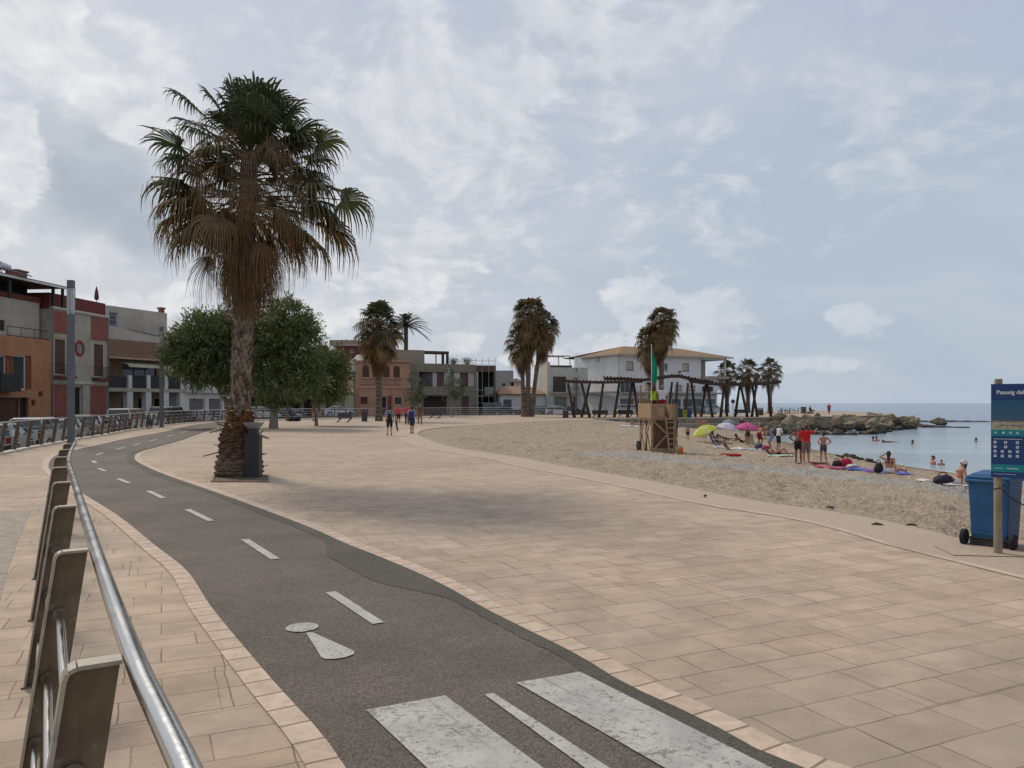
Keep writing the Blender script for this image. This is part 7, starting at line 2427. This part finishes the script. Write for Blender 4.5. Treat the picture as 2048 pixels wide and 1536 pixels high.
def person(label, loc, yaw, hgt=1.74, pz='stand', skin='tan', clothes=(), hair=(.03, .022, .016), female=False, group=None, cut=None, fat=1.0, heads=None, hat=None, voxel=None, **over):
    """clothes: list of (kind, colour); cut: water level above the feet for bathers"""
    P = dict(POSES[pz]); P.update(over)
    J = skeleton(P, hgt)
    t, h = J['t'], J['h']
    k = hgt / 1.75
    root = thing('person', label, 'person', loc, yaw, group)
    b = MB()
    w = .92 if female else 1.0
    fx = fat
    def torso(mb, g=0.0, z0=.86, z1=1.45):
        if z1 > 1.38: mb.cap(t(-.135 * w, 0, 1.405), t(.135 * w, 0, 1.405), .062 + g, .062 + g)
        for s in (-1, 1):
            if z1 > 1.2: mb.cap(t(s * .075 * w, .005, 1.36), t(s * .07 * w, .012, max(z0 + .08, 1.14)), .088 + g, .088 * fx + g)
            if z0 < 1.12: mb.cap(t(s * .06 * w, .008, min(z1, 1.14)), t(s * .07, 0, max(z0 + .07, .97)), .088 * fx + g, .092 * fx + g)
    torso(b)
    b.cap(t(-.075, -.01, .93), t(.075, -.01, .93), .098 * fx, .098 * fx)
    if female:
        for s in (-1, 1): b.cap(t(s * .075, .085, 1.30), t(s * .07, .095, 1.285), .055, .05)
    b.cap(t(0, -.005, 1.42), h(0, .005, .02), .058, .050)
    b.cap(h(0, .0, .135), h(0, .012, .09), .088, .082, 14); b.cap(h(0, .035, .06), h(0, .045, .035), .062, .045)
    b.cap(h(0, .092, .10), h(0, .108, .082), .014, .016)
    for s in (-1, 1):
        b.cap(h(s * .086, -.005, .115), h(s * .088, -.012, .085), .018, .014)
    for s in 'LR':
        sg = -1 if s == 'L' else 1
        sh, el, wr = J['sh' + s], J['el' + s], J['wr' + s]
        b.cap(sh, sh.lerp(el, .5), .056, .047); b.cap(sh.lerp(el, .5), el, .047, .038); b.cap(el, el.lerp(wr, .4), .040, .036); b.cap(el.lerp(wr, .4), wr, .036, .025)
        d = (wr - el).normalized()
        sd = d.cross(V(0, 1, 0) if abs(d.y) < .8 else V(0, 0, 1)).normalized()
        nm = d.cross(sd)
        pal = wr + d * .075
        for q in (-.022, 0, .022): b.cap(wr + sd * q * .7 + d * .02, pal + sd * q, .016, .015, 8)
        for q, ln in ((-.030, .060), (-.010, .075), (.010, .072), (.030, .058)):
            f0 = pal + sd * q; c_ = P['curl']
            f1 = f0 + (d * (1 - .3 * c_) + nm * c_ * .5).normalized() * ln * .5; f2 = f1 + (d * (1 - c_) + nm * c_).normalized() * ln * .5
            b.cap(f0, f1, .0105, .0098, 6); b.cap(f1, f2, .0098, .0085, 6)
        th0 = wr + d * .03 - sd * .03 * sg; th1 = th0 + (d * .7 - sd * sg * .8 + nm * .3).normalized() * .042; b.cap(th0, th1, .012, .011, 6); b.cap(th1, th1 + (d + nm * .4).normalized() * .03, .011, .009, 6)
        hi, kn, an = J['hi' + s], J['kn' + s], J['an' + s]
        b.cap(hi, hi.lerp(kn, .5), .088 * fx, .072 * fx); b.cap(hi.lerp(kn, .5), kn, .072 * fx, .054); b.cap(kn, kn.lerp(an, .35), .056, .055); b.cap(kn.lerp(an, .35), an, .055, .036)
        fd = V(*P['foot'][0 if s == 'L' else 1]).normalized()
        b.cap(an + V(0, 0, -.03), an + fd * .06 + V(0, 0, -.04), .038, .036); b.cap(an + fd * .06 + V(0, 0, -.042), an + fd * .165 + V(0, 0, -.048), .036, .028)
        b.cap(an + V(0, 0, -.03), an - fd * .035 + V(0, 0, -.045), .036, .032)
    vx = voxel or .0135
    me = remesh(b, vx, 2, 'body')
    if cut is not None:
        bm = bmesh.new(); bm.from_mesh(me)
        bmesh.ops.bisect_plane(bm, geom=bm.verts[:] + bm.edges[:] + bm.faces[:], plane_co=(0, 0, cut / k - .25), plane_no=(0, 0, 1), clear_inner=True)
        bm.to_mesh(me); bm.free()
    S_ = Matrix.Scale(k, 4)
    def put(me2, nm, mat, parent=root):
        me2.transform(S_)
        o = bpy.data.objects.new(nm, me2); COL.objects.link(o); o.parent = parent
        me2.materials.clear(); me2.materials.append(mat)
        me2.polygons.foreach_set('use_smooth', [True] * len(me2.polygons))
        return o
    put(me, 'body', M('skin_' + skin, SKIN[skin], rough=.6, var=.1, scale=6, spec=.3))
    if heads is None and hair is not None:
        m_ = MB(); m_.cap(h(0, -.018, .15), h(0, -.03, .10), .094, .088, 12); m_.cap(h(0, -.01, .175), h(0, .03, .185), .072, .062)
        if female:
            m_.cap(h(0, -.07, .12), t(0, -.085, 1.42), .06, .05)
        put(remesh(m_, .016, 2, 'hair'), 'hair', M('hair_%d' % int(hair[0] * 1000), hair, rough=.6, var=.3, scale=30))
    if hat:
        kind, colr = hat
        m_ = MB(); m_.cap(h(0, -.005, .16), h(0, -.012, .14), .105, .108, 14)
        if kind == 'cap': m_.cap(h(-.04, .09, .15), h(-.035, .18, .135), .02, .016); m_.cap(h(.04, .09, .15), h(.035, .18, .135), .02, .016); m_.cap(h(0, .1, .152), h(0, .19, .137), .022, .016)
        else:
            for a in np.linspace(0, 6.283, 17)[:-1]: m_.cap(h(.08 * math.sin(a), .08 * math.cos(a), .14), h(.2 * math.sin(a), .2 * math.cos(a), .115), .02, .014, 6)
        put(remesh(m_, .014, 1, 'hat'), 'hat', M('hat_%d_%d' % (int(colr[0] * 999), int(colr[2] * 999)), colr, rough=.85))
    for kind, colr in clothes:
        m_ = MB(); g = .018
        if kind in ('tshirt', 'shirt', 'vest'):
            torso(m_, g + .004, .86 if kind != 'vest' else .88)
            if kind != 'vest':
                for s in 'LR':
                    sh, el = J['sh' + s], J['el' + s]; m_.cap(sh, sh.lerp(el, .62), .056 + g, .054 + g)
        elif kind in ('shorts', 'trunks', 'trousers', 'briefs', 'skirt'):
            m_.cap(t(-.075, -.01, .935), t(.075, -.01, .935), .098 * fx + g, .098 * fx + g); m_.cap(t(-.07, 0, 1.0), t(.07, 0, 1.0), .086 * fx + g, .086 * fx + g)
            fr_ = {'shorts': .88, 'trunks': .5, 'briefs': .06, 'trousers': 1, 'skirt': .8}[kind]
            for s in 'LR':
                hi, kn, an = J['hi' + s], J['kn' + s], J['an' + s]
                m_.cap(hi, hi.lerp(kn, fr_), .088 * fx + g, (.088 - .028 * fr_) * fx + g)
                if kind == 'trousers': m_.cap(kn, an + V(0, 0, .02), .054 + g, .042 + g)
            if kind == 'skirt':
                a_, b2_ = J['hiL'].lerp(J['knL'], .8), J['hiR'].lerp(J['knR'], .8); m_.cap(a_, b2_, .085, .085); m_.cap(J['hiL'].lerp(J['knL'], .4), J['hiR'].lerp(J['knR'], .4), .1, .1)
        elif kind == 'bikini':
            m_.cap(t(-.1 * w, .012, 1.285), t(.1 * w, .012, 1.285), .092, .092)
            for s in (-1, 1): m_.cap(t(s * .075, .085, 1.30), t(s * .07, .095, 1.285), .055 + .01, .06)
        elif kind == 'swimsuit':
            torso(m_, .012, .88, 1.30); m_.cap(t(-.075, -.01, .935), t(.075, -.01, .935), .098 * fx + .012, .098 * fx + .012)
        elif kind == 'dress':
            torso(m_, g + .004, .86, 1.38)
            for q in (0, .35, .7, 1.0):
                a_, b2_ = J['hiL'].lerp(J['knL'], q), J['hiR'].lerp(J['knR'], q); m_.cap(a_ + V(-.03 - .03 * q, 0, 0), b2_ + V(.03 + .03 * q, 0, 0), .115, .115); m_.cap(a_ + V(-.02, .05, 0), b2_ + V(.02, .05, 0), .1, .1)
        elif kind == 'shoes':
            for s in 'LR':
                an = J['an' + s]; fd = V(*P['foot'][0 if s == 'L' else 1]).normalized()
                m_.cap(an + V(0, 0, -.035), an + fd * .15 + V(0, 0, -.045), .046, .036); m_.cap(an + V(0, 0, .0), an - fd * .03 + V(0, 0, -.04), .042, .042)
        elif kind == 'backpack':
            m_.cap(t(-.07, -.17, 1.36), t(-.07, -.17, 1.06), .09, .1); m_.cap(t(.07, -.17, 1.36), t(.07, -.17, 1.06), .09, .1)
            for s in (-1, 1): m_.cap(t(s * .11, -.09, 1.47), t(s * .12, .09, 1.36), .022, .022, 6); m_.cap(t(s * .12, .1, 1.36), t(s * .14, .06, 1.1), .02, .02, 6)
        elif kind == 'smallpack':
            m_.cap(t(-.04, -.15, 1.24), t(-.04, -.15, 1.04), .075, .085); m_.cap(t(.04, -.15, 1.24), t(.04, -.15, 1.04), .075, .085)
            for s in (-1, 1): m_.cap(t(s * .06, -.13, 1.26), t(s * .10, -.09, 1.44), .02, .02, 6); m_.cap(t(s * .11, -.09, 1.47), t(s * .12, .09, 1.36), .02, .02, 6)
        elif kind == 'cover_top':
            torso(m_, g + .004, 1.0)
            for s in 'LR':
                sh, el, wr = J['sh' + s], J['el' + s], J['wr' + s]; m_.cap(sh, el, .056 + g, .05 + g); m_.cap(el, wr, .04 + g, .036 + g)
        nm = {'tshirt': 't_shirt', 'vest': 'vest', 'cover_top': 'long_sleeved_top', 'smallpack': 'backpack'}.get(kind, kind)
        put(remesh(m_, .018 if kind not in ('shoes',) else .014, 2, nm), nm, M('cloth_%d_%d_%d' % tuple(int(c * 999) for c in colr), colr, rough=.85, var=.12, scale=7))
    return root


def up(p, dz): return p + Vector((0, 0, dz))


FAST_V = .016
WHITE = (.62, .61, .60); BLACK = (.022, .021, .022); NAV = (.025, .035, .085)
A = math.radians
# walkers on the promenade (seen from behind: yaw about 0)
person('man walking away in grey t-shirt with a small black backpack, black hat and shorts', gp(779, 871.5), A(6), 1.62, 'walk', 'fair', [('tshirt', (.24, .24, .25)), ('shorts', BLACK), ('smallpack', BLACK), ('shoes', BLACK)], hat=('brim', (.03, .028, .03)))
t = thing('rod_bag', 'long slim dark rod bag held by the walker with the black hat', 'rod bag', gp(779, 871.5))
mb = MB(); mb.tube([(.34, .02, .95), (.37, .0, .7), (.42, -.02, .42), (.47, -.04, .24)], [.035, .045, .045, .03], 8)
mb.tube([(.20, .0, 1.38), (.28, .02, 1.15), (.34, .02, .95)], [.012, .012, .02], 6); mb.build('bag_body', M('rod_bag', (.035, .028, .026), rough=.7), t, smooth=True)
person('man walking away with a big blue backpack, grey shirt and navy shorts', gp(824, 867.5), A(-4), 1.62, 'walk2', 'tan', [('tshirt', (.27, .27, .27)), ('shorts', (.03, .04, .075)), ('backpack', (.02, .04, .17)), ('shoes', BLACK)])
person('woman in a pink red top and dark red shorts walking towards us', gp(797, 849), A(186), 1.62, 'walk', 'tan', [('tshirt', (.62, .085, .10)), ('shorts', (.06, .012, .015)), ('shoes', (.4, .4, .4))], hair=(.3, .27, .22))
person('person in a pink red top and black trousers behind the blue backpack', gp(814, 849.5), A(180), 1.68, 'stand', 'tan', [('tshirt', (.62, .085, .10)), ('trousers', (.03, .03, .04)), ('shoes', BLACK)])
person('person in a rust brown shirt and khaki trousers walking past the slim tree', gp(840, 849), A(200), 1.72, 'walk2', 'tan', [('shirt', (.16, .07, .035)), ('trousers', (.20, .14, .075)), ('shoes', BLACK)], hair=(.1, .09, .08))
person('woman in a purple top and orange skirt standing left of the small tree trunk', gp(627, 842), A(120), 1.66, 'stand', 'tan', [('cover_top', (.17, .085, .10)), ('skirt', (.50, .22, .015)), ('shoes', (.2, .1, .05))], hair=(.2, .18, .16), female=True)
person('person in pink red standing alone on the pier above the rocks', gp(1658, 830), A(170), 1.72, 'walk', 'tan', [('tshirt', (.40, .04, .07)), ('shorts', (.07, .02, .04)), ('shoes', WHITE)])
person('dark clothed person sitting on the pier near the wooden box', up(at(1621, 127, 0), .42), A(-70), 1.7, 'sit_ground', 'brown', [('tshirt', BLACK), ('shorts', BLACK)])
t = thing('bollard', 'low stone block the seated person on the pier sits on', 'stone block', at(1621, 127, 0)); mb = MB(); mb.box(-.45, .45, -.3, .3, 0, .4); mb.build('block', wc, t, bevel=.03)

# lifeguards on the tower
Tm = Matrix.Translation(c0) @ Matrix.Rotation(R(10), 4, 'Z')
person('lifeguard in a white t-shirt and red shorts standing on the tower, back turned', Tm @ Vector((.72, .42, zp)), A(-8), 1.74, 'stand', 'brown', [('tshirt', (.62, .60, .64)), ('shorts', (.30, .012, .015))], hair=(.2, .19, .18), armL=((-.25, .12, 1.2), (-.16, .34, 1.15)))
person('lifeguard in a yellow green vest beside the flagpole on the tower', Tm @ Vector((.30, .62, zp)), A(-20), 1.68, 'stand', 'brown', [('vest', (.38, .50, .02)), ('shorts', (.06, .012, .012))], female=True, armL=((-.36, .04, 1.40), (-.22, .14, 1.62)))

# beach goers
def bp(px, py): return gb(px, py)
person('small boy in dark trunks standing left of the yellow parasol', bp(1375.5, 881), A(20), 1.15, 'stand', 'red', [('trunks', (.035, .025, .04))], voxel=FAST_V)
person('woman with hands behind her head standing behind the yellow parasol', bp(1400, 876), A(170), 1.62, 'behind_head', 'red', [('briefs', BLACK)], female=True, voxel=FAST_V)
person('man standing right behind the yellow parasol', bp(1409, 877), A(150), 1.66, 'stand', 'tan', [('trunks', (.2, .15, .1))], voxel=FAST_V)
pc = bp(1433, 897)
person('dark haired man lounging in a low beach chair, feet on the sand', up(pc, -.04), A(-84), 1.72, 'chair', 'brown', [('vest', (.10, .08, .085)), ('trunks', (.09, .085, .09))], voxel=FAST_V)
t = thing('beach_chair', 'low white framed beach chair under the lounging dark haired man', 'beach chair', pc, A(-84))
mb = MB()
for x in (-.27, .27):
    mb.tube([(x, -.42, .95), (x, -.12, .33), (x, .42, .38)], .014, 6); mb.tube([(x, -.3, 0), (x, .3, .36)], .014, 6); mb.tube([(x, .34, 0), (x, -.2, .42)], .014, 6); mb.tube([(x, -.36, .62), (x, .3, .6)], .02, 6)
mb.build('frame', white_fr, t)
mb = MB(); mb.add([(-.26, -.42, .94), (.26, -.42, .94), (.26, -.13, .30), (-.26, -.13, .30), (-.26, .42, .34), (.26, .42, .34)], [(0, 1, 2, 3), (3, 2, 5, 4)]); mb.build('cloth_seat', M('chair_cloth', (.10, .11, .16), rough=.9), t)
person('red shouldered woman sitting on a towel behind the lounging man', bp(1441, 889), A(-80), 1.62, 'sit_lean', 'red', [('bikini', (.1, .03, .05)), ('briefs', (.1, .03, .05))], female=True, hair=(.05, .025, .018), voxel=FAST_V)
person('dark haired person sunbathing face down behind the seated woman', bp(1453, 879.5), A(95), 1.6, 'lie_front', 'brown', [('briefs', BLACK)], voxel=FAST_V)
person('sunbather propped on her elbows below the pink parasol', bp(1482, 884), A(88), 1.65, 'lie_front', 'brown', [('briefs', (.02, .02, .03))], female=True, hair=(.03, .015, .012), tilt=48, voxel=FAST_V)
person('slim girl in a black swimsuit standing by the pink parasol pole', bp(1495.5, 893), A(190), 1.42, 'stand', 'tan', [('swimsuit', BLACK)], female=True, voxel=FAST_V)
person('shirtless man in red shorts leaning over the beach bags', bp(1520, 893), A(-50), 1.74, 'bend', 'tan', [('shorts', (.22, .012, .025))], tilt=34, voxel=FAST_V)
person('woman in a straw hat and blue grey beach dress bending forward', bp(1541, 897), A(70), 1.68, 'bend', 'red', [('dress', (.19, .21, .28))], hat=('brim', (.36, .28, .17)), female=True, tilt=40, voxel=FAST_V)
person('man in a white t-shirt and black shorts holding a dark object by the water', bp(1557, 901), A(-75), 1.68, 'phone', 'tan', [('tshirt', WHITE), ('shorts', BLACK)], hair=(.2, .17, .15), voxel=FAST_V)
t = thing('bodyboard', 'small black board held by the man in the white t-shirt', 'board', bp(1557, 901)); mb = MB(); mb.box(.36, .82, -.1, .12, 1.02, 1.10); mb.build('board_body', M('board_black', (.02, .02, .022), rough=.5), t, bevel=.03)
person('sunbather on her back with knees raised, mint towel beside her', bp(1556, 909.5), A(-94), 1.66, 'lie', 'red', [('briefs', BLACK), ('bikini', BLACK)], female=True, hair=(.12, .03, .02), voxel=FAST_V)
person('tanned bare backed man in black trunks standing beside the red shirt', bp(1597, 927.5), A(-22), 1.72, 'hipL', 'brown', [('trunks', (.025, .015, .022))], hair=(.20, .12, .08), turn=6)
person('man in a bright red t-shirt and grey shorts, back turned, by the water', bp(1612.5, 929), A(4), 1.73, 'reach', 'tan', [('tshirt', (.56, .012, .015)), ('shorts', (.17, .13, .11))], hair=(.07, .035, .025), turn=-6)
person('boy with hands on hips in purple grey trunks facing the sea', bp(1647, 927.5), A(10), 1.40, 'hips', 'red', [('trunks', (.10, .075, .10))])
person('woman sitting on the blue towel shading her eyes with one arm', bp(1779, 947), A(-62), 1.66, 'sit_shade', 'red', [('bikini', (.07, .05, .075)), ('briefs', WHITE)], female=True, hair=(.03, .012, .01), turn=20)
person('sunbather in a white cap sitting near the blue wheelie bin', bp(1912, 969), A(75), 1.74, 'sit_lean', 'red', [('briefs', WHITE)], hat=('cap', (.64, .64, .65)), female=True)
person('sunbather lying on a white towel left of the lifeguard tower', bp(1269, 851), A(80), 1.7, 'lie_front', 'red', [('briefs', (.3, .32, .4))], voxel=FAST_V)
person('person in a purple top standing half hidden by the tower ladder', bp(1353, 874), A(60), 1.6, 'stand', 'brown', [('tshirt', (.05, .04, .10)), ('trousers', (.025, .025, .03))], voxel=FAST_V)
person('person in a pale sun hat standing behind the pink parasol', bp(1484, 868), A(160), 1.62, 'stand', 'tan', [('tshirt', (.1, .05, .03))], hat=('brim', (.4, .36, .26)), voxel=FAST_V)
person('shirtless man standing behind the woman in the straw hat', bp(1520, 876), A(120), 1.7, 'stand', 'tan', [('trunks', (.12, .02, .03))], voxel=FAST_V)
# bathers
for px, py, hgt, up_, yaw, sk, lab in [(1746, 881, 1.7, 1.38, 60, 'brown', 'bather up to the neck, left of a pair chatting in the bay'), (1753, 882, 1.7, 1.32, -40, 'red', 'bather chest deep, right of a pair chatting in the bay'), (1825, 888, 1.7, 1.42, 30, 'brown', 'lone bather of whom only a dark head shows in mid bay'),
                                       (1952, 883, 1.7, 1.42, 20, 'brown', 'lone bather far right, a dark head left of the board'), (1866, 929, 1.72, 1.27, 90, 'red', 'tall bather standing chest deep next to a child'), (1883, 930, 1.15, 1.32, 150, 'red', 'child bathing up to the chest beside the tall bather')]:
    p_ = gw(px, py); d_ = up_ * hgt / 1.75
    person(lab, Vector((p_.x, p_.y, WL - d_)), A(yaw), hgt, 'stand', sk, [], cut=d_, group='bathers in the bay', hair=(.03, .02, .015), voxel=FAST_V)
p_ = gw(1782, 884.5)
person('swimmer stretched flat on the water between the bathers', Vector((p_.x, p_.y, WL - .10)), A(90), 1.7, 'lie_front', 'brown', [], group='bathers in the bay', tilt=84, voxel=FAST_V)

# parasols
def parasol(label, px, py_top, width_px, Y_, colr, tilt, az, panel2=None, fade=.2):
    p = at(px, Y_); zg_ = bz(p.x, p.y); p.z = zg_
    t = thing('beach_parasol', label, 'parasol', p)
    s_ = Y_ / F; rad = width_px * s_ / 2
    hz = zat(py_top, Y_) - zg_
    ax = Vector((math.sin(R(tilt)) * math.cos(az), math.sin(R(tilt)) * math.sin(az), math.cos(R(tilt))))
    top = Vector((0, 0, hz))
    q = ax.to_track_quat('Z', 'Y').to_matrix()
    mb = MB(); n = 8; rings = 5; sub = 4; N_ = n * sub
    vs = [top]
    for j in range(1, rings + 1):
        r_ = rad * j / rings; dz = -rad * .46 * (j / rings) ** 1.7
        for k_ in range(N_):
            a = 2 * math.pi * k_ / N_; fr = abs((k_ % sub) / sub - .5) * 2
            rr_ = r_ * (1 - .05 * (1 - fr) * (j / rings)); vs.append(top + q @ Vector((rr_ * math.cos(a), rr_ * math.sin(a), dz - .05 * (1 - fr) * (j / rings) * rad * .3)))
    for k_ in range(N_): mb.f.append((0, 1 + k_, 1 + (k_ + 1) % N_)); mb.c.append(colr)
    for j in range(rings - 1):
        for k_ in range(N_):
            a = 1 + j * N_; mb.f.append((a + k_, a + N_ + k_, a + N_ + (k_ + 1) % N_, a + (k_ + 1) % N_)); mb.c.append(panel2 if (panel2 and (k_ // sub) % 2) else colr)
    e0 = 1 + (rings - 1) * N_
    nb = len(vs)
    for k_ in range(N_): vs.append(vs[e0 + k_] + Vector((0, 0, -.10)))
    for k_ in range(N_): mb.f.append((e0 + k_, nb + k_, nb + (k_ + 1) % N_, e0 + (k_ + 1) % N_)); mb.c.append(colr)
    mb.v = vs
    can = mb.build('canopy', M('parasol_cloth', (1, 1, 1), rough=.8, var=.06, attr=True, trans=.25), t, smooth=False)
    mb = MB()
    for k_ in range(n): mb.tube([top + ax * -.02, vs[e0 + k_ * sub] + Vector((0, 0, -.02))], .008, 4)
    mb.build('rib', black_metal, can)
    mb = MB(); j_ = top - ax * rad * .8; mb.tube([(0, 0, -.2), (j_.x, j_.y, max(.2, j_.z - .1)), top + ax * .06], .02, 7); mb.build('pole', white_fr, t)
parasol('yellow green beach parasol tilted to the left', 1406, 851, 50, 57, (.50, .55, .07), 22, A(200), (.60, .62, .22))
parasol('white beach parasol between the yellow and the pink one', 1457, 845, 44, 60, (.60, .60, .68), 12, A(-40))
parasol('grey beach parasol showing above the white one', 1459, 838.5, 26, 70, (.27, .29, .33), 8, A(20))
parasol('bright pink beach parasol shading the sunbathers', 1495, 845, 50, 58, (.62, .10, .30), 5, A(0))

# towels, bags and small tents
def towel(label, px, py, L, W_, yaw, colr, stripe=None):
    p = bp(px, py)
    t = MB(); nx, ny = 14, 8
    ca, sa = math.cos(yaw), math.sin(yaw); vs = []
    for j in range(ny + 1):
        for i in range(nx + 1):
            x, y = (i / nx - .5) * L, (j / ny - .5) * W_
            X_, Y_ = p.x + x * ca - y * sa, p.y + x * sa + y * ca
            vs.append((X_ - p.x, Y_ - p.y, bz(X_, Y_) - p.z + .05 + .015 * math.sin(i * 1.9 + j)))
    fs = [(j * (nx + 1) + i, j * (nx + 1) + i + 1, (j + 1) * (nx + 1) + i + 1, (j + 1) * (nx + 1) + i) for j in range(ny) for i in range(nx)]
    for f_ in fs:
        t.add([], []); t.f.append(f_); t.c.append(stripe if (stripe and (f_[0] % (nx + 1)) % 3 == 0) else tuple(c * .999 for c in colr))
    t.v = vs
    o = t.build('towel', M('towel_cloth', (1, 1, 1), rough=.95, var=.08, attr=True), None, smooth=True)
    o.location = p
    so = o.modifiers.new('thickness', 'SOLIDIFY'); so.thickness = .012
    tag(o, label, 'towel')
towel('pink beach towel with a red bag on it', 1683, 935.5, 2.3, 1.3, A(-4), (.42, .12, .17), (.36, .08, .12))
towel('blue beach towel under the woman shading her eyes', 1752, 944, 2.6, 1.1, A(-6), (.10, .16, .48))
towel('white towel of the sunbather in the white cap', 1900, 970, 2.0, .9, A(-8), (.58, .58, .58))
towel('white towel right behind the lounging man', 1467, 898, 2.4, 1.0, A(-8), (.60, .58, .58))
towel('crumpled mint green towel beside the sunbather with raised knees', 1561, 913, 1.3, .6, A(-10), (.38, .56, .44))
towel('white towel left of the lifeguard tower', 1262, 852.5, 2.4, 1.0, A(4), (.56, .56, .58))
towel('pale towel among the bags under the pink parasol', 1512, 900, 1.5, .8, A(10), (.42, .44, .52), (.2, .2, .3))
towel('dark red mat on the sand right of the man in red', 1627, 927.5, 1.3, .5, A(-14), (.14, .012, .03))
def bag(label, px, py, sx, sy, sz, colr, dy=0.0, handle=True, name='beach_bag', cat='bag'):
    p = up(bp(px, py), .05)
    t = thing(name, label, cat, p)
    mb = MB(); mb.sphere((0, 0, sz * .45), 1, 16, 10, (sx / 2, sy / 2, sz / 2)); rr_ = random.Random(label)
    q4 = lambda v, h_: h_ * (abs(v / h_) ** .55) * (1 if v > 0 else -1)
    mb.v = [(q4(x, sx / 2) * (1 + rr_.uniform(-.1, .1)) * (1.12 - .3 * z / sz), q4(y, sy / 2) * (1 + rr_.uniform(-.1, .1)), max(0, z * .92 + rr_.uniform(-.05, .05) * sz + .08 * sz * math.sin(x * 9))) for x, y, z in mb.v]
    mb.build('bag_body', M('bag_%d_%d_%d' % tuple(int(c * 999) for c in colr), colr, rough=.8, var=.25, scale=8), t, smooth=True)
    if handle:
        mb = MB(); mb.tube(cr([(-sx * .25, 0, sz * .8), (-sx * .15, 0, sz * 1.15), (sx * .15, 0, sz * 1.15), (sx * .25, 0, sz * .8)], 5), .015, 6); mb.build('handle', M('strap_dark', (.06, .01, .01)), t)
bag('bright red beach bag on the pink towel', 1690, 934, .58, .36, .38, (.42, .010, .035))
bag('black rucksack left of the red beach bag', 1674, 935, .38, .3, .28, (.03, .022, .028))
bag('white hat and clothes heap right of the red beach bag', 1706, 937, .5, .4, .16, (.5, .48, .46), handle=False, name='clothes_heap', cat='clothes')
bag('dark backpack standing on the blue towel edge beside the woman', 1757, 947, .32, .26, .42, (.025, .02, .028))
bag('black bag of the sunbather in the white cap', 1886, 969, .62, .4, .30, (.025, .025, .04))
bag('navy bag on the sand under the leaning man in red shorts', 1517, 898, .5, .4, .36, (.07, .08, .14))
bag('red bundle on the sand in front of the straw hat woman', 1531, 900, .5, .4, .26, (.25, .02, .05), handle=False, name='clothes_heap', cat='clothes')
t = thing('beach_shelter', 'small pale green folding beach seat right of the slim girl', 'beach seat', bp(1506, 889), A(20))
mb = MB(); mb.add([(-.35, -.3, .02), (.35, -.3, .02), (.35, .3, .05), (-.35, .3, .05), (-.33, .55, .75), (.33, .55, .75)], [(0, 1, 2, 3), (3, 2, 5, 4)]); o = mb.build('seat_cloth', M('seat_green', (.34, .37, .20), rough=.9), t)
mb = MB()
for x in (-.35, .35): mb.tube([(x, -.3, .0), (x, .3, .03), (x, .55, .76)], .014, 6); mb.tube([(x, .42, .4), (x, .75, 0)], .012, 6)
mb.build('frame', BK, t)
bpy.data.objects.remove(_tmp)
